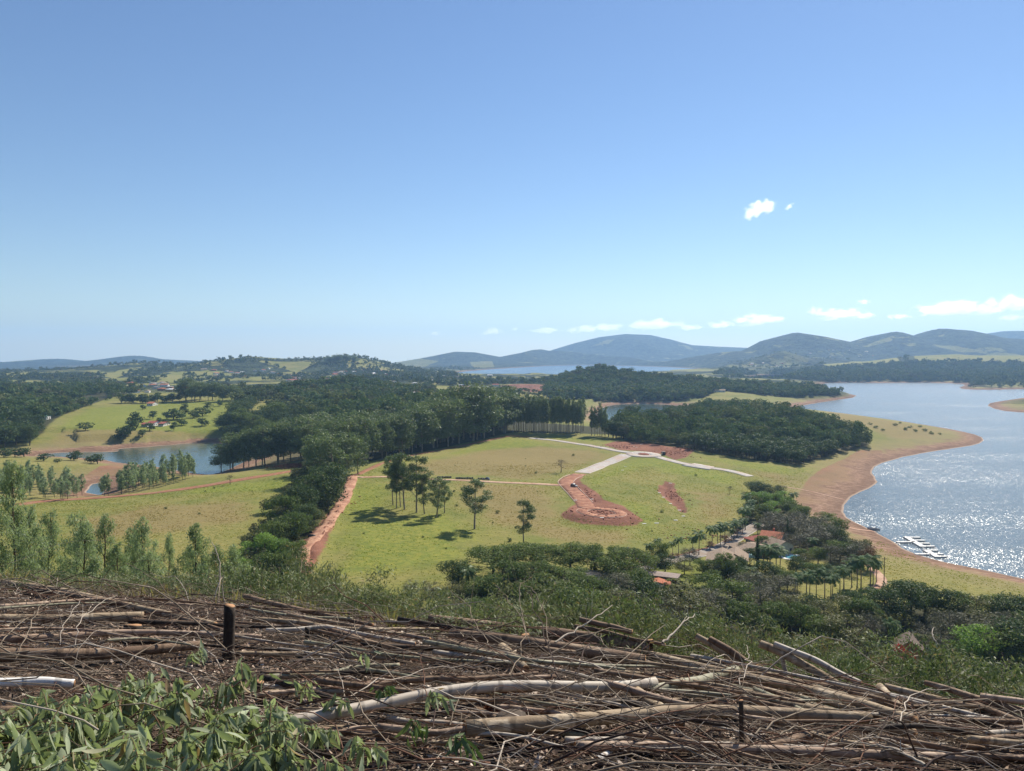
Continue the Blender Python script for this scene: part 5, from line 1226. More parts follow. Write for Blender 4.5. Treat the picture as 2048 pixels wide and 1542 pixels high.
for px, py, n, lab in [(889,958,9,'row of dark planted crates on the tan track, left'),(929,960,11,'row of dark planted crates on the tan track, middle'),(962,961,4,'short row of dark crates behind the blue car')]:
    x, y, z = hit(px, py-2); root = empty('crate_row', (x, y, z), R(2))
    for i in range(n): q = MB(); a = (i-n/2)*0.95; q.box(a, a+0.8, -0.5, 0.5, -0.2, 0.9+0.25*vr.random()); q.build('crate', MDARKSTACK, root)
    tag(root, lab, 'crates')
for k, (px, py, s, lab) in enumerate([(624,1078,1.0,'lower black plastic bundle on the trench bank'),(619,1068,0.7,'upper black plastic bundle on the trench bank')]):
    x, y, z = hit(px, py); q = MB(); q.tube([(-1.6*s,0,0.2),(-1.2*s,0.1,0.75*s),(0,0,0.9*s),(1.2*s,-0.1,0.8*s),(1.7*s,0,0.25)], [0.25*s,0.7*s,0.8*s,0.7*s,0.2*s], 10)
    tag(q.build('plastic_bundle', MDARKSTACK, None, (x, y, z+0.2), True), lab, 'bundle')
x, y, z = hit(1327, 910); root = empty('site_cabin', (x, y, z), R(15)); q = MB(); q.box(-1.2, 1.2, -1.1, 1.1, -0.3, 2.4); q.build('wall', WALL['dark'], root); q = MB(); q.box(-1.35, 1.35, -1.25, 1.25, 2.41, 2.52); q.build('roof', ROOF['brown'], root); q = MB(); q.box(-1.215, -1.205, -0.5, 0.4, 0.1, 2.0); q.build('door', ROOF['white'], root)
tag(root, 'small dark site cabin beside the roundabout', 'cabin')
bd = []
for px, py in [(1251,934),(1245,941),(1341,967),(1319,986),(1327,995),(1341,1008),(1359,1021),(1367,1033),(1352,1041),(1289,1048),(1314,1047),(1273,895),(1283,889),(1268,893),(1151,1001),(1184,999),(1204,1036),(1292,1120)]:
    x, y, z = hit(px, py); q = MB(); q.box(-0.8-0.3*vr.random(), 0.8, -0.35, 0.35, 0.16, 0.26); o = q.build('marker_board', ROOF['white'], None, (x, y, z), False, 0.03); o.rotation_euler = (0, 0, vr.random()*0.6-0.3); bd.append(tag(o, '', 'marker board', 'white marker boards on the building plots'))
order_labels(bd, 'small white marker board', 'among the building plots')
x, y, z = hit(1768, 1166); root = empty('utility_pole', (x, y, z)); q = MB(); q.tube([(0,0,-0.5),(0,0,9)], [0.16, 0.11], 8); q.build('pole', MBK['dark'], root); q = MB(); q.box(-0.9, 0.9, -0.06, 0.06, 8.3, 8.45); q.build('crossarm', MBK['dark'], root); tag(root, 'utility pole by the bend of the curved path', 'pole')
for i, (px, py, h, lab) in enumerate([(815,722,26,'left of two thin masts on the distant ridge'),(820,722,24,'right of two thin masts on the distant ridge'),(370,745,40,'thin mast on the wooded left hill')]):
    x, y, z = hit(px, py); root = empty('radio_mast', (x, y, z)); q = MB(); q.tube([(0,0,-1),(0,0,h)], [1.0, 0.4], 6); q.build('pole', WALL['grey'], root); q = MB(); q.box(-2.2, 2.2, -0.3, 0.3, h*0.9, h*0.93); q.build('antenna', WALL['white'], root); tag(root, lab, 'mast')
# heap of cut wood beside the dirt road
x, y, z = hit(590, 934); rngp = np.random.default_rng(8); paths = []
for i in range(420):
    a = rngp.normal(size=2)*np.array([7.5, 3.0]); zz = max(0, 2.4*(1-(a[0]/15)**2-(a[1]/7)**2))*rngp.random(); d = norm(rngp.normal(size=3)*[1,1,0.25])*(0.8+1.6*rngp.random()); c = np.array([a[0], a[1], zz+0.2]); paths.append((np.array([c-d, c+d]), np.array([0.14, 0.10])))
v, f = tube_np(paths, 5); o = link('wood_heap', mesh_np('wood_heap', v, [f], [simple_mat('cut_wood_heap', (0.20, 0.09, 0.06), 0.9, 0.1, 0.5, 0.8)])); o.location = (x, y, z); tag(o, 'reddish brown heap of cut branches beside the dirt road', 'wood heap', None, 'stuff')
MDOCK = simple_mat('dock_planks', (0.62, 0.60, 0.56), 0.7, 0.3, 0.1, 1.0)
def dock(segs, label, names):
    P = [[np.array(on_plane(a, b, 0.5)) for a, b in s] for s in segs]; o0 = P[0][0]; root = empty('dock', (o0[0], o0[1], 0))
    for s, nm, w in zip(P, names, [1.6, 2.6]+[1.5]*8):
        a, b = s; d = b-a; L = np.linalg.norm(d); u = d/L; n = np.array([-u[1], u[0]])*w/2; m = MB(); zt = 0.52 if nm != 'finger' else 0.50; m.prism([tuple(a-n-o0), tuple(b-n-o0), tuple(b+n-o0), tuple(a+n-o0)], -0.15, zt); p = m.build(nm, MDOCK, root)
        for k in range(int(L//3)): e = a+u*(1.5+3*k)-o0; c = MB(); c.tube([(e[0]-n[0]*0.93, e[1]-n[1]*0.93, 0.5), (e[0]-n[0]*0.93, e[1]-n[1]*0.93, 0.72)], 0.12, 6); c.build('cleat', MFRAME, p)
    return tag(root, label, 'dock')
dock([[(1793,1083.5),(1830,1083)],[(1812,1073),(1846,1093)],[(1819,1074),(1840,1074)],[(1829,1080),(1849,1080)],[(1839,1086),(1859,1086)],[(1845,1092),(1869,1091.5)]], 'larger pale floating dock with four finger berths', ['gangway','spine']+['finger']*4)
dock([[(1830,1107.5),(1862,1107.5)],[(1851,1099.5),(1876,1113.5)],[(1856,1100),(1874,1100)],[(1866,1107),(1886,1107)],[(1875,1112.5),(1893,1112)]], 'smaller pale floating dock with three finger berths', ['gangway','spine']+['finger']*3)
bx, by = on_plane(1748, 1058, 0.3); root = empty('boat', (bx, by, 0), R(-28)); mb = MB(); L, W = 5.6, 2.2; n = 9; s0 = len(mb.v)
for zz, f in ((-0.2, 0.72), (0.75, 1.0)):
    for k in range(2*n): 
        t = k/(n-1) if k < n else (2*n-1-k)/(n-1); sg = -1 if k < n else 1; wv = W/2*min(1, 1.9*(1-t))**0.6*f if t > 0.5 else W/2*f; mb.v.append(((t-0.5)*L*(0.93 if zz < 0 else 1), sg*max(0.03, wv), zz))
m2 = 2*n
for k in range(m2): j = (k+1) % m2; mb.f.append((k, j, m2+j, m2+k))
mb.f.append(tuple(reversed(range(m2)))); 
mb.build('hull', MPAINT['white'], root, smooth=False); q = MB(); q.box(-2.6, 1.2, -0.95, 0.95, 0.45, 0.5); q.build('deck', MPAINT['blue'], root)
q = MB(); q.box(-1.6, 1.0, -1.05, 1.05, 2.15, 2.22); c = q.build('canopy', MPAINT['black'], root)
for a in (-1.5, 0.9):
    for b in (-0.95, 0.95): q = MB(); q.tube([(a, b, 0.5), (a, b, 2.15)], 0.05, 6); q.build('canopy_post', MFRAME, root)
q = MB(); q.box(-2.95, -2.65, -0.2, 0.2, 0.0, 1.0); q.build('engine', MPAINT['black'], root); q = MB(); q.box(-0.6, 0.4, -0.6, 0.6, 0.5, 1.0); q.build('seat', ROOF['white'], root)
tag(root, 'small white motorboat with dark canopy moored at the red bank', 'boat')

# ---------------------------------------------------------------- clouds
def cloud_mat(name, dens, sc):
    m = NT(name); p = m.objco(); ln = m.n('ShaderNodeVectorMath', operation='LENGTH'); m.l(p, ln.inputs[0]); oi = m.n('ShaderNodeObjectInfo')
    off = m.n('ShaderNodeVectorMath', operation='ADD'); m.l(p, off.inputs[0]); cx = m.n('ShaderNodeCombineXYZ'); m.l(m.math('MULTIPLY', oi.outputs['Random'], 50.0), cx.inputs[0]); m.l(cx.outputs[0], off.inputs[1])
    n = m.noise(m.mapping(off.outputs[0], (1.6, 1.0, 0.9)), sc, 6, 0.62)
    d = m.math('ADD', m.math('SUBTRACT', 0.62, ln.outputs['Value']), m.math('MULTIPLY', m.math('SUBTRACT', n, 0.5), 2.7)); d = m.math('MULTIPLY', d, dens*2.2, False); d = m.math('MINIMUM', m.math('MAXIMUM', d, 0.0), dens)
    edge = m.step(ln.outputs['Value'], 1.0, 0.8); d = m.math('MULTIPLY', d, edge)
    v = m.n('ShaderNodeVolumePrincipled'); v.inputs['Color'].default_value = (1, 1, 1, 1); v.inputs['Anisotropy'].default_value = 0.6; m.l(d, v.inputs['Density']); m.l(v.outputs[0], m.out.inputs['Volume']); return m.m
MCL = cloud_mat('cloud_volume', 0.010, 1.6); MCF = cloud_mat('cloud_volume_far', 0.0042, 1.7)
import bmesh
bm = bmesh.new(); bmesh.ops.create_icosphere(bm, subdivisions=3, radius=1.0); cme = bpy.data.meshes.new('cloud'); bm.to_mesh(cme); bm.free(); cme.materials.append(MCL)
cmf = cme.copy(); cmf.materials.clear(); cmf.materials.append(MCF)
def cloud(px, py, wp, hp, D, label, me, tilt=0.0):
    p = ray_pt(px, py, D); o = link('cloud', me); o.location = p; o.scale = (wp*0.5*D/F, wp*0.35*D/F, hp*0.5*D/F); o.rotation_euler = (0, -tilt, 0); return tag(o, label, 'cloud', 'small white clouds in the blue sky')
def ray_pt(px, py, depth): dx, dy, dz = px_dir(px, py); return (dx*depth/dy, depth, CAMZ+dz*depth/dy)
cloud(1516, 419, 100, 44, 9000, 'bright white cloud alone high in the sky', cme, R(22))
cloud(1578, 413, 30, 16, 9000, 'faint wisp right of the high lone cloud', cme, R(30))
CL = []
for px, py, w, h in [(2020,606,90,26),(1905,617,160,22),(1975,620,70,16),(1680,628,110,18),(1630,622,36,14),(1730,632,50,10),(1510,640,110,18),(1440,650,60,12),(1310,650,120,18),(1190,657,90,14),(1225,655,50,12),(1090,661,70,10),(985,663,50,13),(870,667,26,8),(1380,655,60,9),(1560,637,30,8),(1728,604,30,8),(2020,635,50,10),(1800,633,50,9),(1150,660,50,10),(1030,658,20,7)]:
    CL.append(cloud(px, py, w*1.25, h*1.75, 30000, '', cmf, R(3)))
order_labels(CL, 'small white cloud', 'in the band above the hills')
# ---------------------------------------------------------------- felled slope: materials
def log_material(name, ca, cb, cc, patch=0.55, bstr=0.5, rough=0.8):
    m = NT(name); p = m.objco(); oi = m.n('ShaderNodeObjectInfo')
    off = m.n('ShaderNodeVectorMath', operation='ADD'); m.l(p, off.inputs[0]); cx = m.n('ShaderNodeCombineXYZ'); m.l(m.math('MULTIPLY', oi.outputs['Random'], 37.0), cx.inputs[0]); m.l(cx.outputs[0], off.inputs[1])
    q = m.mapping(off.outputs[0], (1.6, 9, 9)); n1 = m.noise(q, 1.0, 6, 0.65, 0.4); n2 = m.noise(off.outputs[0], 3.2, 5, 0.6, 0.8); n3 = m.noise(off.outputs[0], 60, 4, 0.7)
    c = m.mix(m.step(n1, 0.35, 0.65), ca, cb)
    c = m.mix(m.step(n2, patch, patch+0.06), c, cc)
    c = m.mix(m.math('MULTIPLY', m.step(n3, 0.55, 0.75), 0.5), c, tuple(x*0.35 for x in ca))
    rings = m.n('ShaderNodeTexWave', wave_type='BANDS', bands_direction='X'); m.l(off.outputs[0], rings.inputs[0]); rings.inputs['Scale'].default_value = 1.3; rings.inputs['Distortion'].default_value = 6; rings.inputs['Detail'].default_value = 4
    c = m.mix(m.math('MULTIPLY', m.step(rings.outputs[1], 0.90, 0.99), 0.6), c, tuple(x*0.4 for x in ca))
    b = m.bump(m.math('ADD', n1, m.math('MULTIPLY', n3, 0.4)), bstr, 0.02)
    return m.done(m.bsdf(c, rough, 0.2, b))
LOGM = {
 'brown': log_material('bark_brown', (0.15, 0.095, 0.062), (0.27, 0.185, 0.12), (0.32, 0.24, 0.17), 0.60),
 'tan': log_material('bark_tan', (0.23, 0.165, 0.105), (0.38, 0.29, 0.19), (0.46, 0.37, 0.26), 0.56),
 'pale': log_material('bark_smooth_pale', (0.36, 0.30, 0.24), (0.50, 0.44, 0.36), (0.27, 0.19, 0.14), 0.62, 0.15, 0.6),
 'white': log_material('bark_white', (0.62, 0.58, 0.52), (0.78, 0.75, 0.70), (0.5, 0.4, 0.3), 0.68, 0.12, 0.5),
 'pink': log_material('bark_pinkish', (0.29, 0.195, 0.135), (0.44, 0.325, 0.235), (0.19, 0.125, 0.085), 0.58, 0.25, 0.7),
 'green': log_material('bark_greenish', (0.22, 0.205, 0.135), (0.34, 0.31, 0.21), (0.30, 0.22, 0.15), 0.62, 0.15, 0.6),
 'dark': log_material('bark_near_black', (0.035, 0.027, 0.022), (0.075, 0.055, 0.04), (0.11, 0.08, 0.06), 0.62, 0.7),  # near-black brown tone for the darkest poles and stumps
}
def cut_material():
    m = NT('cut_wood'); p = m.objco(); w = m.n('ShaderNodeTexWave', wave_type='RINGS', rings_direction='X'); m.l(p, w.inputs[0]); w.inputs['Scale'].default_value = 18; w.inputs['Distortion'].default_value = 1.5
    n = m.noise(p, 30, 4); c = m.mix(m.math('MULTIPLY', w.outputs[1], 0.4), (0.40, 0.22, 0.11), (0.28, 0.145, 0.07)); c = m.mix(m.step(n, 0.5, 0.8), c, (0.34, 0.16, 0.07))
    return m.done(m.bsdf(c, 0.8, 0.2, m.bump(n, 0.4, 0.01)))
MCUT = cut_material()
MTWIG = {k: simple_mat('twig_'+k, c, 0.85, 0.15, 0.3, 4.0) for k, c in dict(grey=(0.25,0.195,0.14), pale=(0.42,0.355,0.285), dark=(0.065,0.042,0.034), red=(0.16,0.085,0.055)).items()}

def crest_depth(u): return float(np.clip(11.0 - 4.5*u - 1.2*max(u-0.2, 0), 6.5, 15.0))
def near_hit(px, py):
    x, y, z = hit(px, py, 1.3)
    dx, dy, dz = px_dir(px, py); lim = crest_depth(dx/dy)+0.4
    if y > lim: x = dx/dy*lim; y = lim; z = min(CAMZ+dz/dy*lim, float(ground_z(x, y))+0.9)
    return x, y, z
fr = np.random.default_rng(21)
LOGS = []
def make_log(pts, r0, r1, mat, label=None, lift=0.0, wob=1.0, cut=(True, True), group='felled eucalyptus poles on the slope', name='log', absolute=False, sink=0.85, seg=12):
    """pts: photo pixels on the ground (near range) ; radii in photo pixels at each end"""
    W = []; rads = []
    for i, p in enumerate(pts):
        x, y, z = near_hit(p[0], p[1]); dep = y/px_dir(p[0], p[1])[1]
        t = i/(len(pts)-1); r = (r0*(1-t)+r1*t)*dep/F
        W.append([x, y, z]); rads.append(r)
    W = np.array(W); rads = [q*1.04 for q in rads]; n = 30; tt = np.linspace(0, 1, n); key = np.linspace(0, 1, len(W))
    if len(W) > 2:
        # smooth through the key points
        P = np.stack([np.interp(tt, key, W[:,j]) for j in range(3)], 1)
        for _ in range(12): P[1:-1] = (P[:-2]+2*P[1:-1]+P[2:])/4
    else: P = W[0]*(1-tt[:,None])+W[1]*tt[:,None]
    gz = ground_z(P[:,0], P[:,1]); rr = np.interp(tt, key, rads)
    base = np.interp(tt, key, W[:,2])
    for _ in range(14): base[1:-1] = (base[:-2]+2*base[1:-1]+base[2:])/4
    need = max(0.0, np.max(gz - base))
    P[:,2] = base + need*sink + rr*0.9 + lift + 0.045
    L = np.linalg.norm(P[-1]-P[0]); s = fr.random()*100
    P[:,2] += 0.02*wob*np.array([vnoise(np.array([t*3+s]), np.array([1.5]), 3)[0] for t in tt])*2
    P[:,1] += 0.03*wob*np.array([vnoise(np.array([t*4+s]), np.array([7.5]), 4)[0] for t in tt])*2
    X = (P[-1]-P[0])/L; Z = np.array([0,0,1.0]); Y = np.cross(Z, X); Y /= np.linalg.norm(Y); Z = np.cross(X, Y)
    M = np.stack([X, Y, Z], 1); Q = (P-P[0]) @ M
    an = np.arange(seg)*2*np.pi/seg
    bumpy = 1 + 0.07*np.array([[vnoise(np.array([t*L*3.0+s]), np.array([math.cos(a)*1.5+4]), 8)[0]+vnoise(np.array([t*L*9+s]), np.array([math.sin(a)*1.5+4]), 9)[0]*0.5 for a in an] for t in tt])*2
    ring = Q[:,None,:] + (rr[:,None]*bumpy)[:,:,None]*np.stack([np.zeros(seg), np.cos(an), np.sin(an)], 1)[None]
    V = ring.reshape(-1,3); i = np.arange(n-1)[:,None]*seg; k = np.arange(seg)[None,:]; k2 = (k+1) % seg
    Fq = np.stack([i+k, i+k2, i+seg+k2, i+seg+k], 2).reshape(-1,4)
    caps = np.array([list(range(seg))[::-1], [(n-1)*seg+q for q in range(seg)]])
    me = mesh_np(name, V, [Fq, caps], [LOGM[mat]], smooth=True)
    o = link(name, me); MM = Matrix([[*M[0], P[0][0]], [*M[1], P[0][1]], [*M[2], P[0][2]], [0,0,0,1]]); o.matrix_world = MM
    for e, c in enumerate(cut):
        if c and rr[-e if e == 0 else -1] > 0.012:
            ri = 0 if e == 0 else n-1; cc = ring[ri].mean(0); rg = cc + (ring[ri]-cc)*0.93; d = -0.003 if e == 0 else 0.003
            rg2 = rg.copy(); rg2[:,0] += d; V2 = np.concatenate([rg, rg2]); fs = [np.array([list(range(seg, 2*seg))[::(-1 if e == 0 else 1)]]), np.array([[q, (q+1) % seg, seg+(q+1) % seg, seg+q] for q in range(seg)])]
            link('cut_end', mesh_np('cut_end', V2, fs, [MCUT]), o)
    LOGS.append((o, mat, (pts[0], pts[-1]), max(rads)))
    tag(o, label, 'log', group); return o

# ---- the logs that can be told apart
make_log([(-60,1172),(120,1196),(300,1233),(430,1266)], 7, 6, 'tan', 'long tan pole running down from the upper left edge to the dark stump')
make_log([(60,1188),(220,1213),(330,1240),(470,1282)], 5, 4, 'brown', 'thin brown pole just below the long tan one at upper left')
make_log([(-80,1254),(120,1256),(285,1250)], 8, 9, 'tan', 'tan log with freshly cut orange end at upper left')
make_log([(-80,1300),(60,1296),(200,1284),(330,1280),(520,1286)], 9, 4, 'pink', 'smooth pinkish log with gentle bend below the fresh cut log')
make_log([(-100,1338),(100,1334),(260,1322),(400,1308)], 14, 8, 'brown', 'thickest brown log lying at the left edge')
make_log([(-90,1412),(40,1411),(155,1408)], 9, 8, 'white', 'glaring white peeled log at the left edge', 0.10)
make_log([(150,1402),(300,1398)], 6, 4, 'tan', 'tan continuation beside the glaring white log')
make_log([(-80,1440),(100,1432)], 7, 5, 'brown', 'brown log under the leaves at the lower left edge')
make_log([(240,1275),(360,1250),(520,1262)], 5, 3, 'brown', 'brown crooked pole behind the dark post stump')
make_log([(490,1202),(600,1232),(680,1246),(745,1262)], 5, 4, 'brown', 'brown bent pole right of the dark post stump')
make_log([(480,1222),(590,1243),(700,1262),(860,1290)], 4, 4, 'pink', 'thin pinkish pole running right from the dark post stump')
make_log([(532,1281),(600,1279),(650,1274),(700,1284),(830,1308)], 5, 4, 'pale', 'pale wavy pole in the middle of the slash', 0.05)
make_log([(600,1262),(700,1290),(820,1325)], 6, 5, 'brown', 'brown pole under the pale wavy one')
make_log([(470,1322),(640,1320),(790,1332)], 5, 4, 'tan', 'tan pole crossing the middle of the slash')
make_log([(530,1372),(640,1366),(720,1348),(800,1345)], 6, 5, 'green', 'greenish bent pole above the leafy branches')
make_log([(520,1402),(600,1400),(700,1392)], 6, 4, 'tan', 'short tan pole beside the small dark stump')
make_log([(480,1425),(640,1408),(780,1394),(900,1390),(1110,1382)], 5, 4, 'pink', 'long slim pinkish pole above the big pale trunk', 0.06)
make_log([(505,1520),(660,1492),(800,1458),(900,1436),(1000,1427),(1150,1426),(1240,1418),(1310,1408)], 12, 9, 'pale', 'big smooth pale trunk with a bend crossing the foreground', 0.12, cut=(False, False))
make_log([(1300,1412),(1380,1394),(1440,1376),(1472,1366)], 9, 9, 'green', 'mossy crooked stump end beyond the big pale trunk', 0.05)
make_log([(860,1262),(1000,1282),(1150,1303),(1302,1328)], 9, 13, 'brown', 'big brown log with sawn end in the middle right, upper of the pair', 0.1)
make_log([(900,1290),(1020,1305),(1160,1325),(1292,1350)], 9, 12, 'brown', 'big dark brown log with sawn end, lower of the pair', 0.03)
make_log([(880,1300),(960,1320),(1048,1342)], 9, 10, 'brown', 'brown log ending in a round cut face under the pair')
make_log([(1062,1338),(1180,1348),(1300,1364)], 4, 3, 'tan', 'thin tan pole below the sawn pair')
make_log([(930,1512),(1080,1498),(1200,1484),(1320,1472),(1450,1468),(1600,1476),(1740,1482)], 15, 10, 'tan', 'thick rough tan log lying across the lower middle', 0.09)
make_log([(1150,1518),(1350,1520),(1600,1528),(1850,1536),(2150,1548)], 9, 9, 'pink', 'long pinkish peeled log along the bottom right')
make_log([(1012,1476),(1100,1470),(1205,1465)], 8, 7, 'tan', 'short peeled log just above the thick rough one', 0.03)
make_log([(1300,1332),(1440,1366),(1600,1404),(1720,1440),(1830,1476)], 8, 10, 'tan', 'long tan log sloping down to the right, nearest the sawn pair', 0.06)
make_log([(1290,1364),(1420,1392),(1560,1420)], 7, 6, 'brown', 'brown log beneath the long tan sloping one')
make_log([(1440,1356),(1600,1384),(1760,1412),(1880,1432)], 8, 8, 'brown', 'brown log sloping right above the long tan one')
make_log([(1500,1418),(1640,1446),(1800,1482),(1830,1492)], 9, 10, 'tan', 'tan log sloping right, lowest of the right bundle')
make_log([(1520,1302),(1590,1330),(1690,1394)], 8, 8, 'tan', 'tan pole leaning down from the crest at the right')
make_log([(1548,1300),(1630,1334),(1720,1378)], 6, 6, 'pale', 'peeling whitish pole leaning beside the tan one at the right')
make_log([(1392,1284),(1440,1312),(1500,1352)], 6, 7, 'tan', 'short tan pole leaning from the leafy slash')
make_log([(1418,1288),(1465,1316),(1512,1352)], 6, 8, 'brown', 'short brown pole leaning next to the short tan one')
make_log([(1770,1386),(1900,1420),(2100,1468)], 6, 9, 'tan', 'tan pole running off the right edge, upper')
make_log([(1850,1378),(1960,1412),(2100,1455)], 5, 8, 'brown', 'brown pole highest at the right edge')
make_log([(1900,1438),(1990,1462),(2100,1492)], 5, 9, 'tan', 'tan pole running off the right edge, lower')
make_log([(2000,1478),(2100,1522)], 9, 10, 'brown', 'brown log at the lower right corner')
make_log([(1560,1312),(1568,1345),(1580,1368)], 4, 4, 'pale', 'short pale stick standing across the leaning poles')
make_log([(1530,1520),(1590,1502),(1620,1490)], 10, 9, 'brown', 'short stubby log beneath the thick rough one')
make_log([(1760,1388),(1790,1420),(1815,1465)], 8, 6, 'tan', 'weathered upright snag among the right hand poles')
make_log([(1150,1262),(1240,1280),(1330,1298)], 4, 3, 'brown', 'thin brown pole under the leafy heap')
make_log([(1160,1250),(1260,1272)], 5, 5, 'brown', 'short brown pole poking from the leafy heap')
make_log([(1195,1542),(1225,1515),(1245,1498)], 6, 4, 'white', 'small white split stick at the bottom middle')
# ---- poles that look alike
fill = []
for i in range(140):
    px = -60 + fr.random()*2150; lo = np.interp(px, [0,300,620,850,1050,1300,1500,1700,2048], [1190,1215,1235,1262,1290,1330,1345,1400,1440]); py = lo + (1545-lo)*fr.random()**1.25
    if px < 520 and py > 1330: continue
    L = (160+320*fr.random()); sl = fr.normal()*0.08 + np.interp(px, [0, 500, 1300, 2000], [0.0, 0.10, 0.16, 0.24])*(1.0 if py < 1450 else 0.3)
    sz = np.interp(py, [1190, 1540], [2.9, 6.6])*(0.5+0.9*fr.random()**1.3)
    k = ['brown','tan','pink','brown','dark','green','pale'][fr.integers(7)]
    b = fr.normal()*10; CRX = [0,300,620,850,1050,1300,1500,1700,2048]; CRY = [1190,1215,1235,1262,1290,1330,1345,1400,1440]
    if py+L*sl < np.interp(px+L, CRX, CRY)+4: sl = (np.interp(px+L, CRX, CRY)+6-py)/L
    if py+L*0.5*sl+b < np.interp(px+L*0.5, CRX, CRY)+4: b = np.interp(px+L*0.5, CRX, CRY)+6-py-L*0.5*sl
    o = make_log([(px,py),(px+L*0.5,py+L*0.5*sl+b),(px+L,py+L*sl)], sz, sz*0.55, k, None, 0.02+0.12*fr.random()**2, group='thin felled poles scattered in the slash', name='pole', cut=(False, False), seg=8)
    o['category'] = 'pole'; fill.append((o, k))
adj = dict(brown='thin brown pole', tan='thin tan pole', pink='thin pinkish pole', dark='thin dark pole', green='thin greenish pole', pale='thin pale pole')
for k in adj: order_labels([o for o, kk in fill if kk == k], adj[k], 'lying loose in the slash')

# ---------------------------------------------------------------- stumps
def stump(px, py, hp, wp, mat, label, lean=(0,0), name='tree_stump', cutc=True):
    x, y, z = near_hit(px, py); dep = y/px_dir(px, py)[1]; H = hp*dep/F; r = wp*0.5*dep/F; seg = 14; n = 8
    s = fr.random()*50; V = []
    for i in range(n):
        t = i/(n-1); cx = lean[0]*t*H; cy = lean[1]*t*H; q = r*(1+0.45*(1-t)**4)
        for k in range(seg):
            a = 2*math.pi*k/seg; rr = q*(1+0.07*math.sin(3*a+s)+0.05*math.sin(7*a+s*2+t*2)); V.append((cx+rr*math.cos(a), cy+rr*math.sin(a), -0.12+(H+0.12)*t + (0.09*r*math.sin(a+s)*3 if i == n-1 else 0)))
    Fq = [[i*seg+k, i*seg+(k+1) % seg, (i+1)*seg+(k+1) % seg, (i+1)*seg+k] for i in range(n-1) for k in range(seg)]
    root = empty(name, (x, y, z)); link('trunk', mesh_np('stump_body', V, [np.array(Fq), np.array([list(range(seg))[::-1]]), np.array([[(n-1)*seg+k for k in range(seg)]])], [LOGM[mat]], smooth=True), root)
    if cutc:
        top = np.array(V[-seg:]); c = top.mean(0); rg = c+(top-c)*0.93; up = rg+[0,0,0.004]
        link('cut_face', mesh_np('cut_face', np.concatenate([rg, up]), [np.array([list(range(seg, 2*seg))]), np.array([[k, (k+1) % seg, seg+(k+1) % seg, seg+k] for k in range(seg)])], [MCUT]), root)
    return tag(root, label, 'stump', 'stumps left on the felled slope')
stump(456,1318,108,21,'dark','tall dark post stump standing at the upper left', (0.05,0))
stump(268,1272,22,34,'dark','low dark stump with orange cut top beside the tan log')
stump(1050,1302,32,18,'brown','small stump with fresh orange cut, behind the big brown pair')
stump(1020,1482,44,64,'dark','wide stump under the rusty sawdust behind the big pale trunk', cutc=False)
stump(520,1415,52,17,'dark','small dark stump left of the middle above the leaves')
stump(1484,1512,112,9,'dark','very thin black post standing in the right middle', (-0.03,0))
stump(1514,1348,18,26,'dark','low stump between the leaning poles at the right')
stump(1830,1505,16,26,'tan','low stump with pale cut at the lower right', cutc=True)
stump(615,1285,30,9,'dark','small dark snag in the pale wavy pole', cutc=False)
stump(1300,1300,20,12,'dark','little dark stump near the leafy heap')
# log seen end-on
def disc_log(px, py, rp, label):
    x, y, z = hit(px, py+rp, 1.3); dep = y/px_dir(px, py)[1]; r = rp*dep/F; mb = MB(); pts = [(0,0,0),(0.05,0.3,0.0),(0.1,0.7,-0.02)]; mb.tube(pts, r, 16)
    o = mb.build('log', LOGM['tan'], None, (x, y, z+r*0.9), True); o.rotation_euler = (0, 0, 0.5)
    c = MB(); n = 16; c.prism([(r*0.94*math.cos(2*math.pi*k/n), r*0.94*math.sin(2*math.pi*k/n)) for k in range(n)], 0, 0.006)
    e = c.build('cut_end', MCUT, o); e.rotation_euler = (R(90), 0, 0); e.location = (0, -0.001, 0)
    tag(o, label, 'log', 'felled eucalyptus poles on the slope')
disc_log(1358, 1450, 14, 'yellow round log end facing the camera in the lower right')
disc_log(1050, 1340, 11, 'round cut log end facing the camera under the sawn pair')

# ---------------------------------------------------------------- sawdust heap, chips
def mound(px, py, wp, hp, mat, label, name, seed):
    x, y, z = hit(px, py, 1.3); dep = y/px_dir(px, py)[1]; w = wp*0.5*dep/F; h = hp*dep/F; rng = np.random.default_rng(seed)
    n = 2600; a = rng.random(n)*6.283; q = np.sqrt(rng.random(n)); X = q*np.cos(a)*w; Y = q*np.sin(a)*w*0.8; Z = h*(1-q**1.6)+rng.normal(size=n)*0.008
    s = 0.006+0.012*rng.random(n); d = norm(rng.normal(size=(n,3))); e = norm(np.cross(d, rng.normal(size=(n,3)))); c = np.stack([X, Y, Z], 1)
    V = np.stack([c-d*s[:,None], c+e*s[:,None]*0.6, c+d*s[:,None], c-e*s[:,None]*0.6], 1).reshape(-1,3)
    g = 14; ga = np.arange(g)*2*math.pi/g; cone = [(0, 0, h*0.98)] + [(math.cos(t)*w*k, math.sin(t)*w*0.8*k, h*(1-k**1.6)*0.96) for k in (0.35, 0.7, 1.0) for t in ga]
    tri = [[0, 1+k, 1+(k+1) % g, 1+(k+1) % g] for k in range(g)]; tri = [[a, b, c2] for a, b, c2, _ in tri]
    qd = [[1+r0*g+k, 1+(r0+1)*g+k, 1+(r0+1)*g+(k+1) % g, 1+r0*g+(k+1) % g] for r0 in range(2) for k in range(g)]
    o = link(name, mesh_np(name, np.concatenate([np.array(cone), V]), [np.array(tri), np.array(qd), np.arange(4*n).reshape(n,4)+len(cone)], [mat])); o.location = (x, y, z-0.02)
    return tag(o, label, 'sawdust', None, 'stuff')
MSAW = simple_mat('sawdust', (0.20, 0.078, 0.04), 0.95, 0.1, 0.35, 60.0)
mound(1012, 1428, 120, 26, MSAW, 'heap of rusty sawdust on the wide stump', 'sawdust', 3)
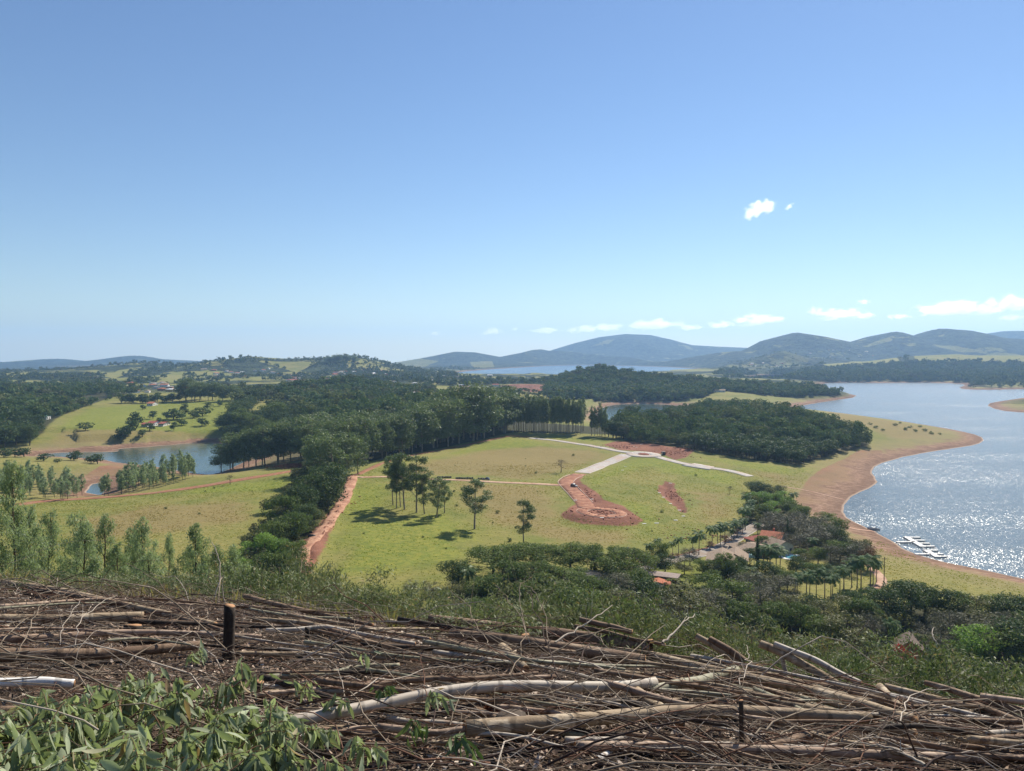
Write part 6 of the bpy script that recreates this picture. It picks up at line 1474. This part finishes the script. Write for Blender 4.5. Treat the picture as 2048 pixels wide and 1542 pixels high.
mound(1040, 1482, 70, 10, MSAW, 'spilled sawdust at the foot of the stump', 'sawdust', 4)

# ---------------------------------------------------------------- litter and twigs, uncountable
def fg_points(n, rng, y0=3.0, y1=15.5):
    y = y0+(y1-y0)*rng.random(n)**1.1; x = (rng.random(n)*2-1)*(y*0.78+0.6); return x, y
lm = NT('dead_leaves'); r_ = lm.attr('leafrnd'); dcol = lm.mix(lm.step(r_, 0.0, 0.6), (0.085, 0.052, 0.036), (0.27, 0.18, 0.12)); dcol = lm.mix(lm.step(r_, 0.72, 1.0), dcol, (0.66, 0.54, 0.43))
MDL = lm.done(lm.bsdf(dcol, 0.7, 0.3))
n = 52000; rng = np.random.default_rng(33); x, y = fg_points(n, rng)
den = fbm(x/0.9, y/0.9, 3, 71) + 0.5*fbm(x/3.5, y/3.5, 2, 72); keep = rng.random(n) < np.clip(0.35+1.2*den, 0.08, 1.0); x, y = x[keep], y[keep]; n = len(x)
z = ground_z(x, y) + 0.012 + 0.03*rng.random(n)**2
yaw = rng.random(n)*6.283; s = 0.016+0.03*rng.random(n)**1.5; a = np.stack([np.cos(yaw), np.sin(yaw), rng.normal(size=n)*0.45], 1)*s[:,None]; b = np.stack([-np.sin(yaw), np.cos(yaw), rng.normal(size=n)*0.5], 1)*(s*0.38)[:,None]
c = np.stack([x, y, z], 1); up = np.array([0,0,1.0])*s[:,None]*0.35
V = np.stack([c-a+up, c-b, c, c+b, c+a+up*rng.random((n,1))*1.5], 1).reshape(-1,3); i5 = (np.arange(n)*5)[:,None]
Ft = np.concatenate([i5+np.array([[0,1,2]]), i5+np.array([[0,2,3]]), i5+np.array([[1,4,2]]), i5+np.array([[2,4,3]])])
tag(link('leaf_litter', mesh_np('leaf_litter', V, [Ft], [MDL], attrs={'leafrnd': np.repeat(rng.random(n), 5)})), 'dead curled leaves and bark chips covering the felled slope', 'leaf litter', None, 'stuff')

def sticks(name, n, seed, mats, lmin, lmax, rmin, rmax, hmax, label, arch=0.1, y0=3.0, y1=15.0, bias=0.7, seg=4, npt=5, dens=None):
    rng = np.random.default_rng(seed); x, y = fg_points(n, rng, y0, y1); L = lmin+(lmax-lmin)*rng.random(n)**1.6
    yaw = np.where(rng.random(n) < bias, rng.normal(size=n)*0.35-0.12, rng.random(n)*3.14159) + (rng.random(n) < 0.5)*3.14159
    el = np.abs(rng.normal(size=n))*0.09 + (rng.random(n) < 0.12)*rng.random(n)*np.minimum(0.8, 0.35/L)
    t = np.linspace(0, 1, npt); d = np.stack([np.cos(yaw)*np.cos(el), np.sin(yaw)*np.cos(el), np.sin(el)], 1); sd = np.stack([-np.sin(yaw), np.cos(yaw), np.zeros(n)], 1)
    h0 = hmax*rng.random(n)**2.2; bend = rng.normal(size=n)*arch; arc = np.abs(rng.normal(size=n))*arch
    C = np.stack([x, y, np.zeros(n)], 1)
    P = C[:,None,:] + d[:,None,:]*(L[:,None]*(t-0.5)[None])[:,:,None] + sd[:,None,:]*(bend*L)[:,None,None]*np.sin(t*np.pi)[None,:,None]
    P[:,:,2] += (arc*L)[:,None]*np.sin(t*np.pi)[None]
    P += rng.normal(size=P.shape)*(L*0.018)[:,None,None]
    g = ground_z(P[:,:,0].ravel(), P[:,:,1].ravel()).reshape(n, npt); gl = g[:,:1]*(1-t)+g[:,-1:]*t
    P[:,:,2] += np.maximum(gl, g*0.5+gl*0.5) + h0[:,None] + 0.015 + np.where(el > 0.15, L*np.sin(el)*0.5, 0)[:,None]
    r = (rmin+(rmax-rmin)*rng.random(n)**2)[:,None]*(1-0.6*t)[None]
    T = norm(np.gradient(P, axis=1)); A = norm(np.cross(T, np.array([0,0,1.0])+0.01)); B = np.cross(T, A); an = np.arange(seg)*2*np.pi/seg
    V = P[:,:,None,:] + r[:,:,None,None]*(A[:,:,None,:]*np.cos(an)[None,None,:,None]+B[:,:,None,:]*np.sin(an)[None,None,:,None])
    i = (np.arange(n)*npt*seg)[:,None,None]+(np.arange(npt-1)*seg)[None,:,None]; k = np.arange(seg)[None,None,:]; k2 = (k+1) % seg
    Fq = np.stack([i+k, i+k2, i+seg+k2, i+seg+k], 3).reshape(-1,4); mi = np.repeat(rng.integers(0, len(mats), n), (npt-1)*seg)
    return tag(link(name, mesh_np(name, V.reshape(-1,3), [Fq], mats, matidx=mi, smooth=True)), label, 'twigs', None, 'stuff')
TM = [MTWIG['grey'], MTWIG['dark'], MTWIG['red'], MTWIG['grey'], MTWIG['dark'], MTWIG['pale']]
sticks('twigs', 9000, 51, TM, 0.10, 0.8, 0.0015, 0.005, 0.10, 'tangle of short dead twigs all over the felled slope', 0.10)
sticks('brushwood', 1050, 52, [MTWIG['grey'], MTWIG['dark'], MTWIG['pale'], MTWIG['grey'], MTWIG['red']], 0.6, 2.4, 0.003, 0.010, 0.22, 'long thin dead branches lying criss-cross on the slope', 0.09, bias=0.78, npt=7, seg=5, y0=4.2)

# ---------------------------------------------------------------- single branches that stand out
def ray_point(px, py, depth):
    dx, dy, dz = px_dir(px, py); return np.array([dx*depth/dy, depth, CAMZ+dz*depth/dy])
def branch(pts, r0, r1, mat, side=4, seed=0):
    rng = np.random.default_rng(seed+500); P0 = np.array([ray_point(*p) for p in pts]); key = np.linspace(0, 1, len(P0)); t = np.linspace(0, 1, 14); P = np.stack([np.interp(t, key, P0[:,j]) for j in range(3)], 1)
    for _ in range(3): P[1:-1] = (P[:-2]+2*P[1:-1]+P[2:])/4
    L = np.linalg.norm(P[-1]-P[0]); P[1:-1] += rng.normal(size=(12,3))*L*0.008
    paths = [(P, np.linspace(r0, r1, 14))]
    for k in range(side):
        i = rng.integers(3, 12); d = norm(P[i+1]-P[i]); q = norm(rng.normal(size=3)+d*1.4+[0,0,0.3]); ln = L*(0.12+0.2*rng.random()); m = 6; tt = np.linspace(0, 1, m)[:,None]
        Q = P[i]+q*ln*tt + norm(rng.normal(size=3))*ln*0.15*tt**2; paths.append((Q, np.linspace(r0*0.5*(1-i/16), r1*0.5, m)))
    v, f = tube_np(paths, 5); c = P[0]; o = link('branch', mesh_np('branch', v-c, [f], [MTWIG[mat]], smooth=True)); o.location = c
    return tag(o, None, 'branch', 'dead branches standing out of the slash')
BR = []
def B(pts, r0, r1, mat, label, side=4): o = branch(pts, r0, r1, mat, side, len(BR)); o['label'] = label; BR.append(o)
B([(1130,1400,6.6),(1112,1320,7.2),(1078,1240,8.2),(1050,1180,9.0)], 0.009, 0.004, 'dark', 'dark bare branch rising steeply in the middle')
B([(430,1195,11),(442,1150,11.2),(438,1110,11.4),(424,1085,11.5)], 0.010, 0.005, 'pale', 'pale bare branch rising above the dark post stump', 2)
B([(450,1205,10),(444,1180,10),(446,1150,10)], 0.007, 0.004, 'pale', 'short pale stick rising behind the dark post stump', 1)
B([(340,1190,12),(300,1150,12.2),(250,1125,12.4)], 0.007, 0.003, 'grey', 'thin grey branch leaning left above the poles', 3)
B([(0,1290,7.5),(40,1245,8),(100,1205,8.4),(190,1170,9)], 0.007, 0.003, 'grey', 'thin arching branch from the left edge')
B([(30,1320,7),(60,1260,7.3),(75,1210,7.8),(140,1180,8.2)], 0.006, 0.003, 'grey', 'second thin arching branch near the left edge')
B([(120,1290,7.4),(125,1250,7.7),(160,1200,8.2)], 0.005, 0.003, 'pale', 'pale arching twig over the tan log')
B([(150,1290,7.4),(155,1240,7.7),(200,1205,8.2),(235,1190,8.6)], 0.005, 0.003, 'pale', 'second pale arching twig over the tan log')
B([(60,1280,7.8),(130,1240,8),(240,1200,8.6)], 0.005, 0.003, 'grey', 'long grey twig crossing the upper left poles')
B([(500,1235,8.5),(640,1285,7.6),(800,1350,6.4),(940,1435,5.3)], 0.008, 0.004, 'grey', 'long straight branch slanting down through the middle', 5)
B([(520,1380,6),(620,1300,7),(760,1265,7.8),(980,1235,8.6)], 0.007, 0.003, 'dark', 'dark long branch slanting up to the right in the middle', 5)
B([(640,1420,5.4),(760,1360,6.1),(900,1330,6.8),(1000,1340,6.8)], 0.006, 0.003, 'pale', 'pale arching branch left of the sawn pair')
B([(1010,1395,5.9),(1120,1380,6),(1200,1350,6.3),(1330,1250,7.6)], 0.008, 0.004, 'grey', 'forked grey branch below the sawn pair', 6)
B([(1110,1285,8),(1150,1262,8.3),(1190,1235,8.6),(1225,1210,9)], 0.012, 0.005, 'pale', 'crooked pale branch before the leafy heap, left piece', 3)
B([(1325,1285,8),(1345,1268,8.2),(1365,1245,8.4),(1390,1228,8.8)], 0.014, 0.005, 'pale', 'crooked whitish branch sticking up from the leafy heap', 4)
B([(1050,1450,5.2),(1200,1440,5.2),(1400,1395,5.7),(1570,1392,5.8)], 0.008, 0.004, 'grey', 'long grey branch arching over the lower right', 5)
B([(1150,1480,4.7),(1280,1440,5.1),(1420,1405,5.5),(1560,1398,5.6)], 0.007, 0.003, 'red', 'reddish long branch rising to the right', 5)
B([(1510,1470,4.9),(1560,1435,5.2),(1640,1412,5.6),(1760,1420,5.6)], 0.007, 0.004, 'grey', 'grey branch rising over the right bundle')
B([(1560,1470,4.9),(1600,1448,5.1),(1680,1446,5.2),(1800,1470,5)], 0.006, 0.003, 'grey', 'low arching branch over the right bundle')
B([(1800,1445,5.4),(1810,1400,6),(1840,1380,6.5),(1900,1378,6.8)], 0.006, 0.003, 'pale', 'pale hooped branch at the right')
B([(1850,1530,4.3),(1800,1500,4.5),(1720,1485,4.7)], 0.010, 0.004, 'pale', 'pale forked branch at the lower right', 5)
B([(1700,1300,13),(1715,1270,13.2),(1738,1240,13.5)], 0.010, 0.004, 'dark', 'dark thin branch above the right slash', 1)
B([(1865,1310,12),(1878,1290,12),(1862,1270,12.2),(1868,1255,12.4)], 0.014, 0.006, 'pale', 'forked white branch above the right slash', 2)
B([(1000,1310,7.2),(960,1270,8),(940,1215,8.6),(900,1180,9.2)], 0.006, 0.003, 'grey', 'grey branch leaning left behind the stump')
B([(1060,1290,8),(1040,1220,8.8),(1035,1170,9.2),(1055,1150,9.4)], 0.005, 0.003, 'grey', 'thin hooked twig left of the steep dark branch')
B([(1100,1290,8),(1090,1220,8.8),(1060,1172,9.2),(1030,1165,9.4)], 0.005, 0.003, 'grey', 'thin arched twig beside the steep dark branch')
B([(760,1310,7),(700,1250,8),(640,1205,9)], 0.005, 0.003, 'grey', 'thin grey twig leaning left above the wavy pole')
B([(860,1420,5.5),(850,1370,5.8),(842,1310,6.2)], 0.005, 0.003, 'red', 'reddish upright twig in the middle', 2)
B([(900,1450,5.1),(915,1400,5.4),(960,1360,5.8)], 0.004, 0.002, 'grey', 'grey leaning twig near the sawdust', 2)
B([(1240,1500,4.5),(1330,1455,4.9),(1450,1420,5.3)], 0.006, 0.003, 'dark', 'dark branch over the thick rough log')
B([(1020,1350,6.6),(1060,1260,7.6),(1020,1200,8.6),(990,1170,9)], 0.005, 0.003, 'grey', 'curved grey twig over the fresh cut stump')
B([(1480,1370,6.6),(1500,1320,7.4),(1492,1290,8)], 0.005, 0.003, 'pale', 'pale upright twig by the leaning poles')
rngb = np.random.default_rng(77)
extra = []
for i in range(60):
    px = rngb.random()*2048; lo = np.interp(px, [0,300,620,850,1050,1300,1500,1700,2048], [1215,1235,1255,1282,1310,1350,1365,1420,1460]); py = lo+(1530-lo)*rngb.random(); 
    if px < 560 and py > 1380: continue
    x, yy, z = hit(px, py, 1.3); d0 = yy; L = 60+110*rngb.random(); an = rngb.choice([0.5, 2.6, 1.2, 0.25, 2.9])+rngb.normal()*0.25
    ex, ey = px+math.cos(an)*L*1.4, py-math.sin(an)*L; o = branch([(px, py, d0), ((px+ex)/2+rngb.normal()*10, (py+ey)/2-12, d0+0.25), (ex, ey, d0+0.5+0.5*rngb.random())], 0.0045, 0.002, ['grey','pale','grey','red','dark'][rngb.integers(5)], 4, 900+i)
    o['group'] = 'loose twiggy branches over the slash'; extra.append(o)
order_labels(extra, 'thin twiggy dead branch', 'sticking up over the slash')

# ---------------------------------------------------------------- green leafy branches in the lower left
def leafM(name, ca, cb, trans=0.24):
    m = NT(name); r = m.attr('leafrnd'); p = m.objco(); c = m.mix(r, ca, cb); oi = m.n('ShaderNodeObjectInfo'); c = m.mix(m.math('MULTIPLY', oi.outputs['Random'], 0.45), c, tuple(x*0.45 for x in ca)); c = m.mix(m.step(r, 0.95, 1.0), c, (0.34, 0.22, 0.12)); c = m.mix(m.math('MULTIPLY', m.step(m.noise(p, 30, 3), 0.55, 0.75), 0.25), c, tuple(x*0.6 for x in ca))
    b = m.bsdf(c, 0.6, 0.22); t = m.n('ShaderNodeBsdfTranslucent'); m.l(m.mix(1.0, c, (1.1, 1.2, 0.7), 'MULTIPLY'), t.inputs[0]); ms = m.n('ShaderNodeMixShader'); ms.inputs[0].default_value = trans
    m.l(b.outputs[0], ms.inputs[1]); m.l(t.outputs[0], ms.inputs[2]); return m.done(ms.outputs[0])
MLF = leafM('eucalyptus_leaves_grey_green', (0.24, 0.28, 0.15), (0.50, 0.55, 0.36), 0.34)
MLH = leafM('slash_leaves', (0.12, 0.145, 0.062), (0.34, 0.36, 0.20))
MLH2 = leafM('slash_leaves_green', (0.085, 0.125, 0.05), (0.22, 0.26, 0.13))
MLF2 = leafM('eucalyptus_leaves_bright', (0.085, 0.135, 0.045), (0.19, 0.24, 0.105))
def leaves_mesh(rng, anchors, dirs, lens, ratio=0.27):
    """long drooping leaves, folded along the midrib"""
    n = len(anchors); k = 6; t = np.linspace(0, 1, k); wv = np.array([0.10, 0.75, 1.0, 0.85, 0.5, 0.02])
    D = norm(dirs); side = norm(np.cross(D, rng.normal(size=(n,3)))); nr = np.cross(D, side); curl = rng.normal(size=n)*0.22
    ctr = anchors[:,None,:] + D[:,None,:]*(lens[:,None]*t)[:,:,None] + nr[:,None,:]*((curl*lens)[:,None]*t**2)[:,:,None] + side[:,None,:]*((rng.normal(size=n)*0.12*lens)[:,None]*t**2)[:,:,None]
    w = (lens*ratio*0.5)[:,None]*wv[None]; fold = 0.35
    Lf = ctr - side[:,None,:]*w[:,:,None] + nr[:,None,:]*(w*fold)[:,:,None]; Rt = ctr + side[:,None,:]*w[:,:,None] + nr[:,None,:]*(w*fold)[:,:,None]
    V = np.stack([Lf, ctr, Rt], 2).reshape(-1,3); o = (np.arange(n)*k*3)[:,None]; i = (np.arange(k-1)*3)[None]
    a = (o+i).ravel(); Fq = np.concatenate([np.stack([a, a+1, a+4, a+3], 1), np.stack([a+1, a+2, a+5, a+4], 1)])
    return V, Fq, np.repeat(rng.random(n), k*3)
def leafy_branch(base, tip, nleaf, llen, mat, label, seed, group, twigs=7, sprawl=0.28, r=0.006):
    rng = np.random.default_rng(seed); base = np.array(base); tip = np.array(tip); L = np.linalg.norm(tip-base); t = np.linspace(0, 1, 10)[:,None]
    P = base*(1-t)+tip*t + np.array([0,0,1.0])*np.sin(t*np.pi)*L*0.12 + rng.normal(size=(10,3))*L*0.012
    paths = [(P, np.linspace(r, 0.0018, 10))]; pts = [P[4:]]
    for k in range(twigs):
        i = 2+int(7*rng.random()); q = norm(norm(tip-base)*0.8+rng.normal(size=3)*0.9*np.array([1,1,0.5])+[0,0,0.25]); ln = sprawl*(0.5+rng.random()); tt = np.linspace(0, 1, 6)[:,None]
        Q = P[i]+q*ln*tt-np.array([0,0,1.0])*tt**2*ln*0.4; paths.append((Q, np.linspace(0.003, 0.0012, 6))); pts.append(Q[1:])
    v, f = tube_np(paths, 5); A = np.concatenate(pts); A = A[rng.integers(0, len(A), nleaf)] + rng.normal(size=(nleaf,3))*0.012
    d = rng.normal(size=(nleaf,3))*0.42 + np.array([0.10,-0.05,-0.95]); lv, lf, lr = leaves_mesh(rng, A, d, llen*(0.6+0.6*rng.random(nleaf)))
    root = empty('leafy_branch', base); link('stem', mesh_np('stem', v-base, [f], [MTWIG['red']], smooth=True), root); link('leaves', mesh_np('leaves', lv-base, [lf], [mat], attrs={'leafrnd': lr}, smooth=True), root)
    return tag(root, label, 'branch', group)
LB = []
for i in range(50):
    px = -60+660*rngb.random()**0.9; top = np.interp(px, [-40,120,300,480,600], [1440,1395,1345,1330,1440]); py = top+(1545-top)*rngb.random()**0.9
    D = np.interp(py, [1300,1545], [6.0, 3.5])*(0.95+0.08*rngb.random()); tip = ray_point(px, py, D); x, y = tip[0], tip[1]
    g = float(ground_z(x, y)); an = rngb.random()*1.2-0.3; b = tip - np.array([math.cos(an)*0.55, math.sin(an)*0.1+0.35, 0]); b[2] = max(float(ground_z(b[0], max(b[1], 1.5)))+0.02, tip[2]-0.35)
    LB.append(leafy_branch(b, tip, 92, 0.135, MLF, '', 700+i, 'cut leafy eucalyptus branches heaped in the lower left', 8, 0.22))
order_labels(LB, 'grey-green leafy eucalyptus branch', 'in the lower left heap')
for i, (px, py, D, nl, mt, lab) in enumerate([(400,1312,6.3,14,MLF,'small leafy tip beside the tall dark stump'),(775,1385,5.6,16,MLF2,'bright green sprig with dark shade in the middle'),(735,1312,6.6,6,MLF,'two pale leaves on a thin twig in the middle'),(620,1375,5.7,14,MLF,'drooping leafy tip above the big pale trunk, left'),
      (700,1405,5.3,14,MLF,'drooping leafy tip above the big pale trunk, right'),(640,1465,4.6,34,MLF,'leafy tip hanging over the big pale trunk'),(570,1440,4.9,40,MLF,'leafy tip at the right side of the leafy heap'),(880,1400,5.3,10,MLF,'small drooping leaves left of the sawdust heap'),
      (850,1452,4.8,16,MLF2,'green leaves hanging below the bend of the pale trunk'),(935,1485,4.4,12,MLF2,'narrow green leaves near the thick rough log'),(745,1500,4.2,18,MLF,'pale leaves at the bottom below the trunk'),(680,1530,3.9,30,MLF,'leafy tip at the bottom edge'),(590,1530,3.9,40,MLF,'leafy tip at the bottom edge beside the heap')]):
    tip = ray_point(px, py, D); b = tip+np.array([-0.18, 0.05, -0.02]); b[2] = max(b[2], float(ground_z(b[0], b[1]))+0.03)
    leafy_branch(b, tip, int(nl*1.5), 0.12, mt, lab, 800+i, 'small leafy sprigs among the slash', 3, 0.13, 0.003)

# ---------------------------------------------------------------- leafy slash along the crest and slope below it
for s in range(4):
    proto('slash_heap', 500+s, MLH, MTWIG['grey'], 1.0, 0.009, 0.02, lambda r, H: [(r.normal()*0.75, r.normal()*0.55, 0.15+0.6*r.random(), 0.30, 0.30, 0.22) for _ in range(16)], 1900, 0.043, 3.8, shell=0.1, droop=0.3, twigs=2, lean=0.3)
    proto('slash_brush', 510+s, MLH2, MTWIG['grey'], 1.0, 0.009, 0.02, lambda r, H: [(r.normal()*0.6, r.normal()*0.5, 0.15+0.65*r.random(), 0.28, 0.28, 0.24) for _ in range(14)], 1700, 0.042, 3.4, shell=0.1, droop=0.3, twigs=2, lean=0.3)
PARTNAME['slash_dry'] = PARTNAME['slash_heap'] = PARTNAME['slash_brush'] = ('stem', 'leaves')
for s in range(3):
    proto('slash_dry', 520+s, leafM('slash_leaves_dry', (0.16, 0.115, 0.07), (0.34, 0.27, 0.17), 0.15) if s == 0 else PROTO['slash_dry'][0]['crown'].materials[0], MTWIG['pale'], 1.0, 0.012, 0.02, lambda r, H: [(r.normal()*0.7, r.normal()*0.5, 0.1+0.6*r.random(), 0.3, 0.3, 0.22) for _ in range(14)], 900, 0.045, 3.4, shell=0.1, droop=0.3, twigs=4, lean=0.3)
heaps = []
def heap(px, py, hp, kind='slash_heap', wide=1.0, rmin=1.3, D=None):
    if D is None:
        x, y, z = hit(px, py, rmin); dep = y/px_dir(px, py)[1]; h = hp*dep/F
    else:
        u_ = (px-1024)/F; D = min(D, crest_depth(u_)+2.6) if px > 900 else D
        p = ray_point(px, py, D); x, y = p[0], p[1]; z = float(ground_z(x, y)); h = max(0.5, p[2]-z+hp*D/F)
    if hr.random() < 0.2: kind = 'slash_dry'
    o = place_tree(kind, x, y, max(h, 0.35), wide*min(1.6, max(0.8, 1.1/max(h, 0.3))), name='slash_heap', cat='brush heap', group='heaps of leafy slash along the crest'); heaps.append(o)
hr = np.random.default_rng(88)
crest_y = lambda px: np.interp(px, [0,150,300,450,620,760,850,950,1050,1200,1350,1500,1700,1900,2048], [1182,1190,1200,1206,1216,1250,1262,1262,1262,1272,1290,1320,1385,1405,1425])
for px in np.arange(-20, 640, 42): heap(px+hr.normal()*8, crest_y(px)-4, 24+14*hr.random(), ['slash_heap','slash_brush'][hr.integers(2)])
for px in np.arange(200, 640, 30): heap(px, crest_y(px)-22-14*hr.random(), 26, ['slash_heap','slash_brush'][hr.integers(2)], D=16+4*hr.random())
for px in np.arange(430, 660, 26): heap(px, crest_y(px)-45-22*hr.random(), 30, 'slash_heap', D=20+5*hr.random())
for px in np.arange(640, 960, 28): heap(px, crest_y(px)-6-14*hr.random(), 34, 'slash_heap')
for px in np.arange(620, 960, 26): heap(px, crest_y(px)-30-18*hr.random(), 34, 'slash_heap', D=14+4*hr.random())
for px in np.arange(960, 1520, 26): heap(px, crest_y(px)-8-10*hr.random(), 40, 'slash_brush' if hr.random() < 0.4 else 'slash_heap')
for px in list(np.arange(960, 1130, 24))+list(np.arange(1190, 1340, 20))+list(np.arange(1410, 1530, 24)): heap(px, crest_y(px)-14-16*hr.random()-(22 if 1190 < px < 1300 else 0), 36, 'slash_heap', D=11+2*hr.random())
for px in np.arange(1540, 2110, 24):
    for q in range(3): heap(px+hr.normal()*8, crest_y(px)+2-q*24-10*hr.random(), 26, ['slash_brush','slash_heap','slash_heap','slash_heap'][hr.integers(4)], D=crest_depth((px-1024)/F)+[1.5,2.3,3.2][q])
for px, top, D in [(300,1158,14),(390,1146,15),(440,1120,17),(480,1110,18),(520,1126,17),(560,1118,18),(600,1140,16),(640,1165,15),(690,1172,14),(740,1180,14),(800,1176,14),(850,1168,15),(960,1196,12),(1010,1188,12.5),(1060,1194,12),(1230,1192,11.5),(1262,1210,11),(1300,1226,11),(1440,1262,10.5),(1500,1275,10),(1700,1300,10),(1800,1296,10),(1900,1310,9.5),(1990,1316,9.5)]:
    p_ = ray_point(px, top, D); x_, y_ = p_[0], p_[1]; z_ = float(ground_z(x_, y_)); h_ = max(0.5, p_[2]-z_); o = place_tree(['slash_heap','slash_brush'][hr.integers(2)], x_, y_, h_, 0.75/max(0.75, h_/1.6), name='slash_heap', cat='brush heap', group='heaps of leafy slash along the crest'); heaps.append(o)
order_labels(heaps, 'leafy heap of cut eucalyptus tips', 'along the slope crest')

# ---------------------------------------------------------------- grass and weeds
def tufts(name, x, y, hmin, hmax, wid, mat, label, seed, blades=4, lean=0.5):
    rng = np.random.default_rng(seed); n = len(x)*blades; X = np.repeat(x, blades)+rng.normal(size=n)*wid*0.5; Y = np.repeat(y, blades)+rng.normal(size=n)*wid*0.5; Z = ground_z(X, Y)-0.03
    h = (hmin+(hmax-hmin)*rng.random(n)); a = rng.random(n)*6.283; lx = np.cos(a)*h*lean*rng.random(n); ly = np.sin(a)*h*lean*rng.random(n); b = rng.random(n)*6.283; w = wid*(0.5+0.6*rng.random(n)); wx, wy = np.cos(b)*w*0.5, np.sin(b)*w*0.5
    V = np.stack([np.stack([X-wx, Y-wy, Z], 1), np.stack([X+wx, Y+wy, Z], 1), np.stack([X+lx+wx*0.2, Y+ly+wy*0.2, Z+h], 1), np.stack([X+lx-wx*0.3, Y+ly-wy*0.3, Z+h*0.9], 1)], 1).reshape(-1,3)
    return tag(link(name, mesh_np(name, V, [np.arange(4*n).reshape(n,4)], [mat], attrs={'leafrnd': np.repeat(rng.random(n), 4), 'tint': np.repeat(np.repeat(rng.random(len(x)), blades), 4), 'lush': np.repeat(np.repeat(ground_z(x, y, ATT['lush'].reshape(NR, NA)), blades), 4), 'dry': np.repeat(np.repeat(ground_z(x, y, ATT['dry'].reshape(NR, NA)), blades), 4)})), label, 'grass', None, 'stuff')
def grass_material(name, ca, cb, cc):
    m = NT(name); f = m.math('ADD', m.math('MULTIPLY', m.attr('tint'), 0.6), m.math('MULTIPLY', m.attr('leafrnd'), 0.4)); p = m.pos(); n = m.noise(p, 0.05, 4)
    c = m.mix(f, ca, cb); c = m.mix(m.step(n, 0.45, 0.62), c, cc); c = m.mix(m.math('MULTIPLY', m.step(m.math('ADD', m.attr('lush'), m.math('MULTIPLY', m.math('SUBTRACT', n, 0.5), 40)), -3.0, 9.0), 0.8), c, m.mix(f, (0.13, 0.19, 0.028), (0.25, 0.27, 0.042))); c = m.mix(m.math('MULTIPLY', m.step(m.math('ADD', m.attr('dry'), m.math('MULTIPLY', m.math('SUBTRACT', n, 0.5), 40)), -4.0, 12.0), 0.8), c, m.mix(f, (0.19, 0.135, 0.06), (0.32, 0.23, 0.11))); b = m.bsdf(c, 0.7, 0.2); t = m.n('ShaderNodeBsdfTranslucent'); m.l(m.mix(1.0, c, (1.3, 1.4, 0.6), 'MULTIPLY'), t.inputs[0]); ms = m.n('ShaderNodeMixShader'); ms.inputs[0].default_value = 0.4
    m.l(b.outputs[0], ms.inputs[1]); m.l(t.outputs[0], ms.inputs[2]); return m.done(ms.outputs[0])
MG1 = grass_material('pasture_grass', (0.15, 0.17, 0.036), (0.25, 0.25, 0.058), (0.28, 0.235, 0.085))
MG2 = grass_material('slope_weeds', (0.095, 0.10, 0.05), (0.23, 0.215, 0.13), (0.25, 0.20, 0.12))
rg = np.random.default_rng(14)
FIELD = [gpoly([(690,975),(700,950),(870,905),(1020,868),(1230,880),(1400,905),(1640,930),(1590,985),(1500,985),(1490,1040),(1400,1085),(1300,1100),(1000,1110),(900,1160),(880,1200),(620,1190)]), gpoly([(-60,1010),(80,1005),(600,945),(580,1010),(520,1080),(470,1190),(-60,1190)]), gpoly([(1640,1180),(1760,1080),(1900,1140),(2100,1180),(2100,1240),(1800,1210),(1700,1225)])]
xs, ys = [], []
for P in FIELD:
    area = 0.5*abs(np.dot(P[:,0], np.roll(P[:,1], 1))-np.dot(P[:,1], np.roll(P[:,0], 1))); n = int(area*0.9); x0, y0 = P.min(0); x1, y1 = P.max(0); k = int(n*(x1-x0)*(y1-y0)/area); k = min(k, 300000)
    x = x0+(x1-x0)*rg.random(k); y = y0+(y1-y0)*rg.random(k); m = (poly_sd(x, y, P) > 0) & (y < 520) & (rg.random(len(x)) < np.clip(0.42+0.8*fbm(x/9, y/9, 3, 15)+0.7*fbm(x/40, y/40, 3, 18), 0.06, 1))
    for Q in REGW['dirt']: m &= ~(poly_sd(x, y, Q) > -0.5)
    for Q, w in ROADCLEAR: 
        d, _ = line_dist(x, y, Q); m &= d > w
    xs.append(x[m]); ys.append(y[m])
xs = np.concatenate(xs); ys = np.concatenate(ys)
tufts('pasture_grass', xs, ys, 0.09, 0.32, 0.45, MG1, 'tussocky pasture grass over the fields', 16, 3, 0.6)
x = (rg.random(32000)*2-1)*62; y = 11+70*rg.random(32000)**1.3; m = (np.abs(x) < y*0.8) & (hillside(x, y) < CAMZ-1.8-0.2*y-0.05*x-0.15)
tufts('slope_weeds', x[m], y[m], 0.10, 0.38, 0.05, MG2, 'dry grass and weeds on the slope below the crest', 17, 3, 0.7)
